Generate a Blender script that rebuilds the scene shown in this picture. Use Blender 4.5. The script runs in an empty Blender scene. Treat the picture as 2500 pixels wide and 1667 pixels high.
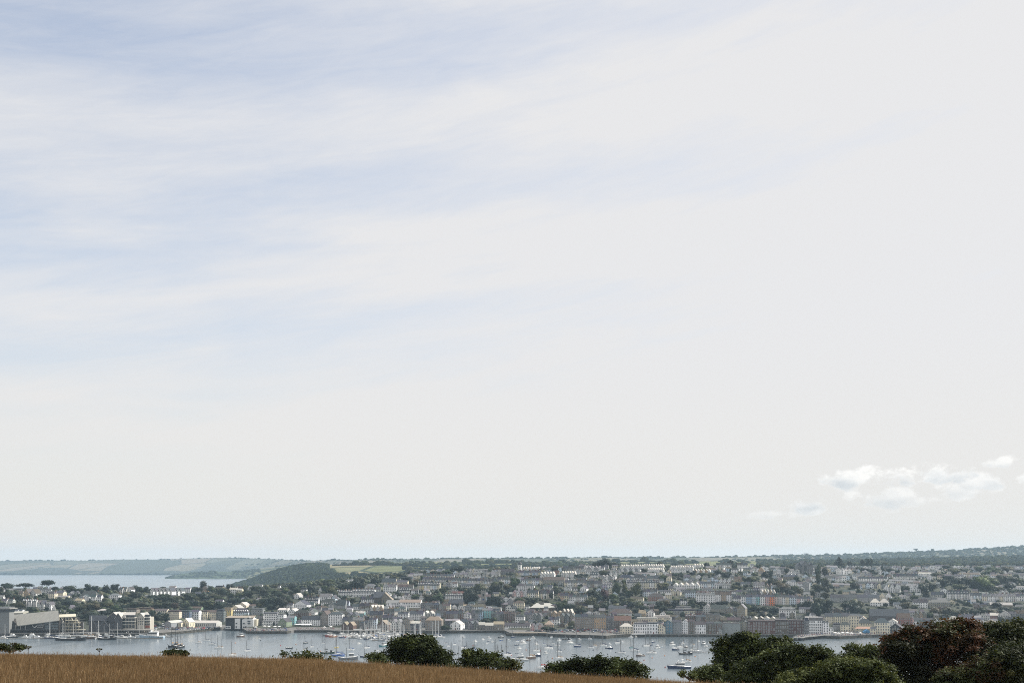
import bpy, math, random
import numpy as np

# ------------------------------------------------------------------ camera
F = 2639.0          # focal length in pixels of the 2500 px wide picture
U0, Y0 = 1250.0, 1376.0   # optical axis column, horizon row
H = 80.0            # eye height above the water
sc = bpy.context.scene
col = sc.collection
cam_d = bpy.data.cameras.new('camera')
cam_d.sensor_width = 36.0
cam_d.lens = F / 2500.0 * 36.0
cam_d.shift_y = (Y0 - 833.5) / 2500.0
cam_d.clip_start = 0.5
cam_d.clip_end = 60000
cam = bpy.data.objects.new('camera', cam_d)
cam.location = (0, 0, H)
cam.rotation_euler = (math.radians(90), 0, 0)
col.objects.link(cam)
sc.camera = cam

# ------------------------------------------------------------------ sun, sky, exposure
SUN_AZ, SUN_EL = math.radians(72), math.radians(43)   # azimuth right of the view axis
sun_d = bpy.data.lights.new('sun', 'SUN')
sun_d.energy = 5.0
sun_d.angle = math.radians(0.6)
sun_d.color = (1.0, 0.945, 0.86)
sun = bpy.data.objects.new('sun', sun_d)
sun.rotation_euler = (math.radians(90) - SUN_EL, 0, math.pi - SUN_AZ)
sun.location = (300, 200, 400)
col.objects.link(sun)

sc.view_settings.view_transform = 'Standard'
sc.view_settings.look = 'None'
sc.view_settings.exposure = 0.22
sc.view_settings.gamma = 1.0
sc.view_settings.use_curve_mapping = False
SKY_STRENGTH = 0.15

w = bpy.data.worlds.new('World')
sc.world = w
w.use_nodes = True
nt = w.node_tree
nt.nodes.clear()


class NG:
    """small helper for wiring math nodes"""
    def __init__(s, tree):
        s.t = tree

    def n(s, typ, **kw):
        nd = s.t.nodes.new(typ)
        for k, v in kw.items():
            setattr(nd, k, v)
        return nd

    def l(s, a, b):
        s.t.links.new(a, b)

    def m(s, op, a, b=None, c=None, clamp=False):
        nd = s.t.nodes.new('ShaderNodeMath')
        nd.operation = op
        nd.use_clamp = clamp
        for i, v in enumerate((a, b, c)):
            if v is None:
                continue
            if isinstance(v, (int, float)):
                nd.inputs[i].default_value = v
            else:
                s.t.links.new(v, nd.inputs[i])
        return nd.outputs[0]

    def ss(s, v, lo, hi, to0=0.0, to1=1.0):
        nd = s.t.nodes.new('ShaderNodeMapRange')
        nd.interpolation_type = 'SMOOTHSTEP'
        s.t.links.new(v, nd.inputs['Value'])
        nd.inputs['From Min'].default_value = lo
        nd.inputs['From Max'].default_value = hi
        nd.inputs['To Min'].default_value = to0
        nd.inputs['To Max'].default_value = to1
        return nd.outputs[0]

    def xyz(s, a, b, c):
        nd = s.t.nodes.new('ShaderNodeCombineXYZ')
        for i, v in enumerate((a, b, c)):
            if isinstance(v, (int, float)):
                nd.inputs[i].default_value = v
            else:
                s.t.links.new(v, nd.inputs[i])
        return nd.outputs[0]

    def noise(s, vec, scale, detail=4, rough=0.5, dist=0.0):
        nd = s.t.nodes.new('ShaderNodeTexNoise')
        nd.inputs['Scale'].default_value = scale
        nd.inputs['Detail'].default_value = detail
        nd.inputs['Roughness'].default_value = rough
        nd.inputs['Distortion'].default_value = dist
        if vec is not None:
            s.t.links.new(vec, nd.inputs['Vector'])
        return nd.outputs['Fac']

    def mix(s, f, a, b, blend='MIX'):
        nd = s.t.nodes.new('ShaderNodeMix')
        nd.data_type = 'RGBA'
        nd.blend_type = blend
        for key, v in ((0, f), (6, a), (7, b)):
            if isinstance(v, (int, float)):
                nd.inputs[key].default_value = v
            elif isinstance(v, tuple):
                nd.inputs[key].default_value = (*v, 1) if len(v) == 3 else v
            else:
                s.t.links.new(v, nd.inputs[key])
        return nd.outputs[2]


g = NG(nt)
tc = g.n('ShaderNodeTexCoord')
sep = g.n('ShaderNodeSeparateXYZ')
g.l(tc.outputs['Generated'], sep.inputs[0])
dx, dy, dz = sep.outputs
az = g.m('ARCTAN2', dx, dy)
el = g.m('ARCSINE', dz)
sky = g.n('ShaderNodeTexSky', sky_type='NISHITA')
sky.sun_disc = False
sky.sun_elevation = SUN_EL
sky.sun_rotation = SUN_AZ
sky.altitude = 80
sky.air_density = 1.0
sky.dust_density = 1.5
# thin cirrus veil: tilted, warped bands of ice cloud
p1 = g.xyz(g.m('MULTIPLY', az, 1.5), g.m('MULTIPLY', g.m('SUBTRACT', el, g.m('MULTIPLY', az, 0.10)), 6.0), 0.3)
warp = g.noise(p1, 1.5, 5, 0.55, 0.3)
p2 = g.xyz(g.m('MULTIPLY', az, 3.0), g.m('MULTIPLY', g.m('SUBTRACT', el, g.m('MULTIPLY', az, 0.16)), 22.0), 1.7)
fine = g.noise(p2, 1.6, 6, 0.6, 0.6)
elw = g.m('ADD', g.m('SUBTRACT', el, g.m('MULTIPLY', az, 0.07)), g.m('MULTIPLY', g.m('SUBTRACT', warp, 0.5), 0.20))
band = g.m('COSINE', g.m('MULTIPLY', g.m('SUBTRACT', elw, 0.268), 2 * math.pi / 0.118))
band01 = g.m('MULTIPLY_ADD', band, 0.5, 0.5)
p3 = g.xyz(g.m('MULTIPLY', az, 7.0), g.m('MULTIPLY', g.m('SUBTRACT', el, g.m('MULTIPLY', az, 0.22)), 34.0), 5.2)
rip = g.noise(p3, 2.2, 7, 0.68, 0.9)
# veil thickens towards the sun's side and towards the horizon
toward = g.m('MAXIMUM', g.ss(g.m('ADD', az, g.m('MULTIPLY', el, -0.55)), -0.75, 0.30), g.ss(az, -1.5, -0.85, 1.0, 0.0))  # second term whitens the unseen veil behind the camera, to brighten house fronts
low = g.ss(el, 0.10, 0.42, 1.0, 0.0)
base = g.m('ADD', g.m('MULTIPLY', toward, 0.44), g.m('MULTIPLY', low, 0.13))
amp = g.m('MULTIPLY', g.ss(el, 0.02, 0.13), g.m('SUBTRACT', 1.10, g.m('MULTIPLY', toward, 0.38)))
wisp = g.m('MULTIPLY', g.m('ADD', g.m('ADD', g.m('MULTIPLY', g.m('SUBTRACT', band01, 0.5), 0.24), g.m('MULTIPLY', g.m('SUBTRACT', rip, 0.5), 0.26)),
                           g.m('MULTIPLY', g.m('SUBTRACT', fine, 0.5), 0.52)), amp)
veil = g.m('ADD', g.m('ADD', base, 0.60), wisp, clamp=True)
veil = g.m('MINIMUM', veil, 0.985)
K = 1.0 / SKY_STRENGTH
white_hi = (0.700 * K, 0.697 * K, 0.702 * K)
c1 = g.mix(veil, sky.outputs[0], white_hi)
# pale warm-white band of thick air just above the horizon
hz = g.ss(el, 0.0, 0.23, 0.85, 0.0)
c1 = g.mix(hz, c1, (0.722 * K, 0.698 * K, 0.655 * K))
# low cumulus far away, over the land to the right
pc = g.xyz(g.m('MULTIPLY', az, 1.0), g.m('MULTIPLY', el, 1.5), 4.1)
n1 = g.noise(pc, 34.0, 7, 0.62, 0.1)
pc2 = g.xyz(g.m('ADD', az, 0.004), g.m('ADD', g.m('MULTIPLY', el, 1.5), -0.007), 4.1)
n2 = g.noise(pc2, 34.0, 7, 0.62, 0.1)
dens = None
shade = None
for (cu, cv, ru, rv, k) in ((2105, 1178, 95, 26, 1.0), (2275, 1176, 82, 27, 1.0), (2165, 1222, 90, 24, 0.55), (2330, 1210, 90, 26, 0.55), (2400, 1196, 50, 22, 0.7), (2450, 1152, 36, 16, 0.7), (1960, 1240, 46, 18, 0.6), (2250, 1232, 70, 14, 0.4), (1890, 1258, 60, 14, 0.35), (2620, 1190, 110, 30, 0.9)):
    ca, ce = math.atan((cu - U0) / F), math.atan((Y0 - cv) / F)
    ra, re_ = ru * 1.2 / F, rv * 1.2 / F
    qx = g.m('DIVIDE', g.m('SUBTRACT', az, ca), ra)
    qy = g.m('DIVIDE', g.m('SUBTRACT', el, ce), re_)
    d2 = g.m('ADD', g.m('MULTIPLY', qx, qx), g.m('MULTIPLY', qy, qy))
    v = g.m('ADD', g.m('SUBTRACT', 0.9, d2), g.m('MULTIPLY', g.m('SUBTRACT', n1, 0.5), 4.2))
    d1 = g.m('MULTIPLY', g.ss(v, 0.1, 0.75), min(1.0, k * 1.25))
    sh = g.m('MULTIPLY', g.m('MULTIPLY', d1, g.ss(g.m('SUBTRACT', qy, g.m('MULTIPLY', g.m('SUBTRACT', n1, 0.5), 2.5)), -0.6, 0.25, 1.0, 0.0)), 1.0)
    dens = d1 if dens is None else g.m('MAXIMUM', dens, d1)
    shade = sh if shade is None else g.m('MAXIMUM', shade, sh)
edge = g.m('ADD', g.m('MULTIPLY', g.m('SUBTRACT', n2, n1), -2.2), g.m('SUBTRACT', 0.85, g.m('MULTIPLY', shade, 0.75)), clamp=True)
cloud_c = g.mix(edge, (0.575 * K, 0.605 * K, 0.625 * K), (0.90 * K, 0.885 * K, 0.855 * K))
c1 = g.mix(g.m('MULTIPLY', dens, 0.95), c1, cloud_c)
bg = g.n('ShaderNodeBackground')
g.l(c1, bg.inputs['Color'])
bg.inputs['Strength'].default_value = SKY_STRENGTH
wo = g.n('ShaderNodeOutputWorld')
g.l(bg.outputs[0], wo.inputs['Surface'])

sc.render.engine = 'CYCLES'
cy = sc.cycles
cy.max_bounces = 6
cy.diffuse_bounces = 2
cy.glossy_bounces = 2
cy.transmission_bounces = 2
cy.volume_bounces = 1
cy.use_adaptive_sampling = False
cy.transparent_max_bounces = 6
cy.caustics_reflective = False
cy.caustics_refractive = False
cy.use_denoising = False
cy.denoiser = 'OPENIMAGEDENOISE'
cy.denoising_input_passes = 'RGB_ALBEDO_NORMAL'
cy.denoising_prefilter = 'ACCURATE'
cy.filter_width = 1.0
cy.sample_clamp_indirect = 4.0
sc.render.film_transparent = False

rng = np.random.default_rng(7)
R = random.Random(11)


# ------------------------------------------------------------------ materials
def new_mat(name):
    m = bpy.data.materials.new(name)
    m.use_nodes = True
    t = m.node_tree
    t.nodes.clear()
    gg = NG(t)
    out = gg.n('ShaderNodeOutputMaterial')
    return m, gg, out


def pbr(name, c=(0.5, 0.5, 0.5), rough=0.7, spec=0.3, objcol=False, var=0.2, scale=0.5, metal=0.0, attr=None, stretch=(1, 1, 1), c2=None, randv=0.0, bump=0.0):
    """plain surface with procedural mottling; objcol takes the object's own colour"""
    m, gg, out = new_mat(name)
    b = gg.n('ShaderNodeBsdfPrincipled')
    b.inputs['Roughness'].default_value = rough
    b.inputs['Specular IOR Level'].default_value = spec
    b.inputs['Metallic'].default_value = metal
    tcx = gg.n('ShaderNodeTexCoord')
    mp = gg.n('ShaderNodeMapping')
    mp.inputs['Scale'].default_value = stretch
    gg.l(tcx.outputs['Object'], mp.inputs[0])
    oi = gg.n('ShaderNodeObjectInfo')
    loc = gg.n('ShaderNodeVectorMath', operation='ADD')
    gg.l(mp.outputs[0], loc.inputs[0])
    gg.l(oi.outputs['Location'], loc.inputs[1])
    nz = gg.noise(loc.outputs[0], scale, 5, 0.6)
    if attr:
        a = gg.n('ShaderNodeAttribute', attribute_name=attr)
        base = a.outputs['Color']
    elif objcol:
        base = oi.outputs['Color']
    else:
        rgb = gg.n('ShaderNodeRGB')
        rgb.outputs[0].default_value = (*c, 1)
        base = rgb.outputs[0]
        if c2:
            base = gg.mix(gg.ss(nz, 0.4, 0.62), (*c, 1), (*c2, 1))
    f = gg.m('MULTIPLY_ADD', nz, 2 * var, 1 - var)
    if randv:
        f = gg.m('MULTIPLY', f, gg.m('MULTIPLY_ADD', oi.outputs['Random'], 2 * randv, 1 - randv))
    vm = gg.n('ShaderNodeVectorMath', operation='SCALE')
    gg.l(base, vm.inputs[0])
    gg.l(f, vm.inputs['Scale'])
    gg.l(vm.outputs[0], b.inputs['Base Color'])
    if bump:
        bp = gg.n('ShaderNodeBump')
        bp.inputs['Strength'].default_value = bump
        gg.l(nz, bp.inputs['Height'])
        gg.l(bp.outputs[0], b.inputs['Normal'])
    gg.l(b.outputs[0], out.inputs[0])
    return m


def leaf_mat(name, objcol=False, attr=None, trans=0.25, var=0.45, scale=0.35, rough=0.55, spec=0.2, tcol=(1.25, 1.2, 0.55), isl=0.7):
    m, gg, out = new_mat(name)
    oi = gg.n('ShaderNodeObjectInfo')
    geo = gg.n('ShaderNodeNewGeometry')
    nz = gg.noise(geo.outputs['Position'], scale, 3, 0.6)
    if attr:
        base = gg.n('ShaderNodeAttribute', attribute_name=attr).outputs['Color']
    else:
        base = oi.outputs['Color']
    f = gg.m('MULTIPLY_ADD', nz, 2 * var, 1 - var)
    f = gg.m('MULTIPLY', f, gg.m('MULTIPLY_ADD', geo.outputs['Random Per Island'], isl, 1 - isl / 2))
    vm = gg.n('ShaderNodeVectorMath', operation='SCALE')
    gg.l(base, vm.inputs[0])
    gg.l(f, vm.inputs['Scale'])
    b = gg.n('ShaderNodeBsdfPrincipled')
    b.inputs['Roughness'].default_value = rough
    b.inputs['Specular IOR Level'].default_value = spec
    gg.l(vm.outputs[0], b.inputs['Base Color'])
    tr = gg.n('ShaderNodeBsdfTranslucent')
    c = gg.mix(1.0, vm.outputs[0], tcol, 'MULTIPLY')
    gg.l(c, tr.inputs['Color'])
    ms = gg.n('ShaderNodeMixShader')
    ms.inputs[0].default_value = trans
    gg.l(b.outputs[0], ms.inputs[1])
    gg.l(tr.outputs[0], ms.inputs[2])
    gg.l(ms.outputs[0], out.inputs[0])
    return m


M = {}
M['render'] = pbr('painted_render', objcol=True, rough=0.8, spec=0.2, var=0.14, scale=0.6, stretch=(1, 1, 0.35))
M['roof'] = pbr('roof_slate', objcol=True, rough=0.45, spec=0.3, var=0.25, scale=0.9, stretch=(0.5, 0.5, 2.0))
M['glass'] = pbr('window_glass', (0.03, 0.04, 0.05), rough=0.12, spec=0.6, var=0.3, randv=0.4)
M['frame'] = pbr('window_frame', (0.62, 0.62, 0.6), rough=0.6, var=0.1)
M['chimney'] = pbr('chimney_stack', objcol=True, rough=0.9, var=0.3, scale=2)
M['door'] = pbr('door_paint', objcol=True, rough=0.5, var=0.1)
M['hull'] = pbr('hull_paint', objcol=True, rough=0.25, spec=0.5, var=0.06)
M['deck'] = pbr('deck_white', (0.76, 0.76, 0.74), rough=0.45, var=0.12)
M['mast'] = pbr('mast_alloy', (0.21, 0.22, 0.23), objcol=False, rough=0.4, spec=0.5, var=0.1)
M['spar'] = pbr('spar_alloy', objcol=True, rough=0.4, spec=0.5, var=0.1)
M['timber'] = pbr('dark_timber', (0.030, 0.026, 0.023), rough=0.7, var=0.3, scale=1.5)
M['cloth'] = pbr('sail_cover_cloth', objcol=True, rough=0.9, var=0.15)
M['dark'] = pbr('dark_void', (0.02, 0.02, 0.022), rough=0.8, var=0.2)
M['concrete'] = pbr('concrete', (0.30, 0.29, 0.27), rough=0.9, var=0.3, scale=0.3)
M['seawall'] = pbr('seawall_stone', (0.045, 0.047, 0.040), rough=0.9, var=0.5, scale=0.35, c2=(0.085, 0.078, 0.066), stretch=(1, 1, 2))
M['leaf'] = leaf_mat('tree_leaves', trans=0.12)
M['leaf_near'] = leaf_mat('near_leaves', attr='tint', trans=0.22, var=0.55, scale=0.55, rough=0.6, spec=0.12, isl=0.35)
M['bark'] = pbr('bark', (0.05, 0.04, 0.03), rough=0.95, var=0.4, scale=3)
M['grass'] = leaf_mat('dry_grass', attr='tint', trans=0.30, var=0.30, scale=0.35, rough=0.8, spec=0.08, tcol=(1.05, 1.0, 0.85))
M['car'] = pbr('car_paint', objcol=True, rough=0.2, spec=0.6, var=0.03)
M['skin'] = pbr('clothing', attr='tint', rough=0.8, var=0.1)
M['white'] = pbr('white_paint', (0.75, 0.75, 0.73), rough=0.6, var=0.08)
M['paleroof'] = pbr('lead_grey_roof', (0.25, 0.245, 0.22), rough=0.6, spec=0.3, var=0.45, scale=0.5, stretch=(1, 0.25, 0.2))


# ------------------------------------------------------------------ mesh and object helpers
def at(u, y, D):
    """world point seen at picture column u, row y, at depth D"""
    return ((u - U0) / F * D, D, H - (y - Y0) / F * D)


class MB:
    def __init__(s):
        s.v, s.f, s.m = [], [], []

    def add(s, vs, fs, mi=0):
        o = len(s.v)
        s.v.extend(vs)
        s.f.extend([tuple(i + o for i in f) for f in fs])
        s.m.extend([mi] * len(fs))
        return s

    def box(s, x0, x1, y0, y1, z0, z1, mi=0):
        return s.add([(x0, y0, z0), (x1, y0, z0), (x1, y1, z0), (x0, y1, z0), (x0, y0, z1), (x1, y0, z1), (x1, y1, z1), (x0, y1, z1)],
                     [(0, 3, 2, 1), (4, 5, 6, 7), (0, 1, 5, 4), (1, 2, 6, 5), (2, 3, 7, 6), (3, 0, 4, 7)], mi)

    def extrude(s, pts, vec, mi=0):
        n = len(pts)
        vs = list(pts) + [(p[0] + vec[0], p[1] + vec[1], p[2] + vec[2]) for p in pts]
        fs = [tuple(range(n)), tuple(range(2 * n - 1, n - 1, -1))]
        fs += [(i, i + n, (i + 1) % n + n, (i + 1) % n) for i in range(n)]
        return s.add(vs, fs, mi)

    def tube(s, a, b, r0, r1=None, n=6, mi=0):
        r1 = r0 if r1 is None else r1
        a, b = np.array(a, float), np.array(b, float)
        d = b - a
        d /= (np.linalg.norm(d) + 1e-9)
        k = np.array((1, 0, 0)) if abs(d[0]) < 0.8 else np.array((0, 1, 0))
        e1 = np.cross(d, k)
        e1 /= np.linalg.norm(e1)
        e2 = np.cross(d, e1)
        vs = []
        for c, r in ((a, r0), (b, r1)):
            for i in range(n):
                t = 2 * math.pi * i / n
                vs.append(tuple(c + r * (math.cos(t) * e1 + math.sin(t) * e2)))
        fs = [(i, (i + 1) % n, (i + 1) % n + n, i + n) for i in range(n)]
        fs += [tuple(range(n - 1, -1, -1)), tuple(range(n, 2 * n))]
        return s.add(vs, fs, mi)

    def lathe(s, prof, n=12, c=(0, 0, 0), mi=0):
        vs, fs = [], []
        for r, z in prof:
            for i in range(n):
                t = 2 * math.pi * i / n
                vs.append((c[0] + r * math.cos(t), c[1] + r * math.sin(t), c[2] + z))
        for k in range(len(prof) - 1):
            for i in range(n):
                fs.append((k * n + i, k * n + (i + 1) % n, (k + 1) * n + (i + 1) % n, (k + 1) * n + i))
        fs.append(tuple(range(n - 1, -1, -1)))
        fs.append(tuple(range((len(prof) - 1) * n, len(prof) * n)))
        return s.add(vs, fs, mi)

    def mesh(s, name, mats):
        me = bpy.data.meshes.new(name)
        me.from_pydata(s.v, [], s.f)
        for m in (mats if isinstance(mats, (list, tuple)) else [mats]):
            me.materials.append(m)
        if any(s.m):
            me.polygons.foreach_set('material_index', s.m)
        return me

    def build(s, name, mats, parent=None, color=None):
        return link(name, s.mesh(name, mats), parent, color)


def link(name, data, parent=None, color=None, loc=None, rotz=None, scale=None):
    o = bpy.data.objects.new(name, data)
    col.objects.link(o)
    if parent is not None:
        o.parent = parent
    if color is not None:
        o.color = (*color[:3], 1)
    if loc is not None:
        o.location = loc
    if rotz is not None:
        o.rotation_euler = (0, 0, rotz)
    if scale is not None:
        o.scale = scale
    return o


def thing(name, label, cat, loc=(0, 0, 0), rotz=0, group=None):
    o = link(name, None, loc=loc, rotz=rotz)
    o.empty_display_size = 1
    return tag(o, label, cat, group)


def tag(o, label=None, cat=None, group=None, kind=None):
    if label:
        o['label'] = label
    if cat:
        o['category'] = cat
    if group:
        o['group'] = group
    if kind:
        o['kind'] = kind
    return o


def copy_tree(o, parent=None):
    c = o.copy()
    col.objects.link(c)
    if parent is not None:
        c.parent = parent
    for ch in list(o.children):
        copy_tree(ch, c)
    return c


def arr_mesh(name, verts, faces, mat, tint=None, smooth=False):
    """fast mesh from arrays; faces is (n,3) or (n,4); tint is a per-vertex colour"""
    verts = np.asarray(verts, np.float32)
    faces = np.asarray(faces, np.int32)
    k = faces.shape[1]
    me = bpy.data.meshes.new(name)
    me.vertices.add(len(verts))
    me.vertices.foreach_set('co', verts.ravel())
    me.loops.add(faces.size)
    me.loops.foreach_set('vertex_index', faces.ravel())
    me.polygons.add(len(faces))
    me.polygons.foreach_set('loop_start', np.arange(0, faces.size, k, dtype=np.int32))
    if smooth:
        me.polygons.foreach_set('use_smooth', np.ones(len(faces), bool))
    me.update(calc_edges=True)
    if tint is not None:
        a = me.color_attributes.new('tint', 'FLOAT_COLOR', 'POINT')
        rgba = np.ones((len(verts), 4), np.float32)
        rgba[:, :3] = tint
        a.data.foreach_set('color', rgba.ravel())
    me.materials.append(mat)
    return me


ONES = 'zeroth first second third fourth fifth sixth seventh eighth ninth tenth eleventh twelfth thirteenth fourteenth fifteenth sixteenth seventeenth eighteenth nineteenth'.split()
CARD = {2: 'twenty', 3: 'thirty', 4: 'forty', 5: 'fifty', 6: 'sixty', 7: 'seventy', 8: 'eighty', 9: 'ninety'}


def ordw(i):
    if i < 20:
        return ONES[i]
    t, o = divmod(i, 10)
    return CARD[t][:-1] + 'ieth' if o == 0 else CARD[t] + '-' + ONES[o]


def from_left(i, n):
    if i == 1:
        return 'leftmost'
    if i == n:
        return 'rightmost'
    return ordw(i) + ' from left'


def fit(*cands):
    """first wording that keeps to sixteen words"""
    for c in cands:
        if len(c.split()) <= 16:
            return c
    return cands[-1]


# ------------------------------------------------------------------ the lie of the land
WU = [-1500, 0, 200, 370, 400, 440, 540, 590, 605, 700, 715, 800, 830, 1100, 1230, 1245, 1330, 1350, 1480, 1500, 1540, 1800, 1950, 2050, 2130, 2200, 2500, 4000]
WY = [1556, 1551, 1551, 1551, 1549, 1546, 1536.5, 1537, 1546, 1546, 1543, 1543, 1546, 1545, 1544, 1551, 1552, 1554, 1558, 1556, 1554, 1554, 1554, 1559, 1555, 1553, 1556, 1560]
TU = [-1500, 0, 300, 500, 700, 850, 1000, 1200, 1500, 1800, 2100, 2500, 4000]
TK = {
    -1500: [(1320, 1500), (1400, 1470), (1500, 1450), (1600, 1443)],
    0: [(1300, 1508), (1370, 1480), (1460, 1455), (1560, 1443)],
    300: [(1310, 1510), (1410, 1480), (1500, 1455), (1600, 1443)],
    500: [(1410, 1508), (1490, 1480), (1590, 1455), (1700, 1441)],
    700: [(1360, 1515), (1480, 1478), (1640, 1447), (1800, 1430)],
    850: [(1350, 1515), (1450, 1478), (1600, 1440), (1800, 1413)],
    1000: [(1340, 1515), (1450, 1470), (1600, 1428), (1800, 1400)],
    1200: [(1330, 1515), (1450, 1465), (1600, 1420), (1800, 1390)],
    1500: [(1320, 1513), (1430, 1465), (1600, 1415), (1800, 1384)],
    1800: [(1320, 1513), (1430, 1465), (1600, 1415), (1850, 1386)],
    2100: [(1320, 1515), (1450, 1465), (1650, 1420), (2100, 1388)],
    2500: [(1330, 1515), (1450, 1475), (1650, 1435), (2200, 1386)],
    4000: [(1330, 1515), (1450, 1475), (1650, 1435), (2200, 1386)],
}


def profile(u):
    """(D, z) knots of the town hillside along column u, from the quay edge to behind the ridge"""
    d0 = H * F / (np.interp(u, WU, WY) - Y0)
    ks = [(d0, 3.0), (d0 + 26, 3.3)]
    for k in range(4):
        D = np.interp(u, TU, [TK[a][k][0] for a in TU])
        y = np.interp(u, TU, [TK[a][k][1] for a in TU])
        ks.append((D, H - (y - Y0) / F * D))
    D5, z5 = ks[-1]
    f = min(1.0, max(0.0, (u - 800) / 200.0))
    ks.append((D5 + 60, z5 - 1.5))
    ks.append((D5 + 300, z5 - 14 * f - (z5 - 8) * (1 - f)))
    ks.append((D5 + 700, (z5 - 30) * f - 4 * (1 - f)))
    return np.array(ks)


def ground_D(u, y):
    """depth at which the sight line through (u, y) meets the hillside"""
    ks = profile(u)[:6]
    ys = Y0 + (H - ks[:, 1]) * F / ks[:, 0]
    return float(np.interp(-y, -ys, ks[:, 0]))


def ground_z(x, Y):
    u = U0 + x * F / Y
    ks = profile(u)
    return float(np.interp(Y, ks[:, 0], ks[:, 1]))


def sheet(name, us, knots_fn, mat, sub=4, skirt=None, jitter=0.0):
    """height-field strip: one column of vertices per u, knots subdivided"""
    vs, cols = [], []
    for u in us:
        ks = knots_fn(u)
        pts = []
        if skirt is not None:
            pts.append((ks[0][0], skirt))
        for i in range(len(ks) - 1):
            for s in range(sub):
                t = s / sub
                pts.append((ks[i][0] * (1 - t) + ks[i + 1][0] * t, ks[i][1] * (1 - t) + ks[i + 1][1] * t))
        pts.append(tuple(ks[-1]))
        cols.append(len(pts))
        for D, z in pts:
            vs.append(((u - U0) / F * D, D, z))
    n = cols[0]
    fs = []
    for i in range(len(us) - 1):
        for j in range(n - 1):
            a = i * n + j
            fs.append((a, a + n, a + n + 1, a + 1))
    return arr_mesh(name, vs, fs, mat, smooth=False)


# town ground: gardens, lanes and rough grass
mt, gg, out = new_mat('town_ground')
geo = gg.n('ShaderNodeNewGeometry')
nz = gg.noise(geo.outputs['Position'], 0.06, 5, 0.65)
nz2 = gg.noise(geo.outputs['Position'], 0.25, 4, 0.6)
cA = gg.mix(gg.ss(nz, 0.42, 0.55), (0.018, 0.026, 0.014), (0.040, 0.045, 0.026))
cB = gg.mix(gg.ss(nz2, 0.55, 0.68), cA, (0.10, 0.097, 0.092))
sz = gg.n('ShaderNodeSeparateXYZ')
gg.l(geo.outputs['Position'], sz.inputs[0])
quay_c = gg.mix(gg.ss(nz2, 0.35, 0.65), (0.105, 0.103, 0.100), (0.165, 0.160, 0.150))
cB = gg.mix(gg.ss(sz.outputs[2], 3.9, 4.3), quay_c, cB)
b = gg.n('ShaderNodeBsdfPrincipled')
b.inputs['Roughness'].default_value = 0.95
gg.l(cB, b.inputs['Base Color'])
gg.l(b.outputs[0], out.inputs[0])
us = np.concatenate([np.linspace(-1500, -50, 30), np.arange(-40, 2541, 10), np.linspace(2560, 4000, 30)])
tag(link('hillside', sheet('hillside', us, profile, mt, sub=3, skirt=-4.0)), kind='structure')

# water
mw, gg, out = new_mat('harbour_water')
geo = gg.n('ShaderNodeNewGeometry')
mp = gg.n('ShaderNodeMapping')
mp.inputs['Scale'].default_value = (0.30, 0.11, 1)
gg.l(geo.outputs['Position'], mp.inputs[0])
r1 = gg.noise(mp.outputs[0], 1.0, 3, 0.6)
mp2 = gg.n('ShaderNodeMapping')
mp2.inputs['Scale'].default_value = (0.012, 0.0035, 1)
gg.l(geo.outputs['Position'], mp2.inputs[0])
r2 = gg.noise(mp2.outputs[0], 1.0, 4, 0.6, 0.5)
b = gg.n('ShaderNodeBsdfPrincipled')
b.inputs['Base Color'].default_value = (0.095, 0.125, 0.145, 1)
b.inputs['IOR'].default_value = 2.2
b.inputs['Specular IOR Level'].default_value = 0.5
gg.l(gg.ss(r2, 0.35, 0.65, 0.16, 0.26), b.inputs['Roughness'])
bp = gg.n('ShaderNodeBump')
bp.inputs['Distance'].default_value = 0.25
gg.l(gg.ss(r2, 0.35, 0.68, 0.06, 0.18), bp.inputs['Strength'])
gg.l(r1, bp.inputs['Height'])
gg.l(bp.outputs[0], b.inputs['Normal'])
gg.l(b.outputs[0], out.inputs[0])
mb = MB()
mb.add([(-9000, 350, 0), (9000, 350, 0), (9000, 9800, 0), (-9000, 9800, 0)], [(0, 1, 2, 3)])
tag(mb.build('water', mw), kind='structure')

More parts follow.
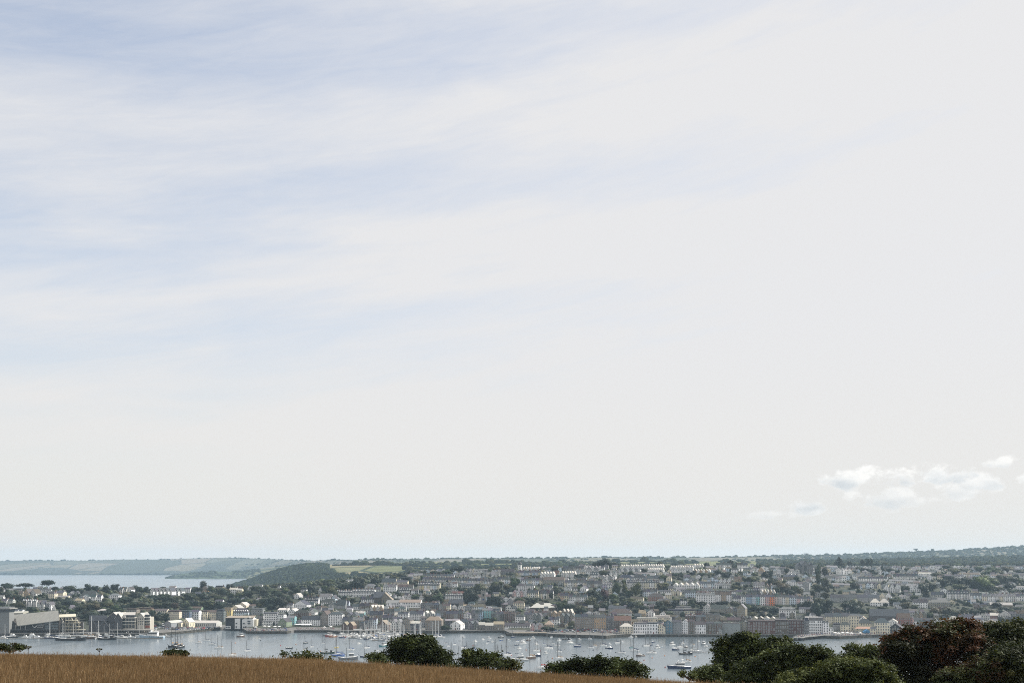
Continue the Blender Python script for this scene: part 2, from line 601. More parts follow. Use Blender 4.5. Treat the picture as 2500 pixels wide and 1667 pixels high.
# farmland and far hills: fields with hedges
def fields_mat(name, scale, greens, hedge, stretch=(1, 0.5, 1), low_wood=0.0):
    m, gg, out = new_mat(name)
    geo = gg.n('ShaderNodeNewGeometry')
    mp = gg.n('ShaderNodeMapping')
    mp.inputs['Scale'].default_value = stretch
    gg.l(geo.outputs['Position'], mp.inputs[0])
    vo = gg.n('ShaderNodeTexVoronoi', voronoi_dimensions='2D')
    vo.inputs['Scale'].default_value = scale
    gg.l(mp.outputs[0], vo.inputs['Vector'])
    ve = gg.n('ShaderNodeTexVoronoi', voronoi_dimensions='2D', feature='DISTANCE_TO_EDGE')
    ve.inputs['Scale'].default_value = scale
    gg.l(mp.outputs[0], ve.inputs['Vector'])
    rs = gg.n('ShaderNodeSeparateColor')
    gg.l(vo.outputs['Color'], rs.inputs[0])
    cr = gg.n('ShaderNodeValToRGB')
    cr.color_ramp.interpolation = 'CONSTANT'
    els = cr.color_ramp.elements
    while len(els) < len(greens):
        els.new(0.5)
    for i, c in enumerate(greens):
        els[i].position = i / len(greens)
        els[i].color = (*c, 1)
    gg.l(rs.outputs[0], cr.inputs[0])
    nz = gg.noise(geo.outputs['Position'], 0.02, 5, 0.6)
    c = gg.mix(gg.ss(ve.outputs['Distance'], 0.02, 0.05, 1.0, 0.0), cr.outputs[0], hedge)
    c = gg.mix(gg.ss(nz, 0.3, 0.7, 0.35, 0.0), c, hedge)
    if low_wood:        # woods clothe the lower slopes down to the shore
        sp_ = gg.n('ShaderNodeSeparateXYZ')
        gg.l(geo.outputs['Position'], sp_.inputs[0])
        nw = gg.noise(geo.outputs['Position'], 0.0016, 4, 0.6)
        lim = gg.m('SUBTRACT', sp_.outputs[2], gg.m('MULTIPLY', gg.m('SUBTRACT', nw, 0.45), low_wood * 4))
        c = gg.mix(gg.ss(lim, 0.0, 14.0, 0.9, 0.0), c, (0.045, 0.056, 0.048))
    b = gg.n('ShaderNodeBsdfPrincipled')
    b.inputs['Roughness'].default_value = 1.0
    b.inputs['Specular IOR Level'].default_value = 0.1
    gg.l(c, b.inputs['Base Color'])
    gg.l(b.outputs[0], out.inputs[0])
    return m


HEDGE = (0.035, 0.05, 0.03)
m_farm = fields_mat('farm_fields', 0.0042, [(0.17, 0.18, 0.085), (0.20, 0.20, 0.11), (0.26, 0.23, 0.14), (0.15, 0.16, 0.075)], HEDGE, (1, 0.55, 1))
m_far = fields_mat('far_fields', 0.0060, [(0.11, 0.115, 0.085), (0.185, 0.165, 0.13), (0.08, 0.09, 0.065), (0.17, 0.155, 0.115), (0.06, 0.07, 0.05), (0.17, 0.155, 0.12), (0.13, 0.125, 0.09)], (0.05, 0.058, 0.046), (0.7, 0.25, 1), low_wood=85.0)

FU = [-3000, 540, 565, 600, 640, 690, 745, 790, 830, 1000, 1200, 1500, 2000, 2500, 4000]
FY = {  # picture rows at D = 2400, 2900, 3400, 3800 (None: below the sea)
    -3000: (None, None, None, None), 540: (None, None, None, None), 565: (None, None, None, 1431),
    600: (None, None, 1438, 1420), 640: (None, None, 1432, 1407), 690: (None, 1450, 1416, 1390),
    745: (1465, 1437, 1400, 1379), 790: (1450, 1426, 1396, 1379), 830: (1430, 1413, 1389, 1377),
    1000: (1412, 1398, 1381, 1372), 1200: (1400, 1390, 1379, 1371), 1500: (1392, 1386, 1378, 1369),
    2000: (1386, 1382, 1376, 1369), 2500: (1383, 1377, 1368, 1358), 4000: (1383, 1377, 1368, 1358)}
FD = (2400, 2900, 3400, 3800)


def farm_profile(u):
    zs = []
    for k, D in enumerate(FD):
        zs.append(np.interp(u, FU, [-8.0 if FY[a][k] is None else H - (FY[a][k] - Y0) / F * D for a in FU]))
    return np.array([(2050, zs[0] - 22)] + list(zip(FD, zs)) + [(4000, zs[-1] - 3), (4700, max(-8.0, zs[-1] - 30))])


us = np.concatenate([np.linspace(300, 1000, 90), np.linspace(1010, 2600, 90), np.linspace(2640, 4000, 20)])
tag(link('farmland_hill', sheet('farmland_hill', us, farm_profile, m_farm, sub=5)), kind='structure')

CU = [-3000, -400, 0, 100, 200, 300, 400, 480, 560, 640, 700, 760, 860, 1000, 1040, 1150, 1250, 1350, 1440, 1500, 1600, 1700, 1800, 1850, 1900, 2000, 2100, 2200, 2300, 2400, 2480, 2520, 2700, 4000]
CY = [1370, 1369, 1369, 1367, 1368, 1365, 1365, 1362, 1361, 1363, 1366, 1368, 1366, 1365, 1364, 1362, 1363, 1362, 1360, 1360, 1361, 1360, 1359, 1358, 1356, 1356, 1353, 1348, 1345, 1339, 1335, 1332, 1326, 1326]


def far_profile(u):
    f = min(1.0, max(0.0, (u - 640) / 260.0))
    Dc = 9000 * (1 - f) + 6000 * f
    Db = 7830 * (1 - f) + 4700 * f
    zc = H - (np.interp(u, CU, CY) - Y0) / F * Dc
    zb = 25 * f
    q = [(Db - 120, zb - 12), (Db, zb + 2), (Db + 0.05 * (Dc - Db), zb + 14)]
    for t in (0.3, 0.55, 0.8, 1.0):
        q.append((Db + t * (Dc - Db), (zb + 14) + (zc - zb - 14) * t ** 0.8))
    q.append((Dc + 250, zc - 15))
    return np.array(q)


us = np.concatenate([np.linspace(-1500, 0, 30), np.linspace(10, 2600, 200), np.linspace(2640, 4000, 24)])
tag(link('far_hills', sheet('far_hills', us, far_profile, m_far, sub=2)), kind='structure')

HU = [380, 395, 420, 450, 490, 520, 560, 600, 640, 680, 740, 800]
HY = [1414, 1412, 1405, 1399, 1396, 1394, 1395, 1392, 1388, 1382, 1378, 1378]


def head_profile(u):
    zc = H - (np.interp(u, HU, HY) - Y0) / F * 6250
    return np.array([(5850, -3), (5865, 0.6 if zc > 0 else -2), (5900, max(-2, min(8, zc * 0.4))), (6050, zc * 0.75), (6250, zc), (6450, zc * 0.8), (6900, -4)])


m_head = fields_mat('headland_fields', 0.002, [(0.05, 0.07, 0.035), (0.06, 0.08, 0.04), (0.14, 0.14, 0.08), (0.05, 0.065, 0.03)], HEDGE)
tag(link('headland', sheet('headland', np.linspace(380, 800, 60), head_profile, m_head, sub=3)), kind='structure')

# ------------------------------------------------------------------ buildings
TILE = {'A': (0, 1340, 4.795), 'B': (400, 1340, 4.795), 'C': (800, 1340, 4.795), 'D': (1200, 1340, 4.795), 'E': (1600, 1340, 4.795), 'F': (2000, 1310, 4.392)}


def TU_(t, x):
    return TILE[t][0] + x / TILE[t][2]


def TY_(t, y):
    return TILE[t][1] + y / TILE[t][2]


WALL = {
    'white': (0.84, 0.845, 0.85), 'cream': (0.70, 0.64, 0.50), 'yellow': (0.60, 0.50, 0.24), 'blue': (0.33, 0.45, 0.60), 'pale blue': (0.58, 0.67, 0.76),
    'teal': (0.10, 0.20, 0.24), 'turquoise': (0.26, 0.50, 0.52), 'orange': (0.70, 0.22, 0.09), 'pink': (0.62, 0.42, 0.40), 'red': (0.27, 0.12, 0.095),
    'brick red': (0.115, 0.070, 0.058), 'brown': (0.13, 0.098, 0.078), 'stone': (0.24, 0.215, 0.175), 'grey': (0.30, 0.31, 0.32), 'dark grey': (0.11, 0.12, 0.13),
    'black': (0.035, 0.037, 0.04), 'navy': (0.07, 0.11, 0.17), 'green': (0.25, 0.33, 0.22), 'lilac': (0.48, 0.45, 0.58), 'tan': (0.42, 0.31, 0.20), 'pale grey': (0.58, 0.58, 0.56)}
ROOF = {'slate': (0.055, 0.060, 0.070), 'dark slate': (0.035, 0.038, 0.045), 'brown': (0.085, 0.068, 0.060), 'pale': (0.48, 0.46, 0.42), 'red': (0.13, 0.070, 0.055), 'light grey': (0.17, 0.17, 0.175), 'tan': (0.30, 0.25, 0.19)}  # pale also paints sun glint onto the sawtooth slate rows

# shared small pieces ------------------------------------------------
mb = MB()
mb.box(-0.5, 0.5, -0.05, 0.04, 0, 1, 0)
for s in ((-0.56, -0.42, -0.05, 1.06), (0.42, 0.56, -0.05, 1.06)):
    mb.box(s[0], s[1], -0.09, 0.03, s[2], s[3], 1)
mb.box(-0.42, 0.42, -0.09, 0.03, 0.95, 1.06, 1)
mb.box(-0.62, 0.62, -0.13, 0.03, -0.12, -0.05, 1)
mb.box(-0.42, 0.42, -0.08, 0.02, 0.47, 0.53, 1)
ME_WINDOW = mb.mesh('window', [M['glass'], M['frame']])
mb = MB()
mb.box(-0.5, 0.5, -0.06, 0.04, 0, 1, 0)
mb.box(-0.62, -0.5, -0.1, 0.03, 0, 1.06, 1)
mb.box(0.5, 0.62, -0.1, 0.03, 0, 1.06, 1)
mb.box(-0.5, 0.5, -0.1, 0.03, 1.0, 1.06, 1)
ME_DOOR = mb.mesh('door', [M['door'], M['frame']])
mb = MB()
mb.box(-0.5, 0.5, -0.35, 0.35, -1.4, 1.0)
mb.box(-0.56, 0.56, -0.41, 0.41, 0.84, 1.0)
for px in (-0.3, 0, 0.3):
    mb.tube((px, 0, 1.0), (px, 0, 1.45), 0.12, 0.09, 5)
ME_CHIM = mb.mesh('chimney', [M['chimney']])
mb = MB()
mb.extrude([(-0.7, 0, 0), (0.7, 0, 0), (0.7, 0, 1.1), (0, 0, 1.75), (-0.7, 0, 1.1)], (0, 2.2, 0), 0)
mb.extrude([(-0.9, -0.12, 1.0), (0, -0.12, 1.84), (0.9, -0.12, 1.0), (0.9, -0.12, 1.12), (0, -0.12, 1.98), (-0.9, -0.12, 1.12)], (0, 2.4, 0), 1)
mb.box(-0.45, 0.45, -0.06, 0.02, 0.15, 1.05, 2)
ME_DORM = mb.mesh('dormer', [M['render'], M['roof'], M['glass']])


def wall_and_roof(root, w, d, hw, rr, rk, wc, rc):
    """wall body and roof of one building, front centre at the local origin"""
    x0, x1 = -w / 2, w / 2
    B = -5.0
    o, t = 0.25, 0.22
    wm, rm = MB(), MB()
    if rk == 'g':                       # ridge along the front
        s = rr / (d / 2)
        wm.extrude([(x0, 0, B), (x0, d, B), (x0, d, hw), (x0, d / 2, hw + rr - t), (x0, 0, hw)], (w, 0, 0))
        pr = [(-o, hw - o * s), (d / 2, hw + rr), (d + o, hw - o * s), (d + o, hw - o * s + t), (d / 2, hw + rr + t), (-o, hw - o * s + t)]
        rm.extrude([(x0 - 0.04, a, z) for a, z in pr], (w + 0.08, 0, 0))
    elif rk == 'f':                     # gable to the front
        s = rr / (w / 2)
        wm.extrude([(x0, 0, B), (x1, 0, B), (x1, 0, hw), (0, 0, hw + rr - t), (x0, 0, hw)], (0, d, 0))
        pr = [(x0 - o, hw - o * s), (0, hw + rr), (x1 + o, hw - o * s), (x1 + o, hw - o * s + t), (0, hw + rr + t), (x0 - o, hw - o * s + t)]
        rm.extrude([(a, -0.3, z) for a, z in pr], (0, d + 0.6, 0))
    elif rk == 'h':
        wm.box(x0, x1, 0, d, B, hw)
        e = min(w, d) / 2 * 0.95
        a0, a1, b0, b1 = x0 - o, x1 + o, -o, d + o
        if w >= d:
            rg = [(x0 + e, d / 2, hw + rr), (x1 - e, d / 2, hw + rr)]
            fs = [(0, 1, 5, 4), (1, 2, 5), (2, 3, 4, 5), (3, 0, 4), (3, 2, 1, 0)]
        else:
            rg = [(0, e, hw + rr), (0, d - e, hw + rr)]
            fs = [(0, 1, 4), (1, 2, 5, 4), (2, 3, 5), (3, 0, 4, 5), (3, 2, 1, 0)]
        rm.add([(a0, b0, hw + 0.02), (a1, b0, hw + 0.02), (a1, b1, hw + 0.02), (a0, b1, hw + 0.02)] + rg, fs)
        rm.box(a0 + 0.03, a1 - 0.03, b0 + 0.03, b1 - 0.03, hw - 0.16, hw - 0.01)
    elif rk == 'm':                     # mono pitch falling towards the front
        wm.extrude([(x0, 0, B), (x0, d, B), (x0, d, hw + rr - 0.05), (x0, 0, hw - 0.05)], (w, 0, 0))
        rm.extrude([(x0 - o, -o, hw), (x0 - o, d + o, hw + rr), (x0 - o, d + o, hw + rr + t), (x0 - o, -o, hw + t)], (w + 2 * o, 0, 0))
    else:                               # flat with a low parapet
        wm.box(x0, x1, 0, d, B, hw)
        rm.box(x0 - 0.12, x1 + 0.12, -0.12, d + 0.12, hw + 0.01, hw + 0.28)
        rm.box(x0 + 0.6, x1 - 0.6, 0.8, d - 0.8, hw + 0.26, hw + max(0.4, rr))
    wm.build('wall', M['render'], root, wc)
    rm.build('roof', M['roof'], root, rc)


def jig(c, a=0.07):
    f = 1 + R.uniform(-a, a)
    return tuple(min(0.86, max(0.01, v * f + R.uniform(-0.01, 0.01))) for v in c)


def openings(root, w, d, hw, rk, rr, opts, D):
    if 'n' in opts:
        return
    fl = max(1, min(5, round(hw / 2.75)))
    if 'F' in opts:
        fl = int(opts[opts.index('F') + 1])
    fh = hw / fl
    bays = max(1, min(14, round(w / (2.3 if 'w' in opts else 2.7))))
    ww = min(1.25, w / bays * 0.46)
    if 'w' in opts:
        ww = w / bays * 0.62
    for f in range(fl):
        for b in range(bays):
            x = -w / 2 + (b + 0.5) * w / bays
            if f == 0 and b == bays // 2 and fl > 1 and 'w' not in opts:
                link('door', ME_DOOR, root, R.choice([(0.05, 0.08, 0.12), (0.2, 0.05, 0.04), (0.5, 0.5, 0.48), (0.04, 0.07, 0.05)]), loc=(x, 0, 0.1), scale=(1.0, 1, min(2.2, fh * 0.8)))
                continue
            if R.random() < 0.06 and bays > 3:
                continue
            link('window', ME_WINDOW, root, loc=(x, 0, f * fh + fh * 0.27), scale=(ww, 1, fh * 0.56))
    if rk == 'f' and rr > 2.2:
        link('window', ME_WINDOW, root, loc=(0, 0, hw + rr * 0.12), scale=(min(1.0, w * 0.2), 1, 1.2))
    if D < 1480 and d > 5 and 's' not in opts:
        for f in range(fl):
            for q in (0.3, 0.7):
                for sx in (-1, 1):
                    link('window', ME_WINDOW, root, loc=(sx * w / 2, q * d, f * fh + fh * 0.27), rotz=sx * math.pi / 2, scale=(ww, 1, fh * 0.5))


BOXES = []      # picture boxes already taken: (u0, u1, ytop, ybase)
N_B = {}


def building(kind, label, cat, group, u0, u1, yr, ye, yb, wc, rk, rc, opts='', depth=None, yaw=None):
    um = (u0 + u1) / 2
    edge_D = max(H * F / (np.interp(q_, WU, WY) - Y0) for q_ in (u0, um, u1))
    D = max(ground_D(um, yb), edge_D + 3.0 + (u1 - u0) * edge_D / F * 0.10)
    s = F / D
    wd = (u1 - u0) / s
    hw = max(2.0, (yb - ye) / s)
    rr = max(0.5, (ye - yr) / s)
    x, Y, _ = at(um, yb, D)
    z = ground_z(x, Y)
    hw = max(2.0, (H - (ye - Y0) / s) - z)
    d = depth or (min(10.0, max(6.5, wd * 0.9)) if rk != 'f' else max(8.0, min(14, wd * 1.3)))
    if yaw is None:
        yaw = -max(0.0, math.atan2(x, Y)) * 0.4 - (0.30 if rk == 'f' else 0.10) + R.uniform(-0.05, 0.05)
    root = thing(kind, label, cat, (x, Y, z), yaw, group)
    wall_and_roof(root, wd, d, hw, rr, rk, jig(WALL[wc]), jig(ROOF[rc], 0.15))
    openings(root, wd, d, hw, rk, rr, opts, D)
    if 'c' in opts or ('x' not in opts and rk in 'gh' and wd < 14 and hw > 4):
        cc = R.choice([(0.2, 0.1, 0.07), (0.3, 0.28, 0.25), (0.45, 0.42, 0.36), (0.16, 0.09, 0.07)])
        for sx in ((1,) if R.random() < 0.6 else (-1, 1)):
            link('chimney', ME_CHIM, root, cc, loc=(sx * (wd / 2 - 0.5), d / 2, hw + rr + 0.3), scale=(1.0, 1.2, 1.0))
    if 'd' in opts and rk in 'gh':
        nd = max(1, round(wd / 3.0))
        for i in range(nd):
            link('dormer', ME_DORM, root, jig(WALL['white']), loc=(-wd / 2 + (i + 0.5) * wd / nd, d * 0.06, hw + rr * 0.12), scale=(min(1.0, wd / nd / 2.0), 1, min(1.2, rr * 0.38)))
    BOXES.append((u0, u1, yr - 1, yb))
    N_B[kind] = N_B.get(kind, 0) + 1
    return root


CAT = {'terraced_house': 'house', 'house': 'house', 'hotel': 'hotel', 'shed': 'shed', 'warehouse': 'warehouse', 'apartment_block': 'apartments', 'church': 'church', 'hall': 'hall', 'shop_building': 'shop', 'office_building': 'offices'}
ROOFWORD = {'g': 'pitched', 'f': 'gabled', 'h': 'hipped', 't': 'flat', 'm': 'sloping'}


def row(tile, kind, desc, items):
    """items: (x0, x1, ridge, eaves, base, colours, roof kind, roof colour[, n[, opts[, dict]]]) in tile pixels"""
    hs = []
    for it in items:
        x0, x1, yr, ye, yb, cols, rk, rc = it[:8]
        n = it[8] if len(it) > 8 else 1
        opts = it[9] if len(it) > 9 else ''
        kw = it[10] if len(it) > 10 else {}
        dyv = kw.get('dy', 0)
        cl = cols.split('/')
        for i in range(n):
            a = x0 + (x1 - x0) * i / n
            b2 = x0 + (x1 - x0) * (i + 1) / n
            dd = dyv * (i + 0.5) / n if n > 1 else 0
            up = R.uniform(-1.5, 1.5) if n > 2 else 0
            hs.append((a, b2, yr + dd + up, ye + dd + up, yb + dd, cl[i % len(cl)], rk, rc, opts, kw))
    hs.sort(key=lambda q: q[0])
    N = len(hs)
    for i, (a, b2, yr, ye, yb, wc, rk, rc, opts, kw) in enumerate(hs):
        rw = {'slate': 'grey', 'dark slate': 'dark', 'light grey': 'light grey'}.get(rc, rc)
        nm = kw.get('kind', kind)
        noun = nm.replace('_', ' ')
        pos = from_left(i + 1, N)
        if N == 1:
            label = fit(f'{wc} {noun} with {rw} {ROOFWORD[rk]} roof, {desc}', f'{wc} {noun}, {desc}', desc)
        else:
            label = fit(f'{wc} {noun}, {rw} roof, {pos} in {desc}', f'{wc} {noun}, {pos} in {desc}', f'{wc} one, {pos} in {desc}', f'{wc} one, {pos} in ' + desc.replace('the ', ''), f'{wc} one, {pos} in ' + desc.replace('the ', '').replace('long ', '').replace('big ', ''))
        building(nm, label, CAT[nm], desc if N > 1 else None, TU_(tile, a), TU_(tile, b2), TY_(tile, yr), TY_(tile, ye), TY_(tile, yb), wc, rk, rc, opts, kw.get('d'), kw.get('yaw'))


# --- tile A : behind and beside the museum
row('A', 'house', 'the ridge houses above the museum roof', [
    (10, 150, 580, 602, 645, 'pale grey', 'g', 'slate', 2), (255, 425, 585, 612, 690, 'pale grey/white', 'g', 'slate', 3, 'd'),
    (265, 345, 465, 515, 572, 'tan', 'f', 'brown'), (345, 425, 468, 515, 572, 'pale grey', 'f', 'brown'), (475, 570, 452, 475, 528, 'white', 'h', 'slate', 1, 'w'),
    (560, 640, 498, 520, 590, 'cream', 't', 'light grey', 1, 'c'), (640, 740, 490, 512, 575, 'cream', 'g', 'slate', 1, 'c')])
row('A', 'house', 'the cluster below the hipped roof mansion', [
    (110, 260, 706, 720, 748, 'white', 'g', 'slate', 3), (430, 515, 600, 640, 718, 'pale grey', 'f', 'dark slate', 2), (515, 600, 615, 650, 715, 'grey/white', 'f', 'slate', 2),
    (640, 780, 545, 560, 592, 'cream', 'm', 'light grey', 1, 'x'), (690, 755, 712, 732, 758, 'white', 'f', 'slate', 2), (798, 842, 655, 690, 722, 'pale grey', 'f', 'slate'), (850, 882, 672, 695, 722, 'pale grey', 'f', 'slate'),
    (855, 950, 560, 582, 606, 'white', 'g', 'slate', 2), (870, 960, 578, 600, 640, 'cream', 'g', 'tan', 1, 'w'), (950, 1045, 530, 556, 604, 'white', 'f', 'slate')])
row('A', 'hotel', 'mansion on the skyline between the round trees', [(930, 1135, 488, 545, 600, 'pale grey', 'h', 'slate', 1, 'c')])
row('A', 'house', 'the houses among trees right of the mansion', [
    (1060, 1185, 530, 558, 612, 'white', 'g', 'slate', 2), (1270, 1390, 518, 540, 602, 'white', 'h', 'light grey'), (1390, 1480, 450, 470, 520, 'pale grey', 'g', 'slate', 2), (1482, 1540, 440, 470, 520, 'white', 'f', 'slate'),
    (1130, 1232, 698, 718, 752, 'white', 'h', 'pale'), (1690, 1752, 535, 552, 580, 'white', 'g', 'light grey')])
row('A', 'terraced_house', 'the white gabled terrace on the headland skyline', [(1752, 2014, 452, 490, 548, 'white', 'f', 'slate', 6)])
row('B', 'terraced_house', 'the eastern end of the white headland terrace', [(5, 215, 452, 488, 542, 'white', 'f', 'slate', 5)])
row('A', 'apartment_block', 'the olive flats behind the wharf gables', [(1475, 1600, 690, 706, 745, 'stone', 't', 'brown', 1, 'w'), (1602, 1770, 684, 700, 745, 'tan', 't', 'brown', 1, 'w'), (1800, 1955, 698, 720, 765, 'cream', 'g', 'brown', 1), (1957, 2030, 728, 742, 818, 'white', 't', 'light grey')])
# --- tile B
row('B', 'house', 'the ridge houses around the tall pine', [
    (430, 510, 430, 468, 508, 'tan', 'h', 'brown'), (600, 690, 425, 440, 482, 'stone', 't', 'slate', 1, 'c'), (760, 850, 452, 472, 530, 'white', 'g', 'pale', 1), (850, 915, 460, 478, 530, 'cream', 'g', 'pale'), (980, 1010, 430, 452, 478, 'white', 'f', 'slate'),
    (1060, 1150, 412, 424, 450, 'white', 'g', 'slate'), (1310, 1360, 425, 440, 460, 'white', 'g', 'slate')])
row('B', 'house', 'the white houses left of the long wooded slope', [
    (1595, 1670, 448, 472, 522, 'white', 't', 'slate'), (1808, 1850, 448, 482, 522, 'white', 'f', 'slate'), (1520, 1590, 515, 545, 582, 'white', 'f', 'pale'),
    (600, 690, 590, 606, 640, 'white', 'g', 'slate', 2), (740, 762, 590, 618, 640, 'white', 'f', 'slate'), (900, 932, 570, 585, 602, 'white', 'f', 'slate'), (1080, 1110, 572, 588, 605, 'white', 'f', 'slate')])
row('B', 'terraced_house', 'the dormered terrace above the brown brick offices', [(1640, 1810, 552, 600, 645, 'white', 'g', 'dark slate', 4, 'd')])
row('B', 'house', 'the stepped hillside cluster above the brick offices', [
    (1820, 1960, 520, 556, 612, 'white', 'g', 'light grey'), (1955, 2010, 540, 575, 615, 'pale blue', 'f', 'slate'), (1840, 2014, 580, 620, 665, 'white', 'h', 'slate', 1), (1920, 2014, 620, 650, 700, 'grey', 'f', 'slate'),
    (1395, 1510, 632, 650, 692, 'white', 'g', 'slate', 3), (1510, 1680, 600, 650, 705, 'white', 'f', 'slate'), (1660, 1760, 620, 645, 680, 'pale grey', 'g', 'slate', 2), (1700, 1770, 700, 735, 792, 'white', 'f', 'slate'), (1770, 1840, 672, 700, 745, 'pale grey', 'g', 'slate'),
    (1840, 1920, 690, 720, 760, 'brown', 'g', 'slate')])
row('B', 'shop_building', 'the tall quayside row behind the car park sheds', [
    (35, 180, 715, 735, 842, 'cream', 't', 'brown', 1), (180, 300, 715, 735, 842, 'navy', 't', 'slate', 1), (300, 410, 712, 735, 842, 'white', 'g', 'slate', 1), (410, 512, 715, 737, 842, 'cream', 't', 'brown', 1), (512, 612, 715, 737, 842, 'cream', 'g', 'brown', 1),
    (615, 700, 702, 725, 852, 'dark grey', 't', 'slate', 1, 'w'), (700, 790, 685, 715, 800, 'yellow', 't', 'tan', 1)])
row('B', 'office_building', 'pale terrace block above the tall quayside row', [(270, 440, 672, 690, 725, 'green', 'g', 'brown', 1, 'wx')])
row('B', 'hall', 'the halls above the black and white wharf', [(775, 890, 655, 695, 775, 'cream', 'f', 'pale', 1, 's'), (850, 970, 622, 660, 702, 'cream', 'f', 'pale', 1, 's'), (805, 988, 690, 738, 785, 'pale blue', 'h', 'slate', 1, 'dF2'), (1020, 1160, 690, 712, 770, 'grey', 't', 'light grey', 1, 'w'), (1085, 1155, 785, 792, 885, 'dark grey', 't', 'brown', 1, 'w')])
row('B', 'shed', 'the quay sheds behind the parked cars', [(0, 95, 838, 862, 920, 'grey', 'f', 'pale', 1, 'n', {'d': 24}), (97, 205, 850, 862, 916, 'cream', 'm', 'light grey', 1, 'F1'), (207, 300, 808, 855, 916, 'cream', 'f', 'pale', 1, 'F1'), (310, 622, 838, 862, 912, 'pale grey', 'g', 'pale', 1, 'F1x', {'d': 16})])
row('B', 'office_building', 'the white waterfront offices right of the wharf', [(1157, 1330, 738, 756, 890, 'white', 't', 'light grey', 1, 'w'), (1292, 1405, 755, 770, 890, 'white', 't', 'light grey', 1), (1330, 1450, 692, 712, 745, 'white', 'm', 'pale', 1, 'x'), (1450, 1540, 695, 722, 780, 'white', 'f', 'pale'), (1145, 1268, 838, 845, 895, 'white', 't', 'light grey', 1, 'wF2')])
row('B', 'shop_building', 'the painted promenade buildings behind the parasols', [
    (1335, 1440, 808, 850, 908, 'green', 'f', 'slate'), (1440, 1532, 778, 802, 885, 'turquoise', 'g', 'light grey'), (1522, 1700, 708, 742, 835, 'brick red', 'h', 'dark slate'), (1605, 1830, 782, 825, 895, 'white', 'g', 'slate', 1, 'x'), (1828, 1925, 720, 780, 895, 'stone', 'f', 'brown', 1)])
# --- tile C
row('C', 'shop_building', 'white four-storey building beside the marina', [(5, 172, 735, 762, 892, 'white', 'h', 'slate', 1)])
row('C', 'hotel', 'the long hotel under the bare fields', [(628, 800, 342, 384, 425, 'cream', 'g', 'slate', 1, 'wx', {'d': 12}), (800, 935, 365, 385, 428, 'cream', 'g', 'slate', 1, 'wx', {'d': 12})])
row('C', 'house', 'the houses left of the slate church', [
    (432, 560, 405, 432, 470, 'white', 'h', 'light grey', 1), (650, 805, 410, 440, 505, 'white', 'g', 'light grey', 3), (820, 1000, 412, 440, 482, 'grey', 'g', 'brown', 3), (830, 962, 455, 482, 512, 'white', 'g', 'dark slate', 3, 'd'), (395, 540, 552, 585, 645, 'white', 'g', 'slate', 3), (672, 730, 310, 330, 350, 'white', 'f', 'slate'), (850, 900, 330, 345, 362, 'white', 'g', 'slate'), (205, 240, 355, 365, 380, 'white', 'f', 'slate'), (255, 290, 350, 362, 378, 'white', 'f', 'slate')])
row('C', 'terraced_house', 'the white terrace left of the slate church', [(125, 285, 480, 505, 548, 'white', 'g', 'slate', 4, 'd'), (285, 550, 465, 500, 558, 'white', 'g', 'light grey', 7, 'd')])
row('C', 'terraced_house', 'the coloured terrace right of the slate church', [(1052, 1312, 385, 420, 482, 'cream/yellow/white/cream/white/pale blue', 'g', 'slate', 7, 'd')])
row('C', 'terraced_house', 'the long pale terrace under the ridge', [(1110, 2014, 322, 348, 382, 'white/pale grey/white/cream/pale blue', 'g', 'slate', 24, '', {'dy': 30})])
row('C', 'terraced_house', 'the upper terrace behind the long pale terrace', [(1115, 1480, 292, 310, 345, 'cream/pale grey/white', 'g', 'slate', 9), (1490, 2014, 275, 300, 330, 'pale grey/cream/white', 'g', 'light grey', 10, '', {'dy': -6})])
row('C', 'apartment_block', 'the long flats below the slate church', [(680, 830, 600, 628, 706, 'white', 'm', 'light grey', 1, 'w'), (830, 1090, 592, 622, 712, 'white', 'g', 'tan', 1, 'wx', {'d': 11})])
row('C', 'terraced_house', 'the short terraces left of the square church tower', [(1372, 1602, 518, 545, 595, 'white', 'g', 'slate', 5, 'd'), (1450, 1595, 495, 515, 545, 'pale grey', 'g', 'red', 4), (760, 890, 552, 580, 608, 'white', 'f', 'light grey', 3), (880, 1165, 540, 556, 600, 'pale grey/white', 'g', 'light grey', 5)])
row('C', 'house', 'the crowded slope above the marina', [
    (215, 285, 690, 705, 740, 'white', 'm', 'light grey'), (285, 372, 645, 672, 708, 'white', 'g', 'slate', 2), (370, 492, 632, 662, 712, 'brown', 'g', 'dark slate', 2), (492, 645, 652, 690, 735, 'pale grey/tan', 'f', 'pale', 4), (325, 430, 722, 748, 792, 'turquoise', 'g', 'pale', 2), (100, 210, 590, 655, 700, 'grey', 'g', 'slate', 1), (0, 90, 535, 575, 620, 'white/pale blue', 'f', 'slate', 2), (0, 100, 620, 650, 700, 'pale grey', 'h', 'slate', 2), (220, 340, 740, 770, 815, 'grey', 'f', 'slate', 2),
    (490, 645, 722, 762, 842, 'stone', 'g', 'slate', 3), (650, 780, 700, 730, 780, 'dark grey/grey', 'g', 'slate', 2), (780, 852, 742, 772, 805, 'cream', 'g', 'pale'), (820, 945, 735, 758, 812, 'white', 'g', 'slate', 2), (960, 1122, 722, 758, 828, 'white', 'g', 'slate', 2), (700, 790, 660, 690, 725, 'tan', 'f', 'light grey', 2), (1120, 1230, 722, 752, 790, 'pale grey', 'f', 'pale', 2), (640, 760, 770, 800, 850, 'dark grey', 'g', 'slate', 2), (950, 1080, 690, 712, 745, 'tan', 'g', 'brown', 2)])
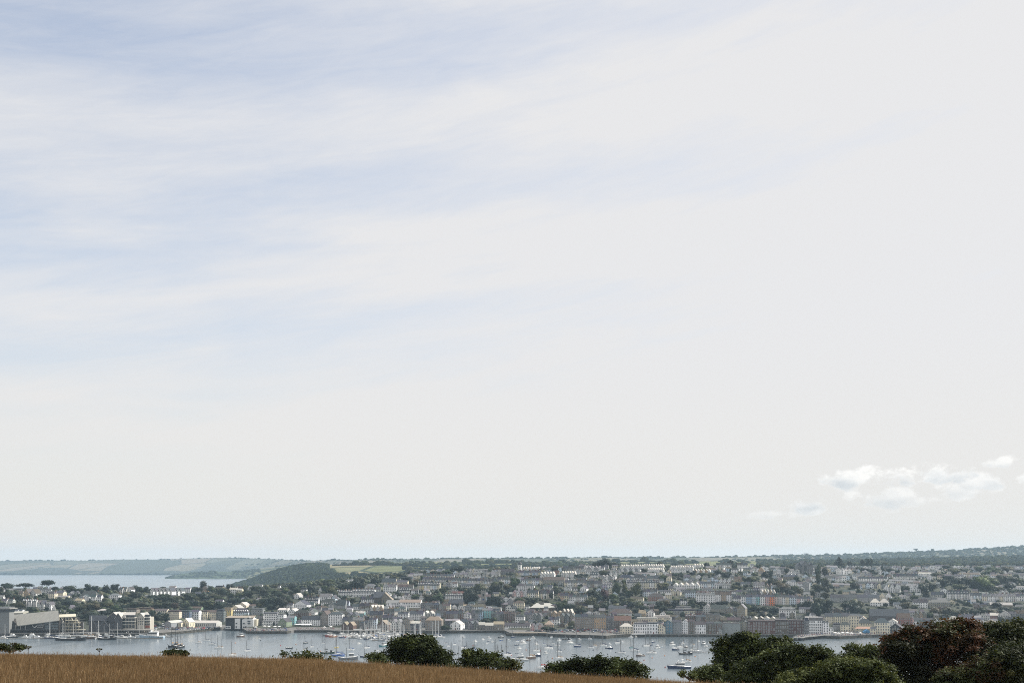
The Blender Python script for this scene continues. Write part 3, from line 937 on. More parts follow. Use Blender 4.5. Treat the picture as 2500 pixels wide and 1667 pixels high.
row('C', 'shop_building', 'the tall town row below the square church tower', [
    (1092, 1300, 625, 652, 715, 'dark grey/grey/brown', 'g', 'slate', 4), (1300, 1432, 640, 660, 722, 'grey/stone/cream', 'g', 'brown', 3), (1262, 1372, 715, 742, 792, 'blue/grey', 'g', 'slate', 2), (1380, 1580, 720, 752, 835, 'brick red/brown/grey', 'g', 'slate', 4), (1580, 1662, 742, 768, 826, 'white', 'f', 'slate', 1), (1680, 1812, 715, 745, 830, 'dark grey/grey/blue', 'g', 'slate', 3), (1810, 1930, 690, 715, 822, 'turquoise', 'g', 'light grey', 2), (1930, 2014, 695, 722, 832, 'dark grey/grey', 'g', 'slate', 2)])
row('C', 'warehouse', 'the marina frontage behind the masts', [
    (168, 292, 792, 826, 900, 'grey', 'g', 'slate', 2), (160, 300, 850, 890, 945, 'brown', 'f', 'tan', 2, 'n'), (292, 420, 795, 830, 936, 'stone', 'g', 'light grey', 2), (380, 480, 840, 858, 938, 'dark grey', 'g', 'slate', 2), (480, 572, 800, 825, 936, 'grey/pale blue', 'g', 'slate', 2), (572, 702, 832, 885, 946, 'brown', 'f', 'tan', 1), (742, 862, 820, 862, 955, 'pale grey', 'f', 'light grey', 2),
    (968, 1082, 842, 868, 952, 'dark grey', 'g', 'pale', 1), (1140, 1335, 788, 832, 962, 'stone', 'h', 'tan', 1), (880, 965, 800, 830, 950, 'stone', 'f', 'slate', 1)])
row('C', 'shed', 'the low boat sheds along the seawall', [(1430, 1560, 838, 882, 945, 'white', 'f', 'pale'), (1640, 1762, 842, 876, 940, 'dark grey', 'f', 'slate', 2), (1762, 1840, 855, 885, 940, 'stone', 'g', 'pale', 1, 'x'), (1842, 1940, 862, 892, 948, 'brown', 'g', 'pale', 1, 'x'), (1935, 2060, 848, 878, 952, 'stone', 'g', 'tan', 1, 'x'), (1560, 1640, 822, 850, 930, 'dark grey', 'g', 'slate')])
# --- tile D
row('D', 'terraced_house', 'the blue and yellow terrace below the observatory', [(272, 582, 252, 272, 312, 'yellow/cream/white/blue/pale blue/cream/blue/pale blue', 'g', 'slate', 9)])
row('D', 'terraced_house', 'the stepped white gables right of the observatory', [(565, 735, 265, 295, 352, 'white', 'f', 'pale', 5, 's', {'dy': -4}), (735, 790, 250, 280, 320, 'orange/pale grey', 'g', 'red', 2), (815, 985, 258, 290, 335, 'white/pale grey', 'f', 'pale', 6, 's')])  # pale gable roofs: sun glint of slate put into the colour
row('D', 'house', 'dark-roofed house left of the observatory', [(110, 268, 230, 262, 305, 'dark grey', 'g', 'dark slate')])
row('D', 'terraced_house', 'the white terraces below the observatory', [(0, 232, 328, 352, 404, 'white/pale blue/white', 'g', 'slate', 6), (345, 598, 340, 362, 420, 'white/pale blue/cream', 'g', 'slate', 6)])
row('D', 'hall', 'large stone hall on the upper slope', [(605, 850, 325, 362, 425, 'stone', 'g', 'brown', 1, 'wx', {'d': 14})])
row('D', 'terraced_house', 'the pale terrace right of the stone hall', [(852, 1112, 362, 386, 442, 'cream/white/pale grey', 'g', 'slate', 7), (1112, 1292, 368, 400, 452, 'grey/stone/pale grey', 'g', 'slate', 4), (1292, 1412, 388, 415, 462, 'lilac/white', 'g', 'light grey', 2, 'd')])
row('D', 'house', 'the white houses on the green middle slope', [(292, 500, 402, 428, 482, 'white', 'h', 'slate', 2), (600, 715, 420, 442, 470, 'white', 'g', 'slate', 2), (1036, 1112, 428, 460, 498, 'white', 'f', 'slate'), (835, 935, 440, 462, 490, 'white', 'f', 'slate', 2), (950, 1035, 442, 460, 488, 'white', 'g', 'slate', 2), (180, 262, 575, 612, 672, 'grey', 'f', 'slate'), (255, 382, 600, 630, 705, 'cream', 'h', 'brown'), (385, 440, 660, 672, 712, 'white', 't', 'light grey')])
row('D', 'terraced_house', 'the stepped terraces on the middle slope', [(245, 412, 480, 512, 562, 'pink/white', 'f', 'slate', 4), (412, 548, 478, 512, 568, 'cream/white', 'g', 'slate', 3), (565, 722, 478, 515, 578, 'cream/white', 'g', 'slate', 4), (802, 902, 512, 545, 605, 'tan/cream', 'g', 'slate', 2), (902, 1122, 530, 558, 612, 'pale grey/white', 'g', 'slate', 5)])
row('D', 'apartment_block', 'the large dark-roofed blocks behind the poplars', [(1500, 1810, 298, 332, 372, 'pale grey', 'h', 'dark slate', 2, 'x'), (1590, 1780, 362, 390, 476, 'pale grey', 'g', 'slate', 3, 'd'), (1780, 1960, 362, 390, 476, 'cream/white', 'g', 'slate', 3, 'd'), (1820, 1960, 310, 340, 370, 'pale grey', 'g', 'slate', 2)])
row('D', 'terraced_house', 'the ridge rows of bright parallel roofs', [(1505, 1775, 180, 204, 232, 'pale grey/white', 'f', 'pale', 10, 'sn'), (1775, 2014, 176, 202, 232, 'white/pale grey', 'f', 'pale', 9, 'sn'), (1480, 1740, 215, 238, 268, 'grey/white', 'f', 'slate', 8, 'sn'), (1820, 2014, 222, 244, 272, 'white', 'f', 'pale', 8, 'sn')])  # pale here is painted sun glint on end-on slate slopes
row('D', 'house', 'the scattered roofs on the upper middle slope', [(970, 1165, 232, 262, 300, 'white/cream', 'h', 'light grey', 3), (1150, 1255, 268, 300, 338, 'white', 'g', 'slate', 2, 'd'), (835, 960, 198, 222, 252, 'grey', 'g', 'dark slate', 2), (970, 1080, 198, 222, 252, 'pale grey', 'g', 'dark slate', 2), (1080, 1280, 195, 225, 262, 'white/grey', 'f', 'light grey', 5), (1280, 1450, 300, 322, 358, 'grey/white', 'f', 'light grey', 4), (1380, 1500, 250, 280, 320, 'white/pale grey', 'f', 'slate', 4), (0, 110, 240, 262, 300, 'cream', 'g', 'light grey', 3), (360, 560, 212, 228, 250, 'white/cream', 'f', 'pale', 8, 'sn')])
row('D', 'terraced_house', 'the pale blue terrace beside the orange brick house', [(1770, 1945, 468, 495, 560, 'pale blue/white', 'g', 'slate', 4)])
row('D', 'house', 'brick house among trees right of the poplars', [(1832, 2010, 515, 556, 630, 'red', 'h', 'brown', 1)])
row('D', 'hall', 'big hall with broad pale flat roof mid-slope', [(450, 748, 632, 684, 712, 'brown', 'h', 'pale', 1, 'n', {'d': 16})])
row('D', 'shop_building', 'the brick town row left of the long white quay building', [(0, 142, 735, 752, 845, 'dark grey/grey', 'g', 'slate', 3), (142, 275, 732, 755, 855, 'brick red', 'g', 'brown', 3), (278, 382, 770, 795, 868, 'white', 't', 'light grey', 1), (382, 482, 740, 762, 850, 'dark grey/grey', 'g', 'slate', 2), (482, 580, 748, 780, 850, 'dark grey', 'f', 'slate', 2), (500, 700, 720, 740, 790, 'grey/stone', 'g', 'brown', 4)])
row('D', 'warehouse', 'the long white quay building', [(85, 450, 868, 905, 965, 'white', 'g', 'slate', 1, 'F2x', {'d': 11})])
row('D', 'house', 'the gables between white quay building and car park', [(455, 590, 868, 905, 955, 'pink/pale grey/pink', 'f', 'slate', 3), (620, 725, 838, 880, 935, 'tan', 'h', 'tan'), (680, 795, 795, 822, 885, 'white', 'g', 'slate', 2), (700, 820, 722, 752, 800, 'tan', 'f', 'tan', 2), (820, 945, 700, 742, 800, 'stone', 'f', 'pale', 3), (790, 970, 752, 790, 860, 'stone/dark grey', 'f', 'slate', 3)])
row('D', 'warehouse', 'the stone row behind the quay car park', [(972, 1130, 760, 792, 942, 'stone', 'g', 'slate', 2), (1130, 1205, 765, 795, 942, 'stone', 'g', 'slate', 1), (1205, 1338, 768, 798, 942, 'tan', 'g', 'slate', 1), (1338, 1430, 780, 802, 942, 'dark grey', 'g', 'slate', 2), (1430, 1632, 782, 835, 942, 'brown', 'g', 'red', 1, '', {'d': 14})])
row('D', 'hall', 'the big halls above the quay car park', [(1370, 1645, 698, 748, 812, 'pale grey', 'h', 'brown', 1, 'n', {'d': 18}), (1368, 1565, 665, 695, 745, 'grey', 'g', 'slate', 1, 'wx'), (1720, 1800, 712, 750, 800, 'tan', 'g', 'tan', 1), (1812, 1900, 708, 742, 792, 'white', 'f', 'slate', 1)])
row('D', 'shop_building', 'the cream waterfront group right of the car park', [(1502, 1650, 868, 905, 990, 'cream', 'h', 'pale', 1, ''), (1660, 1818, 862, 878, 995, 'white', 't', 'light grey', 1, 'F3'), (1700, 1945, 800, 815, 880, 'cream', 't', 'pale', 1, ''), (1818, 1945, 858, 872, 998, 'white', 't', 'slate', 1, 'F3'), (1945, 2030, 868, 905, 998, 'cream', 'f', 'brown', 1), (1900, 2090, 778, 800, 870, 'cream', 't', 'pale', 1, 'w')])
# --- tile E
row('E', 'terraced_house', 'the five pointed white gables mid-hill', [(200, 512, 392, 425, 468, 'white', 'f', 'pale', 5, 's')])
row('E', 'terraced_house', 'the white-blue terrace right of the pointed gables', [(520, 692, 378, 402, 464, 'white/pale blue', 'g', 'slate', 4), (692, 885, 398, 420, 464, 'white/pale grey', 'g', 'light grey', 4)])
row('E', 'terraced_house', 'the big white terrace above the stone gables', [(478, 700, 508, 534, 635, 'white', 'g', 'light grey', 4), (700, 890, 498, 530, 632, 'white/tan', 'g', 'brown', 3), (620, 945, 482, 498, 540, 'white', 't', 'light grey', 4, 'x')])
row('E', 'house', 'the pale houses left of the big white terrace', [(345, 482, 478, 505, 572, 'pale blue', 'g', 'slate', 2), (180, 292, 475, 500, 545, 'cream', 'f', 'slate', 2), (30, 180, 478, 494, 524, 'white', 'g', 'slate', 2), (285, 375, 580, 602, 650, 'white', 't', 'slate', 2)])
row('E', 'terraced_house', 'the painted terrace with the orange end house', [(905, 1002, 540, 575, 622, 'white', 'g', 'slate', 2), (1005, 1060, 530, 553, 640, 'white', 'g', 'slate', 1), (1060, 1130, 530, 553, 645, 'blue', 'g', 'slate', 1), (1130, 1230, 530, 553, 652, 'pale blue/turquoise', 'g', 'slate', 2), (1230, 1328, 530, 553, 660, 'white/pink', 'g', 'slate', 2), (1328, 1392, 535, 556, 662, 'orange', 'g', 'slate', 1)])
row('E', 'terraced_house', 'the pastel terrace right of the orange house', [(1394, 1480, 520, 552, 655, 'pale grey', 'g', 'slate', 2), (1480, 1562, 535, 560, 655, 'white/cream', 'g', 'slate', 2), (1562, 1650, 540, 562, 655, 'pale blue', 'g', 'slate', 2), (1650, 1815, 552, 578, 640, 'pink/white/pale grey', 'g', 'slate', 4)])
row('E', 'house', 'the sawtooth roofs above the orange house', [(1225, 1400, 472, 505, 545, 'white/tan', 'f', 'pale', 5, 's'), (945, 1070, 478, 500, 535, 'green/pale grey', 'g', 'slate', 2), (1060, 1220, 455, 490, 530, 'dark grey', 'g', 'dark slate', 2, 'd'), (1150, 1280, 385, 420, 462, 'white', 'g', 'light grey', 3), (1280, 1370, 402, 440, 480, 'stone', 'f', 'brown', 2), (1000, 1115, 382, 408, 442, 'white/grey', 'g', 'slate', 3), (740, 880, 345, 378, 402, 'white', 'f', 'slate', 3)])  # pale sawtooth colour imitates sunlit slate
row('E', 'hall', 'the stone school gables below the big white terrace', [(562, 640, 640, 680, 755, 'pale grey', 'f', 'light grey'), (640, 830, 652, 695, 758, 'stone', 'g', 'slate', 1), (832, 905, 678, 710, 772, 'stone', 'f', 'slate'), (905, 955, 690, 720, 775, 'stone', 'g', 'slate'), (955, 1052, 640, 692, 795, 'stone', 'f', 'light grey')])
row('E', 'hotel', 'white villa with dormers above the brick warehouses', [(1450, 1640, 672, 712, 805, 'white', 'h', 'light grey', 1, 'dF3')])
row('E', 'office_building', 'the curved grey offices on the lower slope', [(235, 420, 668, 690, 730, 'white', 't', 'light grey', 2), (140, 325, 702, 722, 778, 'grey', 't', 'slate', 1, 'w'), (327, 465, 702, 722, 778, 'cream', 't', 'slate', 1, 'w'), (465, 552, 702, 722, 778, 'brick red', 't', 'slate', 1)])
row('E', 'warehouse', 'the waterfront gables left of the concrete block', [(25, 100, 868, 895, 1000, 'cream', 'f', 'brown', 1), (104, 196, 830, 862, 1005, 'teal', 'f', 'slate', 1), (198, 305, 828, 852, 1005, 'grey', 'g', 'slate', 1), (307, 382, 820, 856, 1006, 'white', 'f', 'light grey', 1), (385, 460, 825, 845, 1000, 'brown', 'g', 'brown', 1), (462, 592, 848, 882, 1008, 'white', 'g', 'brown', 1, 'F3'), (594, 775, 850, 868, 1000, 'brown', 'g', 'slate', 2), (702, 778, 915, 942, 1005, 'grey', 'f', 'slate', 1, 's')])
row('E', 'warehouse', 'blank concrete block on the waterfront', [(782, 990, 862, 872, 1012, 'grey', 't', 'light grey', 1, 'n')])
row('E', 'warehouse', 'the red brick waterfront warehouses', [(992, 1082, 838, 872, 985, 'stone', 'f', 'slate', 1), (1084, 1400, 832, 852, 1008, 'brick red', 't', 'brown', 1, 'F4', {'d': 14}), (1402, 1560, 826, 842, 1010, 'brown', 't', 'brown', 1, 'F3', {'d': 14}), (1562, 1742, 828, 842, 1012, 'brick red', 't', 'brown', 1, 'F4', {'d': 14})])
row('E', 'shop_building', 'the brick upper row behind the concrete block', [(345, 480, 768, 785, 835, 'brick red', 'g', 'brown', 2, 'd'), (480, 600, 770, 790, 840, 'grey/brown', 'g', 'slate', 2), (595, 760, 755, 772, 860, 'stone', 't', 'light grey', 2), (760, 1000, 800, 830, 868, 'brick red', 'g', 'brown', 3), (1000, 1120, 780, 812, 850, 'brown/stone', 'f', 'slate', 3), (1120, 1400, 790, 812, 840, 'cream/brown/white', 'f', 'pale', 4)])
row('E', 'house', 'the hazy ridge houses at the hilltop', [(712, 885, 160, 186, 235, 'white', 'g', 'dark slate', 2), (962, 1078, 162, 186, 235, 'white', 'g', 'dark slate', 2), (892, 970, 222, 240, 285, 'white', 't', 'light grey', 1), (700, 800, 192, 212, 245, 'white/cream', 'f', 'slate', 3), (590, 690, 200, 214, 238, 'yellow/cream', 'g', 'light grey', 2), (955, 1010, 200, 225, 260, 'white', 'f', 'light grey', 2)])
row('E', 'terraced_house', 'the sawtooth roof rows at the hilltop', [(170, 440, 192, 215, 245, 'white/pale grey', 'f', 'pale', 10, 'sn'), (440, 560, 170, 192, 225, 'white/pale grey', 'f', 'pale', 4, 'sn'), (180, 420, 228, 250, 278, 'white', 'f', 'slate', 8, 'sn'), (420, 640, 235, 252, 278, 'white/tan', 'f', 'pale', 7, 'sn')])  # pale roof colour stands in for the sun glinting off slate
row('E', 'house', 'the pale houses below the twin-towered church', [(1380, 1470, 248, 268, 300, 'white', 'g', 'light grey', 2), (1500, 1660, 300, 320, 360, 'stone', 'g', 'slate', 2), (1540, 1640, 258, 285, 312, 'white', 'f', 'slate', 2), (1725, 1800, 378, 402, 482, 'grey', 'f', 'slate'), (1730, 1820, 482, 496, 545, 'white', 't', 'light grey', 1), (1200, 1270, 205, 250, 300, 'tan', 'f', 'brown', 1), (1210, 1310, 348, 362, 385, 'cream', 'f', 'light grey', 3), (920, 1010, 320, 345, 378, 'tan', 'g', 'brown', 2)])
row('E', 'hotel', 'white hotel with dark balcony bands by the pier', [(1800, 1965, 800, 835, 1000, 'white', 't', 'light grey', 1, 'wF5', {'d': 14})])
row('E', 'shop_building', 'the pale-roofed building behind the balcony hotel', [(1745, 1800, 800, 840, 1005, 'dark grey', 't', 'slate', 1, 'w'), (1755, 1905, 790, 838, 905, 'white', 'g', 'pale', 1, 'x'), (1900, 1962, 800, 840, 920, 'white', 'f', 'light grey', 1), (1962, 2030, 835, 858, 1000, 'white', 't', 'light grey', 2)])
# --- tile F
row('F', 'shop_building', 'the cream buildings at the pier head', [(45, 150, 970, 980, 1045, 'white', 't', 'light grey', 1), (0, 45, 900, 915, 1030, 'white', 'g', 'slate', 1), (60, 330, 815, 852, 930, 'cream', 'g', 'slate', 3), (232, 335, 910, 942, 1015, 'cream', 'h', 'dark slate', 1), (320, 420, 838, 850, 1005, 'cream', 't', 'light grey', 1, ''), (420, 565, 880, 925, 985, 'cream', 'h', 'slate', 1), (430, 500, 850, 880, 930, 'white', 'f', 'tan', 1), (552, 608, 970, 985, 1062, 'cream', 'g', 'slate', 1), (602, 752, 872, 918, 1060, 'cream', 'h', 'slate', 1, 'F4'), (735, 830, 880, 908, 980, 'white', 'f', 'pale', 1), (752, 880, 928, 975, 1062, 'black', 'f', 'dark slate', 1), (150, 232, 925, 940, 1005, 'grey', 't', 'slate', 1, 'w')])
row('F', 'hall', 'the huge dark slate roofed hall right of pier', [(552, 960, 778, 850, 905, 'dark grey', 'g', 'slate', 1, 'nx', {'d': 18})])
row('F', 'house', 'the mixed gables above the rusty bushes', [(840, 975, 820, 868, 952, 'red', 'g', 'brown', 1), (975, 1008, 855, 880, 950, 'pink', 'f', 'slate'), (1010, 1060, 900, 915, 960, 'white', 'f', 'slate'), (1060, 1200, 890, 920, 990, 'dark grey', 'g', 'slate', 2), (1215, 1272, 875, 905, 950, 'white', 'f', 'light grey', 1), (1285, 1330, 870, 890, 930, 'white', 'f', 'light grey'), (1388, 1500, 848, 885, 940, 'cream', 'h', 'pale', 1), (1020, 1150, 800, 835, 880, 'stone/tan', 'f', 'slate', 3)])
row('F', 'house', 'the coloured row above the dark right-hand trees', [(1515, 1655, 828, 850, 910, 'lilac', 'g', 'slate', 3), (1655, 1780, 865, 882, 925, 'white', 'h', 'slate', 1), (1742, 1830, 822, 842, 910, 'pale grey', 'g', 'light grey', 2), (1835, 1922, 815, 842, 895, 'red', 'g', 'pale', 1), (1780, 1900, 890, 915, 960, 'tan', 'f', 'tan'), (1925, 2040, 792, 835, 910, 'pale grey', 'f', 'slate'), (2040, 2110, 800, 825, 905, 'dark grey', 'g', 'slate'), (2110, 2250, 785, 820, 905, 'dark grey', 'g', 'brown', 2)])
row('F', 'hall', 'the long grey roofs behind the twin round trees', [(120, 400, 618, 650, 702, 'grey', 'g', 'slate', 2, 'x'), (400, 640, 618, 650, 702, 'grey', 'g', 'slate', 2, 'x'), (552, 748, 662, 702, 745, 'white', 'h', 'pale', 2)])
row('F', 'house', 'the middle slope right of the long grey roofs', [(640, 770, 598, 640, 695, 'cream/white', 'f', 'slate', 2), (800, 872, 702, 722, 750, 'white', 'g', 'slate', 1), (1010, 1160, 668, 702, 765, 'white', 'g', 'slate', 2), (1182, 1400, 672, 702, 772, 'stone', 'h', 'light grey', 1, 'w'), (720, 812, 475, 497, 525, 'cream', 'h', 'light grey'), (690, 862, 505, 555, 602, 'white', 'f', 'slate', 3, 'd'), (962, 1085, 500, 560, 602, 'white', 'f', 'slate', 2), (860, 930, 622, 640, 665, 'white', 'g', 'light grey', 2)])
row('F', 'terraced_house', 'the right-hand terrace above the parked cars', [(1200, 1335, 588, 620, 655, 'pale grey', 'g', 'slate', 3), (1378, 1605, 572, 610, 675, 'white/pale grey', 'g', 'slate', 7, 'd'), (1618, 1745, 598, 625, 682, 'white/pale blue', 'g', 'slate', 4), (1752, 2105, 608, 636, 695, 'cream/white/white/pale grey', 'g', 'light grey', 8), (2110, 2230, 610, 635, 690, 'white', 'g', 'slate', 3)])
row('F', 'shed', 'the low pale sheds below the parked cars', [(1650, 1792, 705, 722, 745, 'stone', 'g', 'slate', 2, 'n'), (1840, 2065, 704, 730, 752, 'stone', 'g', 'pale', 1, 'nx')])
row('F', 'terraced_house', 'the upper white rows right of the conifer', [(362, 562, 392, 418, 468, 'white/cream', 'g', 'light grey', 5), (415, 722, 425, 445, 478, 'white', 'g', 'slate', 8), (792, 1060, 392, 420, 468, 'white/pale grey', 'g', 'slate', 8), (1068, 1200, 380, 395, 425, 'white', 'g', 'pale', 4)])
row('F', 'house', 'the white houses under the great conifer', [(182, 262, 335, 352, 425, 'white', 'f', 'light grey', 2), (270, 350, 342, 365, 425, 'white', 'h', 'pale', 2), (175, 240, 425, 442, 482, 'white', 'g', 'light grey', 2)])

# ------------------------------------------------------------------ single landmarks
def poly(tile, pts, D):
    return [at(TU_(tile, x), TY_(tile, y), D) for x, y in pts]


# maritime museum -----------------------------------------------------
Dm = 1212.0
mus = thing('museum_building', 'long grey museum with one huge tilted roof and boarded dark walls on the quay', 'museum', at(TU_('A', 400), TY_('A', 945), Dm))


def rel(root, pts):
    lx, ly, lz = root.location
    return [(p[0] - lx, p[1] - ly, p[2] - lz) for p in pts]


mb = MB()
ul, um_, ur = at(TU_('A', 108), TY_('A', 772), Dm + 24), None, at(TU_('A', 682), TY_('A', 715), Dm + 24)
lr, ll, lt = at(TU_('A', 692), TY_('A', 832), Dm - 2), at(TU_('A', 210), TY_('A', 895), Dm - 2), at(TU_('A', 108), TY_('A', 803), Dm + 17)
mb.extrude(rel(mus, [ul, ur, lr, ll, lt]), (0, 0.15, -0.7))
mb.build('roof', M['paleroof'], mus)
mb = MB()
mb.extrude(rel(mus, poly('A', [(2, 748), (270, 742), (270, 760), (112, 772), (2, 775)], Dm + 36)), (0, 14, 1.2))
mb.build('rear_roof', pbr('pale_sheet_roof', (0.42, 0.41, 0.35), rough=0.5, var=0.15), mus)
mb = MB()
mb.extrude(rel(mus, poly('A', [(120, 815), (215, 890), (470, 862), (688, 832), (688, 1000), (120, 1000)], Dm + 1.5)), (0, 20, 0))
mb.extrude(rel(mus, poly('A', [(115, 805), (682, 745), (682, 835), (115, 900)], Dm + 20)), (0, 6, 0))
mb.build('wall', M['timber'], mus)
for x in (185, 240, 297):
    a, b_ = rel(mus, poly('A', [(x, 893), (x, 945)], Dm - 1.5))
    post = MB().tube(b_, (a[0], a[1], a[2] + 1), 0.35, n=6).build('column', M['concrete'], mus)
a, b_ = rel(mus, poly('A', [(112, 946), (690, 946)], Dm - 2.5))
MB().box(a[0], b_[0], a[1], a[1] + 4, a[2] - 0.5, a[2]).build('deck', M['timber'], mus)
mr = MB()
for i in range(40):
    t = a[0] + (b_[0] - a[0]) * i / 39
    mr.box(t - 0.05, t + 0.05, a[1], a[1] + 0.1, a[2], a[2] + 1.1)
mr.box(a[0], b_[0], a[1] - 0.06, a[1] + 0.16, a[2] + 1.1, a[2] + 1.2)
mr.build('railing', M['mast'], mus)
for i in range(22):
    x = 120 + 570 * i / 21
    p, q = rel(mus, poly('A', [(x, 948), (x, 1012)], Dm - 2))
    MB().tube(q, p, 0.3, n=5).build('pile', M['timber'], mus)
for k, (x0, x1, y0, y1) in enumerate([(525, 680, 858, 878), (525, 680, 888, 905), (525, 600, 915, 935), (610, 680, 915, 935)]):
    p, q = rel(mus, poly('A', [(x0, y1), (x1, y0)], Dm + 1.3))
    MB().box(p[0], q[0], p[1], p[1] + 0.3, p[2], q[2]).build('window', [pbr('strip_glass', (0.10, 0.13, 0.14), rough=0.15, spec=0.6)], mus)
# emblem: an open ring with a break, and three lines of small capitals beside it
mb = MB()
c0 = rel(mus, poly('A', [(405, 888)], Dm + 1.25))[0]
for i in range(20):
    t0, t1 = math.radians(60 + 290 * i / 20), math.radians(60 + 290 * (i + 1) / 20)
    wd = 0.25 + 0.75 * i / 20
    r0, r1 = 2.6 - wd, 2.6
    mb.extrude([(c0[0] + r * math.cos(t), c0[1], c0[2] + r * math.sin(t)) for r, t in ((r0, t0), (r1, t0), (r1, t1), (r0, t1))], (0, -0.12, 0))
mb.build('emblem', M['white'], mus)


def letters(txt, size, loc, parent, mat, name='lettering', align='LEFT'):
    cu = bpy.data.curves.new('letters', 'FONT')
    cu.body = txt
    cu.size = size
    cu.extrude = 0.04
    cu.align_x = align
    cu.resolution_u = 2
    o = bpy.data.objects.new('letters', cu)
    col.objects.link(o)
    dg = bpy.context.evaluated_depsgraph_get()
    me = bpy.data.meshes.new_from_object(o.evaluated_get(dg))
    bpy.data.objects.remove(o)
    me.materials.clear()
    me.materials.append(mat)
    q = link(name, me, parent, loc=loc)
    q.rotation_euler = (math.radians(90), 0, 0)
    return q


c1_ = rel(mus, poly('A', [(432, 880)], Dm + 1.2))[0]
letters('NATIONAL', 1.75, c1_, mus, M['white'])
letters('MARITIME', 1.75, (c1_[0], c1_[1], c1_[2] - 1.9), mus, M['white'])
letters('MUSEUM', 1.75, (c1_[0], c1_[1], c1_[2] - 3.8), mus, M['white'])

# lookout tower of the museum
tw = thing('lookout_tower', 'tapering grey lookout tower with a glazed top at the left end of the museum', 'tower', at(TU_('A', 55), TY_('A', 945), Dm - 6))
s_ = (Dm - 6) / F / 4.795
pr = [(-50, 945, -4), (50, 945, -4)]
mb = MB()
hh = (945 - 735) * s_
b0, b1 = 51 * s_, 56 * s_
mb.add([(-b0, 0, -6), (b0, 0, -6), (b0, 11, -6), (-b0, 11, -6), (-b1, -0.5, hh), (b1, -0.5, hh), (b1, 11.5, hh), (-b1, 11.5, hh)], [(0, 3, 2, 1), (4, 5, 6, 7), (0, 1, 5, 4), (1, 2, 6, 5), (2, 3, 7, 6), (3, 0, 4, 7)])
mb.build('wall', pbr('tower_granite', (0.22, 0.225, 0.22), rough=0.85, var=0.12, scale=0.5), tw)
MB().box(-b1 - 0.4, b1 + 0.4, -1, 12, hh + 0.05, hh + 3.4).build('window', M['glass'], tw)
MB().box(-80 * s_, 80 * s_, -4, 15, hh + 3.45, hh + 4.2).build('canopy', M['concrete'], tw)
MB().extrude([(-60 * s_, -2, hh + 4.2), (60 * s_, -2, hh + 4.2), (66 * s_, -2, hh + 5.6), (-66 * s_, -2, hh + 5.6)], (0, 14, 0)).build('roof', M['mast'], tw)
for x in (-40, -10, 22):
    MB().tube((x * s_, 4, hh + 5.6), (x * s_, 4, hh + 8.5), 0.15).build('antenna', M['mast'], tw)

# white sail sculpture above the museum roof
p = at(TU_('A', 631), TY_('A', 715), 1262)
sl = thing('sail_sculpture', 'slim white sail-shaped sculpture rising behind the museum roof', 'sculpture', (p[0], p[1], ground_z(p[0], p[1])))
hz_ = p[2] - sl.location[2]
hs_ = 65 * 1262 / F / 4.795
MB().tube((0, 0, 0), (0, 0, hz_ + hs_), 0.3, 0.12).build('mast', M['mast'], sl)
MB().extrude([(-2.4, -0.1, hz_), (2.2, -0.1, hz_), (1.8, -0.1, hz_ + hs_ * 0.45), (0.3, -0.1, hz_ + hs_), (-0.9, -0.1, hz_ + hs_ * 0.5)], (0, 0.25, 0)).build('sail', M['white'], sl)

# stepped pavilion with white A-frames right of the museum
Dp = 1222.0
pv = thing('pavilion', 'stepped waterside pavilion of white A-frames, balconies and pale ridge roof beside the museum', 'pavilion', at(TU_('A', 810), TY_('A', 945), Dp))
cream = pbr('cream_paint', (0.60, 0.56, 0.44), rough=0.6, var=0.12)


def pbox(root, tile, x0, x1, y0, y1, D, dep, name, mat, color=None):
    a, b2 = rel(root, poly(tile, [(x0, y1), (x1, y0)], D))
    return MB().box(a[0], b2[0], a[1], a[1] + dep, a[2], b2[2]).build(name, mat, root, color)


pbox(pv, 'A', 692, 925, 852, 1000, Dp + 3, 14, 'wall', M['timber'])
pbox(pv, 'A', 700, 890, 800, 852, Dp + 5, 10, 'upper_wall', M['timber'])
mb = MB()
mb.extrude(rel(pv, [at(TU_('A', 690), TY_('A', 800), Dp + 2), at(TU_('A', 888), TY_('A', 790), Dp + 2), at(TU_('A', 888), TY_('A', 760), Dp + 12), at(TU_('A', 690), TY_('A', 768), Dp + 12)]), (0, 0.1, 0.5))
mb.build('roof', cream, pv)
for (xc, y0, y1, hwid) in [(722, 808, 855, 26), (840, 800, 860, 28), (895, 808, 862, 26), (735, 880, 925, 22), (800, 862, 905, 24), (870, 868, 912, 24)]:
    a, t, c = rel(pv, poly('A', [(xc - hwid, y1), (xc, y0), (xc + hwid, y1)], Dp))
    fr = MB().tube(a, t, 0.28, n=4)
    fr.tube(c, t, 0.28, n=4)
    fr.tube(a, c, 0.22, n=4)
    fr.build('frame', cream, pv)
for (x0, x1, y0, y1) in [(692, 990, 938, 946), (692, 925, 905, 910), (720, 925, 860, 865), (760, 890, 832, 836)]:
    pbox(pv, 'A', x0, x1, y0, y1, Dp - 2, 5, 'balcony', cream)
for x in (694, 735, 770, 805, 842, 880, 922):
    pbox(pv, 'A', x - 2, x + 2, 805 if x < 900 else 830, 1000, Dp - 1.5, 0.5, 'post', cream)
for (x0, x1, y0, y1) in [(705, 745, 912, 936), (752, 800, 912, 936), (810, 860, 912, 936), (868, 915, 912, 936), (705, 760, 872, 900), (775, 830, 872, 900), (845, 915, 872, 900)]:
    pbox(pv, 'A', x0, x1, y0, y1, Dp + 2.8, 0.4, 'window', M['glass'])

# wharf apartments --------------------------------------------------
Dw = 1215.0
grey_board = pbr('grey_boarding', (0.085, 0.085, 0.09), rough=0.8, var=0.3, scale=0.8, stretch=(3, 1, 0.2))
pale_board = pbr('pale_weatherboard', (0.46, 0.43, 0.37), rough=0.8, var=0.15)


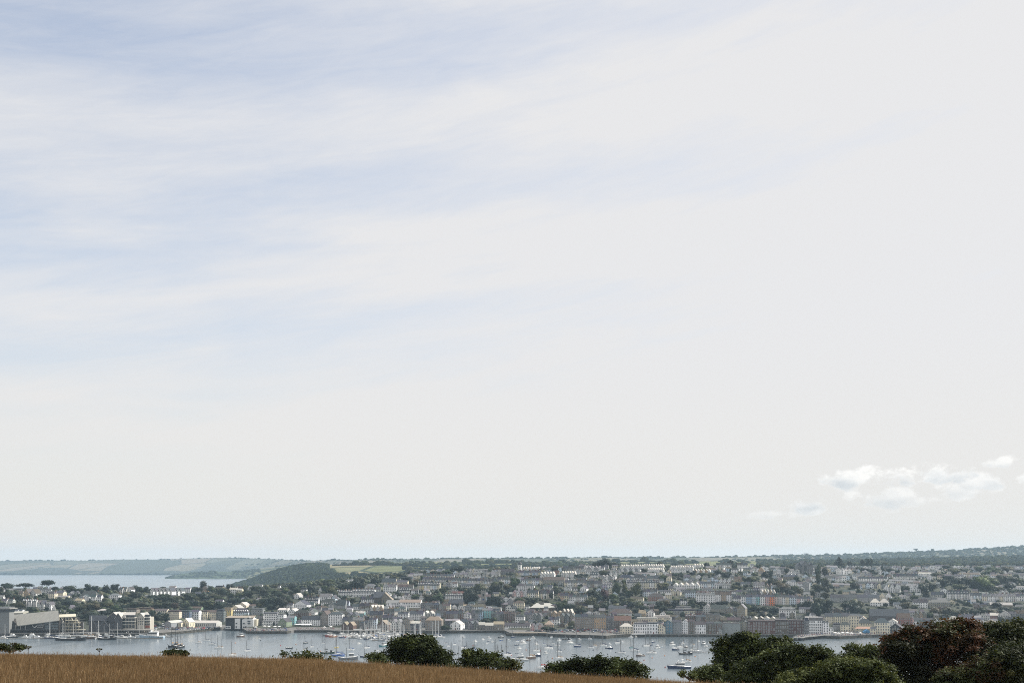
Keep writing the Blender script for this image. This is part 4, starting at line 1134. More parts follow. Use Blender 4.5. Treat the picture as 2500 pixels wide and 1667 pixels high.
def gable_block(name, label, tile, x0, xp, x1, yp, ye, yb, D, dep, wallm):
    root = thing(name, label, 'apartments', at(TU_(tile, (x0 + x1) / 2), TY_(tile, yb), D))
    pts = rel(root, poly(tile, [(x0, yb + 50), (x1, yb + 50), (x1, ye), (xp, yp), (x0, ye)], D))
    MB().extrude(pts, (0, dep, 0)).build('wall', wallm, root)
    l, p, r = rel(root, poly(tile, [(x0 - 4, ye + 3), (xp, yp - 4), (x1 + 4, ye + 3)], D - 0.6))
    MB().extrude([l, p, r, (r[0], r[1], r[2] - 0.5), (p[0], p[1], p[2] - 0.5), (l[0], l[1], l[2] - 0.5)], (0, dep + 1.2, 0)).build('roof', M['roof'], root, ROOF['pale'])
    return root


def face_windows(root, tile, xs, ys, w, h, D):
    for y in ys:
        for x in xs:
            pbox(root, tile, x - w / 2, x + w / 2, y - h / 2, y + h / 2, D - 0.12, 0.3, 'window', M['glass'])


ga = gable_block('apartment_block', 'dark gabled wharf apartments, rear gable of the pair with twin peaks', 'A', 1255, 1325, 1395, 742, 795, 950, Dw + 14, 20, grey_board)
face_windows(ga, 'A', (1290, 1325), (820, 850, 880, 910), 14, 16, Dw + 14)
gb = gable_block('apartment_block', 'dark gabled wharf apartments, front gable with pale balconied wing', 'A', 1340, 1382, 1425, 748, 808, 950, Dw, 24, grey_board)
face_windows(gb, 'A', (1362, 1382, 1403), (830, 860, 890, 920), 9, 14, Dw)
# balconied wing between the gables
MB().extrude(rel(gb, [at(TU_('A', 1392), TY_('A', 800), Dw + 4), at(TU_('A', 1575), TY_('A', 800), Dw + 4), at(TU_('A', 1588), TY_('A', 735), Dw + 16), at(TU_('A', 1388), TY_('A', 738), Dw + 16)]), (0, 0.2, -0.5)).build('wing_roof', M['roof'], gb, ROOF['pale'])
pbox(gb, 'A', 1426, 1588, 800, 1000, Dw + 5, 16, 'wing_wall', pale_board)
for k, (y0, y1) in enumerate([(770, 792), (812, 838), (850, 875), (885, 920)]):
    for j in range(4):
        xx = 1440 + j * 36
        pbox(gb, 'A', xx, xx + 26, y0, y1, Dw + (4.7 if k else 3.4), 0.5 if k else 4.5, 'window', M['glass'])
for y0 in (800, 842, 880):
    pbox(gb, 'A', 1424, 1582 if y0 < 880 else 1480, y0, y0 + 6, Dw + 2.2, 3, 'balcony', pbr('balcony_white', (0.66, 0.65, 0.58), var=0.1) if y0 == 800 else bpy.data.materials['balcony_white'])
MB().extrude(rel(gb, poly('A', [(1420, 800), (1470, 800), (1458, 775), (1440, 775)], Dw + 1.5)), (0, 3, 0)).build('dormer', M['roof'], gb, ROOF['pale'])
gc = gable_block('apartment_block', 'pale stone-fronted gabled wharf apartments with red ground floor, right of the dark gables', 'A', 1605, 1645, 1688, 750, 798, 925, Dw + 6, 22, pale_board)
face_windows(gc, 'A', (1625, 1645, 1665), (815, 845, 875), 10, 15, Dw + 6)
pbox(gc, 'A', 1690, 1755, 795, 1000, Dw + 9, 14, 'wing_wall', pale_board)
MB().extrude(rel(gc, [at(TU_('A', 1660), TY_('A', 795), Dw + 8), at(TU_('A', 1758), TY_('A', 795), Dw + 8), at(TU_('A', 1722), TY_('A', 740), Dw + 18), at(TU_('A', 1640), TY_('A', 742), Dw + 18)]), (0, 0.2, -0.5)).build('wing_roof', M['roof'], gc, ROOF['pale'])
for y0, y1 in [(765, 785), (805, 822), (838, 855), (870, 885)]:
    for xx in (1694, 1716, 1738):
        pbox(gc, 'A', xx, xx + 14, y0, y1, Dw + (8.6 if y0 > 790 else 8.2), 0.6 if y0 > 790 else 5, 'window', M['glass'])
for y0 in (797, 828, 860):
    pbox(gc, 'A', 1688, 1758, y0, y0 + 5, Dw + 6.5, 3, 'balcony', bpy.data.materials['balcony_white'])
pbox(gc, 'A', 1692, 1750, 892, 916, Dw + 8.5, 0.6, 'shopfront', M['render'], (0.30, 0.10, 0.07))
gd = thing('apartment_block', 'low dark block with long slate roof behind the marina masts', 'apartments', at(TU_('A', 1150), TY_('A', 930), Dw + 10))
pbox(gd, 'A', 1040, 1258, 835, 1000, Dw + 12, 14, 'wall', grey_board)
MB().extrude(rel(gd, [at(TU_('A', 1035), TY_('A', 838), Dw + 11), at(TU_('A', 1262), TY_('A', 838), Dw + 11), at(TU_('A', 1255), TY_('A', 772), Dw + 20), at(TU_('A', 1045), TY_('A', 772), Dw + 20)]), (0, 0.2, -0.5)).build('roof', M['roof'], gd, ROOF['dark slate'])
for x in range(1060, 1250, 24):
    for y in (855, 885, 912):
        pbox(gd, 'A', x, x + 12, y, y + 14, Dw + 11.85, 0.3, 'window', M['glass'])

# boardwalk under the wharf apartments
bw = thing('boardwalk', 'raised boardwalk on dark piles below the wharf apartments', 'boardwalk', at(TU_('A', 1500), TY_('A', 950), Dw - 5))
pbox(bw, 'A', 1290, 1780, 942, 950, Dw - 5, 9, 'deck', M['concrete'])
for i in range(20):
    pbox(bw, 'A', 1295 + i * 25, 1300 + i * 25, 950, 1006, Dw - 4, 0.7, 'pile', M['timber'])

# black and white wharf on stilts --------------------------------------
Db = 1300.0
bwf = thing('wharf_building', 'black and white boarded wharf building standing on dark stilts over the water', 'wharf', at(TU_('B', 900), TY_('B', 935), Db))
blackb = pbr('black_boarding', (0.035, 0.038, 0.042), rough=0.8, var=0.25)
pbox(bwf, 'B', 722, 832, 803, 937, Db, 16, 'wall', blackb)
pbox(bwf, 'B', 830, 892, 812, 933, Db - 1.5, 12, 'tower_wall', M['white'])
pbox(bwf, 'B', 892, 917, 812, 945, Db + 1, 12, 'link_wall', blackb)
pts = rel(bwf, poly('B', [(916, 933), (1050, 933), (1050, 826), (998, 790), (916, 822)], Db - 0.8))
MB().extrude(pts, (0, 18, 0)).build('gable_wall', M['white'], bwf)
pbox(bwf, 'B', 1050, 1086, 820, 933, Db + 3, 14, 'side_wall', cream)  # warm sunlight on the white side wall is put into its cream colour
MB().extrude(rel(bwf, [at(TU_('B', 716), TY_('B', 806), Db - 1.5), at(TU_('B', 1050), TY_('B', 806), Db - 1.5), at(TU_('B', 1080), TY_('B', 780), Db + 12), at(TU_('B', 760), TY_('B', 783), Db + 12)]), (0, 0, 0.6)).build('roof', M['roof'], bwf, ROOF['tan'])
for (x, y, w_, h_) in [(735, 912, 14, 16), (762, 912, 14, 16), (848, 868, 18, 12), (846, 910, 12, 22), (935, 868, 20, 12), (935, 915, 14, 22), (958, 912, 18, 22), (995, 842, 32, 14), (995, 868, 32, 14), (995, 912, 32, 14), (985, 808, 16, 10)]:
    pbox(bwf, 'B', x - w_ / 2, x + w_ / 2, y - h_ / 2, y + h_ / 2, Db - 1.9, 0.6, 'window', M['glass'])
pbox(bwf, 'B', 722, 783, 897, 933, Db - 0.6, 1, 'lower_wall', M['white'])
for i in range(16):
    pbox(bwf, 'B', 722 + i * 22, 730 + i * 22, 934, 966, Db + (i % 2) * 4, 0.8, 'stilt', M['timber'])

# slate church on the slope ------------------------------------------
dk = pbr('dark_church_stone', (0.14, 0.13, 0.12), rough=0.9, var=0.25)


def block_at(tile, x, y):
    return ground_D(TU_(tile, x), TY_(tile, y))


D1 = block_at('C', 640, 655)
ch = thing('church', 'big dark slate-roofed church with a pale sunlit gable slope, standing on the hillside', 'church', at(TU_('C', 640), TY_('C', 655), D1))
pbox(ch, 'C', 540, 668, 560, 700, D1, 22, 'wall', dk)
MB().extrude(rel(ch, [at(TU_('C', 532), TY_('C', 565), D1 - 1), at(TU_('C', 672), TY_('C', 565), D1 - 1), at(TU_('C', 672), TY_('C', 495), D1 + 11), at(TU_('C', 545), TY_('C', 495), D1 + 11)]), (0, 0.3, -0.5)).build('roof', M['roof'], ch, ROOF['slate'])
pts = rel(ch, poly('C', [(630, 700), (752, 700), (752, 590), (668, 510), (630, 580)], D1 - 2))
MB().extrude(pts, (0, 16, 0)).build('gable_wall', pbr('church_stone', (0.2, 0.185, 0.155), rough=0.9, var=0.25), ch)
a, b_, c_ = rel(ch, poly('C', [(625, 588), (668, 505), (758, 592)], D1 - 2.6))
MB().extrude([a, b_, c_, (c_[0], c_[1], c_[2] - 0.6), (b_[0], b_[1], b_[2] - 0.6), (a[0], a[1], a[2] - 0.6)], (0, 17.5, 0)).build('gable_roof', M['roof'], ch, ROOF['tan'])  # sunlit paleness of this slope is painted in as tan
for x in (560, 585, 610, 650, 690):
    pbox(ch, 'C', x, x + 8, 590, 632, D1 - 2.2, 0.5, 'window', M['glass'])

# church with square tower -------------------------------------------
D2 = block_at('C', 1830, 700)
st = pbr('grey_granite', (0.27, 0.26, 0.24), rough=0.9, var=0.2)
c2 = thing('church', 'long low church with a square pinnacled stone tower among dark trees', 'church', at(TU_('C', 1700), TY_('C', 700), D2))
pbox(c2, 'C', 1560, 1858, 690, 760, D2, 12, 'wall', dk)
MB().extrude(rel(c2, [at(TU_('C', 1555), TY_('C', 694), D2 - 0.6), at(TU_('C', 1862), TY_('C', 694), D2 - 0.6), at(TU_('C', 1855), TY_('C', 645), D2 + 7), at(TU_('C', 1572), TY_('C', 645), D2 + 7)]), (0, 0.3, -0.5)).build('roof', M['roof'], c2, ROOF['tan'])
pbox(c2, 'C', 1412, 1582, 630, 760, D2 + 8, 12, 'nave_wall', dk)
MB().extrude(rel(c2, [at(TU_('C', 1405), TY_('C', 640), D2 + 7), at(TU_('C', 1590), TY_('C', 640), D2 + 7), at(TU_('C', 1582), TY_('C', 584), D2 + 15), at(TU_('C', 1425), TY_('C', 584), D2 + 15)]), (0, 0.3, -0.5)).build('nave_roof', M['roof'], c2, ROOF['slate'])
tower = pbox(c2, 'C', 1796, 1850, 492, 760, D2 + 9, 7, 'tower', st)
for x in (1796, 1842):
    for q in (9, 14.5):
        a, b_ = rel(c2, poly('C', [(x, 492), (x + 8, 474)], D2 + q))
        MB().box(a[0], b_[0], a[1], a[1] + 1.3, a[2], b_[2]).build('pinnacle', st, c2)
pbox(c2, 'C', 1792, 1854, 488, 494, D2 + 8.6, 7.8, 'parapet', st)
pbox(c2, 'C', 1814, 1830, 520, 550, D2 + 8.85, 0.4, 'louvre', M['dark'])
pbox(c2, 'C', 1812, 1832, 580, 596, D2 + 8.85, 0.4, 'clock', pbr('clock_face', (0.02, 0.06, 0.2), var=0.1))
for x in range(1590, 1850, 32):
    pbox(c2, 'C', x, x + 10, 702, 722, D2 - 0.15, 0.4, 'window', M['glass'])
p_ = rel(c2, poly('C', [(1823, 474)], D2 + 12))[0]
MB().tube((p_[0], p_[1], p_[2] - 3), (p_[0], p_[1], p_[2] + 5), 0.12).build('flagpole', M['mast'], c2)

# observatory tower ----------------------------------------------------
D3 = block_at('D', 330, 270)
ob = thing('observatory_tower', 'slim white observatory tower with dark cap on the hilltop', 'tower', at(TU_('D', 330), TY_('D', 270), D3))
s3 = D3 / F / 4.795
MB().lathe([(24 * s3, -5), (24 * s3, 8 * s3 * 0 + 80 * s3), (27 * s3, 82 * s3), (27 * s3, 88 * s3)], 14).build('wall', M['white'], ob)
MB().lathe([(23 * s3, 88.1 * s3), (23 * s3, 104 * s3)], 14).build('lantern', M['glass'], ob)
MB().lathe([(28 * s3, 104.2 * s3), (16 * s3, 118 * s3), (2 * s3, 124 * s3)], 14).build('roof', M['roof'], ob, ROOF['dark slate'])
for k in (20, 45, 68):
    MB().box(-4 * s3, 4 * s3, -24.6 * s3, -23 * s3, k * s3, (k + 10) * s3).build('window', M['glass'], ob)

# hazy twin-towered church at the right --------------------------------
D4 = block_at('E', 1760, 300)
c3 = thing('church', 'hazy grey stone church with steep gable and flanking turrets far up the slope', 'church', at(TU_('E', 1760), TY_('E', 300), D4))
pts = rel(c3, poly('E', [(1715, 330), (1800, 330), (1800, 190), (1757, 140), (1715, 190)], D4))
hz_stone = pbr('grey_church_stone', (0.20, 0.205, 0.21), rough=0.9, var=0.2)
MB().extrude(pts, (0, 30, 0)).build('wall', hz_stone, c3)
a, b_, c_ = rel(c3, poly('E', [(1708, 196), (1757, 133), (1807, 196)], D4 - 0.5))
MB().extrude([a, b_, c_, (c_[0], c_[1], c_[2] - 0.7), (b_[0], b_[1], b_[2] - 0.7), (a[0], a[1], a[2] - 0.7)], (0, 31, 0)).build('roof', M['roof'], c3, ROOF['slate'])
for x0, x1, y in ((1662, 1712, 190), (1802, 1848, 185)):
    pbox(c3, 'E', x0, x1, y, 330, D4 + 3, 14, 'aisle', hz_stone)
    pts = rel(c3, poly('E', [(x0, y), (x1, y), ((x0 + x1) / 2, y - 30)], D4 + 3))
    MB().extrude(pts, (0, 14, 0)).build('aisle_roof', M['roof'], c3, ROOF['slate'])
for x, y in ((1718, 165), (1797, 150)):
    a, b_ = rel(c3, poly('E', [(x, 220), (x, y)], D4 - 1))
    MB().tube((a[0], a[1], a[2] - 12), b_, 1.5, 0.2, 8).build('turret', hz_stone, c3)
MB().box(*(lambda p, q: (p[0], q[0], p[1], p[1] + 0.5, p[2], q[2]))(*rel(c3, poly('E', [(1744, 250), (1770, 190)], D4 - 0.3)))).build('window', M['glass'], c3)


# ------------------------------------------------------------------ trees of the town
def blob(seed, sub=1, amp=0.25):
    """lumpy dark core of a crown: unit icosphere with radial noise"""
    r_ = np.random.default_rng(seed)
    t = (1 + 5 ** 0.5) / 2
    v = np.array([(-1, t, 0), (1, t, 0), (-1, -t, 0), (1, -t, 0), (0, -1, t), (0, 1, t), (0, -1, -t), (0, 1, -t), (t, 0, -1), (t, 0, 1), (-t, 0, -1), (-t, 0, 1)], float)
    f = [(0, 11, 5), (0, 5, 1), (0, 1, 7), (0, 7, 10), (0, 10, 11), (1, 5, 9), (5, 11, 4), (11, 10, 2), (10, 7, 6), (7, 1, 8), (3, 9, 4), (3, 4, 2), (3, 2, 6), (3, 6, 8), (3, 8, 9), (4, 9, 5), (2, 4, 11), (6, 2, 10), (8, 6, 7), (9, 8, 1)]
    v = list(v / np.linalg.norm(v[0]))
    for _ in range(sub):
        mid, nf = {}, []

        def mp_(a, b):
            k = (min(a, b), max(a, b))
            if k not in mid:
                m_ = v[a] + v[b]
                v.append(m_ / np.linalg.norm(m_))
                mid[k] = len(v) - 1
            return mid[k]
        for a, b, c in f:
            x, y, z = mp_(a, b), mp_(b, c), mp_(c, a)
            nf += [(a, x, z), (b, y, x), (c, z, y), (x, y, z)]
        f = nf
    v = np.array(v)
    v *= (1 + r_.uniform(-amp, amp, len(v)))[:, None]
    return v, np.array(f)


def leaf_quads(cent, nrm, size, seed):
    """one bent quad per centre, facing roughly along nrm"""
    r_ = np.random.default_rng(seed)
    n = len(cent)
    nr = nrm + r_.normal(0, 0.55, (n, 3))
    nr /= np.linalg.norm(nr, axis=1)[:, None] + 1e-9
    up = r_.normal(0, 1, (n, 3))
    a = np.cross(nr, up)
    a /= np.linalg.norm(a, axis=1)[:, None] + 1e-9
    b = np.cross(nr, a)
    s = (size * r_.uniform(0.6, 1.35, n))[:, None]
    asp = r_.uniform(0.55, 0.95, n)[:, None]
    v = np.stack([cent - a * s, cent - b * s * asp, cent + a * s, cent + b * s * asp], 1).reshape(-1, 3)
    f = np.arange(n * 4).reshape(n, 4)
    return v, f


def crown_shell(lobes, n, seed, inner=0.72):
    """points and outward normals spread through a set of ellipsoid lobes (cx,cy,cz,rx,ry,rz)"""
    r_ = np.random.default_rng(seed)
    L = np.array(lobes, float)
    wgt = (L[:, 3] * L[:, 5]) ** 1.0
    pick = r_.choice(len(L), n, p=wgt / wgt.sum())
    d = r_.normal(0, 1, (n, 3))
    d /= np.linalg.norm(d, axis=1)[:, None]
    rad = inner + (1.04 - inner) * r_.random(n) ** 0.6
    lump = 1 + 0.16 * np.sin(d[:, 0] * 7 + pick) * np.sin(d[:, 2] * 6 + 2 * pick) + 0.10 * np.sin(d[:, 1] * 11 + pick)
    p = L[pick, :3] + d * L[pick, 3:] * (rad * lump)[:, None]
    return p, d, pick


def mk_crown(name, lobes, n, size, seed, core=0.72):
    p, d, _ = crown_shell(lobes, n, seed)
    v, f = leaf_quads(p, d, size, seed + 1)
    q = f.reshape(-1, 4)
    tri = np.concatenate([q[:, [0, 1, 2]], q[:, [0, 2, 3]]])
    vs, fs = [v], [tri]
    o = len(v)
    for k, l in enumerate(lobes):
        bv, bf = blob(seed + 10 + k, 1, 0.2)
        vs.append(np.array(l[:3]) + bv * np.array(l[3:]) * core)
        fs.append(bf + o)
        o += len(bv)
    return arr_mesh(name, np.concatenate(vs), np.concatenate(fs), M['leaf'])


def rlobes(r_, n, z0, z1, rad, spread, flat=1.0):
    out_ = []
    for i in range(n):
        a = r_.uniform(0, 2 * math.pi)
        q = r_.uniform(0.2, 1) * spread
        rr = rad * r_.uniform(0.75, 1.2)
        out_.append((q * math.cos(a), q * math.sin(a), r_.uniform(z0, z1), rr, rr, rr * flat))
    return out_


# unit crowns: width about 1, height about 1, base of the tree at z = 0
CROWN = {'round': [], 'pine': [], 'conifer': [], 'tall': [], 'bush': []}
for s in range(5):
    r_ = random.Random(100 + s)
    CROWN['round'].append(mk_crown('crown', [(0, 0, 0.50, 0.40, 0.40, 0.42)] + rlobes(r_, 9, 0.24, 0.80, 0.20, 0.38, 0.9), 1000, 0.038, 200 + s * 7))
    CROWN['bush'].append(mk_crown('crown', [(0, 0, 0.35, 0.40, 0.36, 0.42)] + rlobes(r_, 6, 0.25, 0.70, 0.24, 0.34, 0.9), 750, 0.045, 400 + s * 7))
for s in range(3):
    r_ = random.Random(150 + s)
    CROWN['pine'].append(mk_crown('crown', [(q[0], q[1], q[2], q[3], q[4], q[5]) for q in rlobes(r_, 9, 0.55, 0.84, 0.17, 0.40, 0.8)] + [(0, 0, 0.76, 0.34, 0.34, 0.20)], 700, 0.036, 500 + s * 7, 0.62))
    CROWN['tall'].append(mk_crown('crown', [(0, 0, 0.5, 0.34, 0.34, 0.42)] + rlobes(r_, 7, 0.25, 0.85, 0.22, 0.26, 1.0), 800, 0.042, 600 + s * 7))
    CROWN['conifer'].append(mk_crown('crown', [(0, 0, 0.30 + 0.07 * k + 0.02, 0.44 - 0.045 * k + 0.05 * r_.random(), 0.42 - 0.045 * k, 0.09) for k in range(9)] + [(0, 0, 0.93, 0.08, 0.08, 0.1)], 800, 0.034, 700 + s * 7, 0.6))
mb = MB()
mb.tube((0, 0, -0.25), (0.01, 0.01, 0.30), 0.045, 0.03, 6)
mb.tube((0, 0, 0.28), (0.16, 0.05, 0.62), 0.024, 0.01, 5)
mb.tube((0, 0, 0.26), (-0.15, 0.06, 0.64), 0.024, 0.01, 5)
mb.tube((0, 0, 0.30), (0.02, -0.12, 0.70), 0.022, 0.01, 5)
ME_TRUNK = mb.mesh('trunk', M['bark'])
TCOL = {'dark green': (0.024, 0.034, 0.018), 'green': (0.042, 0.056, 0.023), 'yellow-green': (0.085, 0.092, 0.036), 'deep green': (0.016, 0.026, 0.018), 'reddish': (0.060, 0.036, 0.030), 'olive': (0.056, 0.058, 0.028)}
KINDNAME = {'round': ('broadleaf_tree', 'broadleaf tree'), 'pine': ('pine_tree', 'spreading pine'), 'conifer': ('conifer_tree', 'conifer'), 'tall': ('poplar_tree', 'tall loose tree'), 'bush': ('shrub', 'shrub')}


def trees(tile, desc, items):
    """items: (cx, top, base, width[, kind[, colour]]) in tile pixels"""
    items = sorted(items, key=lambda q: q[0])
    N = len(items)
    for i, it in enumerate(items):
        cx, yt, yb, wd = it[:4]
        kind = it[4] if len(it) > 4 else 'round'
        cn = it[5] if len(it) > 5 else R.choice(['dark green', 'dark green', 'green', 'deep green', 'olive'])
        u, y1, y0 = TU_(tile, cx), TY_(tile, yb), TY_(tile, yt)
        D = ground_D(u, y1)
        x, Y, _ = at(u, y1, D)
        z = ground_z(x, Y)
        h = max(3.0, (H - (y0 - Y0) / F * D) - z)
        W_ = wd / TILE[tile][2] / F * D
        nm, word = KINDNAME[kind]
        pos = from_left(i + 1, N)
        label = fit(f'{cn} {word}, {desc}' if N == 1 else f'{cn} {word}, {pos} in {desc}', f'{cn} tree, {pos} in {desc}')
        root = thing(nm, label, 'shrub' if kind == 'bush' else 'tree', (x, Y, z), R.uniform(0, 6.28), desc if N > 1 else None)
        c = tuple(v * R.uniform(0.85, 1.15) for v in TCOL[cn])
        link('crown', R.choice(CROWN[kind]), root, c, scale=(W_ * 1.02, W_ * 1.02, h * 1.0))
        if kind != 'bush':
            link('trunk', ME_TRUNK, root, scale=(h * 0.9, h * 0.9, h))
        BOXES.append((u - wd / 2 / TILE[tile][2], u + wd / 2 / TILE[tile][2], y0, y1))


trees('A', 'the skyline trees over the sea', [
    (90, 388, 480, 165, 'round', 'deep green'), (290, 392, 485, 215, 'pine', 'deep green'), (556, 357, 470, 205, 'pine', 'deep green'), (635, 432, 500, 120, 'round', 'deep green'), (822, 408, 525, 235, 'round', 'dark green'),
    (1035, 398, 485, 110, 'round', 'deep green'), (1105, 420, 500, 90, 'round', 'deep green'), (1245, 405, 525, 110, 'round', 'deep green'), (1340, 398, 500, 110, 'round', 'deep green'), (1580, 412, 510, 105, 'round', 'deep green'), (1650, 435, 515, 80, 'round', 'dark green'), (1705, 430, 515, 90, 'round', 'deep green'), (15, 430, 520, 80, 'round', 'dark green')])
trees('A', 'the trees among houses behind the museum', [
    (60, 485, 575, 140), (190, 520, 600, 120), (260, 560, 620, 90), (240, 600, 700, 110), (370, 668, 735, 140), (440, 555, 620, 80), (410, 470, 530, 80, 'round', 'reddish'), (470, 520, 570, 70), (180, 620, 700, 100), (30, 610, 680, 90), (660, 570, 620, 120), (580, 590, 660, 80), (700, 640, 710, 130), (545, 670, 725, 60)])
trees('A', 'the wooded park right of the museum', [
    (800, 575, 680, 150, 'round', 'deep green'), (870, 600, 700, 110), (940, 640, 745, 150), (1050, 605, 720, 180), (1130, 620, 720, 120, 'round', 'olive'), (1200, 610, 700, 150), (1290, 605, 705, 150), (1360, 640, 730, 120), (1430, 555, 645, 160), (1510, 545, 640, 130), (1570, 490, 575, 120, 'round', 'deep green'), (1640, 600, 690, 160), (1560, 610, 690, 130), (1780, 530, 620, 170), (1720, 560, 650, 130, 'round', 'olive'), (1850, 610, 695, 180), (1920, 515, 610, 180), (2000, 540, 640, 120), (1985, 605, 690, 140), (1450, 640, 700, 120),
    (1100, 735, 830, 210, 'round', 'deep green'), (1010, 720, 800, 130), (960, 755, 830, 110), (1230, 700, 790, 150, 'round', 'deep green'), (1300, 690, 760, 130), (1400, 690, 740, 110), (1850, 755, 850, 190, 'round', 'dark green'), (1780, 690, 800, 90), (1950, 790, 850, 90), (830, 690, 760, 110, 'round', 'green'), (760, 650, 720, 90)])
trees('B', 'the trees on the skyline near the tall pine', [
    (345, 448, 510, 95), (465, 358, 480, 115, 'tall', 'deep green'), (420, 440, 520, 90), (560, 425, 510, 120), (655, 450, 540, 120), (765, 403, 475, 115, 'round', 'deep green'), (720, 440, 540, 130), (880, 425, 480, 90, 'round', 'reddish'), (940, 440, 500, 80), (1100, 425, 510, 170), (1040, 430, 500, 90), (980, 465, 570, 170), (1180, 450, 540, 150), (1270, 450, 545, 180), (1350, 393, 450, 75, 'conifer', 'dark green'), (1420, 440, 520, 130), (1500, 405, 490, 140), (1560, 440, 540, 120), (1730, 418, 535, 140, 'round', 'deep green'), (1660, 480, 560, 90), (1890, 420, 510, 110), (1960, 435, 520, 130), (1840, 380, 440, 120, 'round', 'green'), (1950, 370, 440, 140, 'round', 'green'), (1300, 410, 460, 90), (1620, 420, 470, 80)])
trees('B', 'the long wooded slope above the quay row', [
    (55, 595, 700, 190), (130, 615, 715, 120, 'round', 'reddish'), (235, 615, 705, 150), (350, 595, 700, 130, 'round', 'deep green'), (290, 510, 610, 170), (450, 510, 605, 190), (380, 540, 620, 120), (520, 585, 715, 210, 'round', 'green'), (665, 600, 710, 150, 'round', 'deep green'), (600, 510, 595, 160), (700, 455, 550, 120), (640, 540, 620, 110), (780, 560, 640, 120), (835, 565, 650, 170, 'round', 'deep green'), (930, 575, 640, 120), (1000, 575, 660, 150, 'round', 'green'), (1090, 590, 670, 140), (1200, 560, 690, 190, 'round', 'deep green'), (1290, 555, 695, 150, 'round', 'deep green'), (1385, 550, 695, 170, 'round', 'deep green'), (1450, 540, 640, 110), (1130, 620, 700, 110), (1240, 630, 710, 130), (140, 530, 620, 200), (20, 540, 640, 130), (880, 500, 580, 150), (780, 500, 570, 120), (1340, 490, 560, 130), (1480, 560, 650, 70), (560, 620, 700, 90, 'round', 'reddish'), (20, 740, 850, 90), (835, 710, 780, 70, 'bush', 'deep green')])
trees('C', 'the trees left of the long hotel', [(345, 332, 480, 210, 'round', 'deep green'), (240, 380, 480, 160), (420, 385, 470, 110, 'round', 'olive'), (555, 332, 425, 140, 'round', 'deep green'), (150, 395, 500, 120), (50, 420, 540, 170, 'round', 'olive'), (40, 350, 430, 150, 'round', 'green'), (640, 330, 390, 90), (930, 318, 380, 160), (1040, 345, 410, 90), (1110, 300, 370, 70), (1000, 380, 440, 100), (190, 350, 400, 90), (760, 300, 360, 130), (870, 290, 330, 100)])
trees('C', 'the trees around the two churches', [(240, 560, 650, 210, 'round', 'green'), (1025, 522, 598, 150, 'round', 'green'), (1190, 515, 640, 150, 'round', 'olive'), (1290, 518, 645, 160, 'round', 'green'), (1675, 430, 640, 180, 'round', 'deep green'), (1780, 395, 520, 180, 'round', 'olive'), (1860, 450, 540, 130), (1625, 480, 650, 110, 'round', 'dark green'), (1890, 530, 690, 100, 'round', 'deep green'), (1975, 530, 690, 150, 'round', 'deep green'), (1960, 380, 520, 170, 'round', 'dark green'), (1560, 440, 510, 120), (820, 520, 570, 90), (980, 520, 570, 80), (1340, 440, 520, 110), (800, 570, 610, 100), (1240, 365, 420, 90)])
trees('C', 'the trees on the fields behind the ridge terraces', [(1110, 245, 300, 110), (1250, 245, 300, 120), (1390, 235, 300, 130), (1480, 195, 280, 110, 'round', 'deep green'), (1550, 185, 275, 100, 'round', 'deep green'), (1170, 270, 320, 100), (1320, 260, 310, 110)])
trees('C', 'the small trees by the seawall', [(1380, 875, 960, 130), (1600, 830, 900, 110), (1860, 800, 870, 150), (960, 795, 850, 160, 'bush', 'deep green'), (1950, 790, 860, 90), (1330, 850, 930, 70)])
trees('D', 'the trees around the observatory slope', [(270, 320, 470, 150, 'round', 'green'), (60, 365, 500, 170, 'round', 'green'), (190, 400, 500, 130), (240, 440, 520, 130), (450, 305, 350, 190, 'round', 'olive'), (250, 270, 320, 110), (780, 290, 340, 90), (1110, 285, 330, 60), (940, 175, 235, 70), (760, 195, 260, 180, 'round', 'olive'), (1310, 112, 190, 190, 'round', 'deep green'), (1230, 140, 190, 130, 'round', 'dark green'), (1400, 140, 190, 140, 'round', 'dark green'), (1245, 190, 245, 110), (1790, 220, 280, 110), (1980, 140, 180, 90), (1000, 290, 340, 70), (1320, 240, 310, 120), (1430, 250, 310, 140)])
trees('D', 'the green middle slope left of the poplars', [(80, 540, 690, 190, 'round', 'deep green'), (330, 560, 660, 140), (480, 560, 640, 160), (760, 460, 540, 110), (700, 500, 590, 70), (1160, 470, 560, 140), (1230, 480, 580, 110), (870, 490, 560, 150), (1050, 500, 570, 120), (640, 590, 650, 120)])
trees('D', 'the poplars on the middle slope', [(1470, 362, 560, 135, 'tall', 'green'), (1560, 385, 545, 95, 'tall', 'yellow-green'), (1690, 382, 560, 160, 'tall', 'yellow-green'), (1330, 450, 600, 130, 'round', 'reddish'), (1430, 510, 620, 140), (1260, 530, 620, 110), (1970, 390, 500, 90, 'round', 'olive'), (1600, 480, 560, 80)])
trees('D', 'the green belt above the stone quay row', [(820, 610, 720, 170), (930, 620, 730, 160, 'round', 'deep green'), (1020, 640, 740, 150), (1150, 550, 700, 200, 'round', 'olive'), (1240, 620, 720, 140), (1320, 610, 710, 130), (1440, 560, 660, 130), (1640, 600, 700, 120), (1720, 590, 720, 150), (1620, 560, 640, 190, 'bush', 'yellow-green'), (1560, 600, 680, 120), (1080, 680, 760, 130), (960, 690, 750, 130), (1690, 680, 760, 120), (1780, 640, 740, 120), (640, 890, 960, 150), (580, 700, 780, 90, 'round', 'deep green'), (720, 910, 960, 90)])
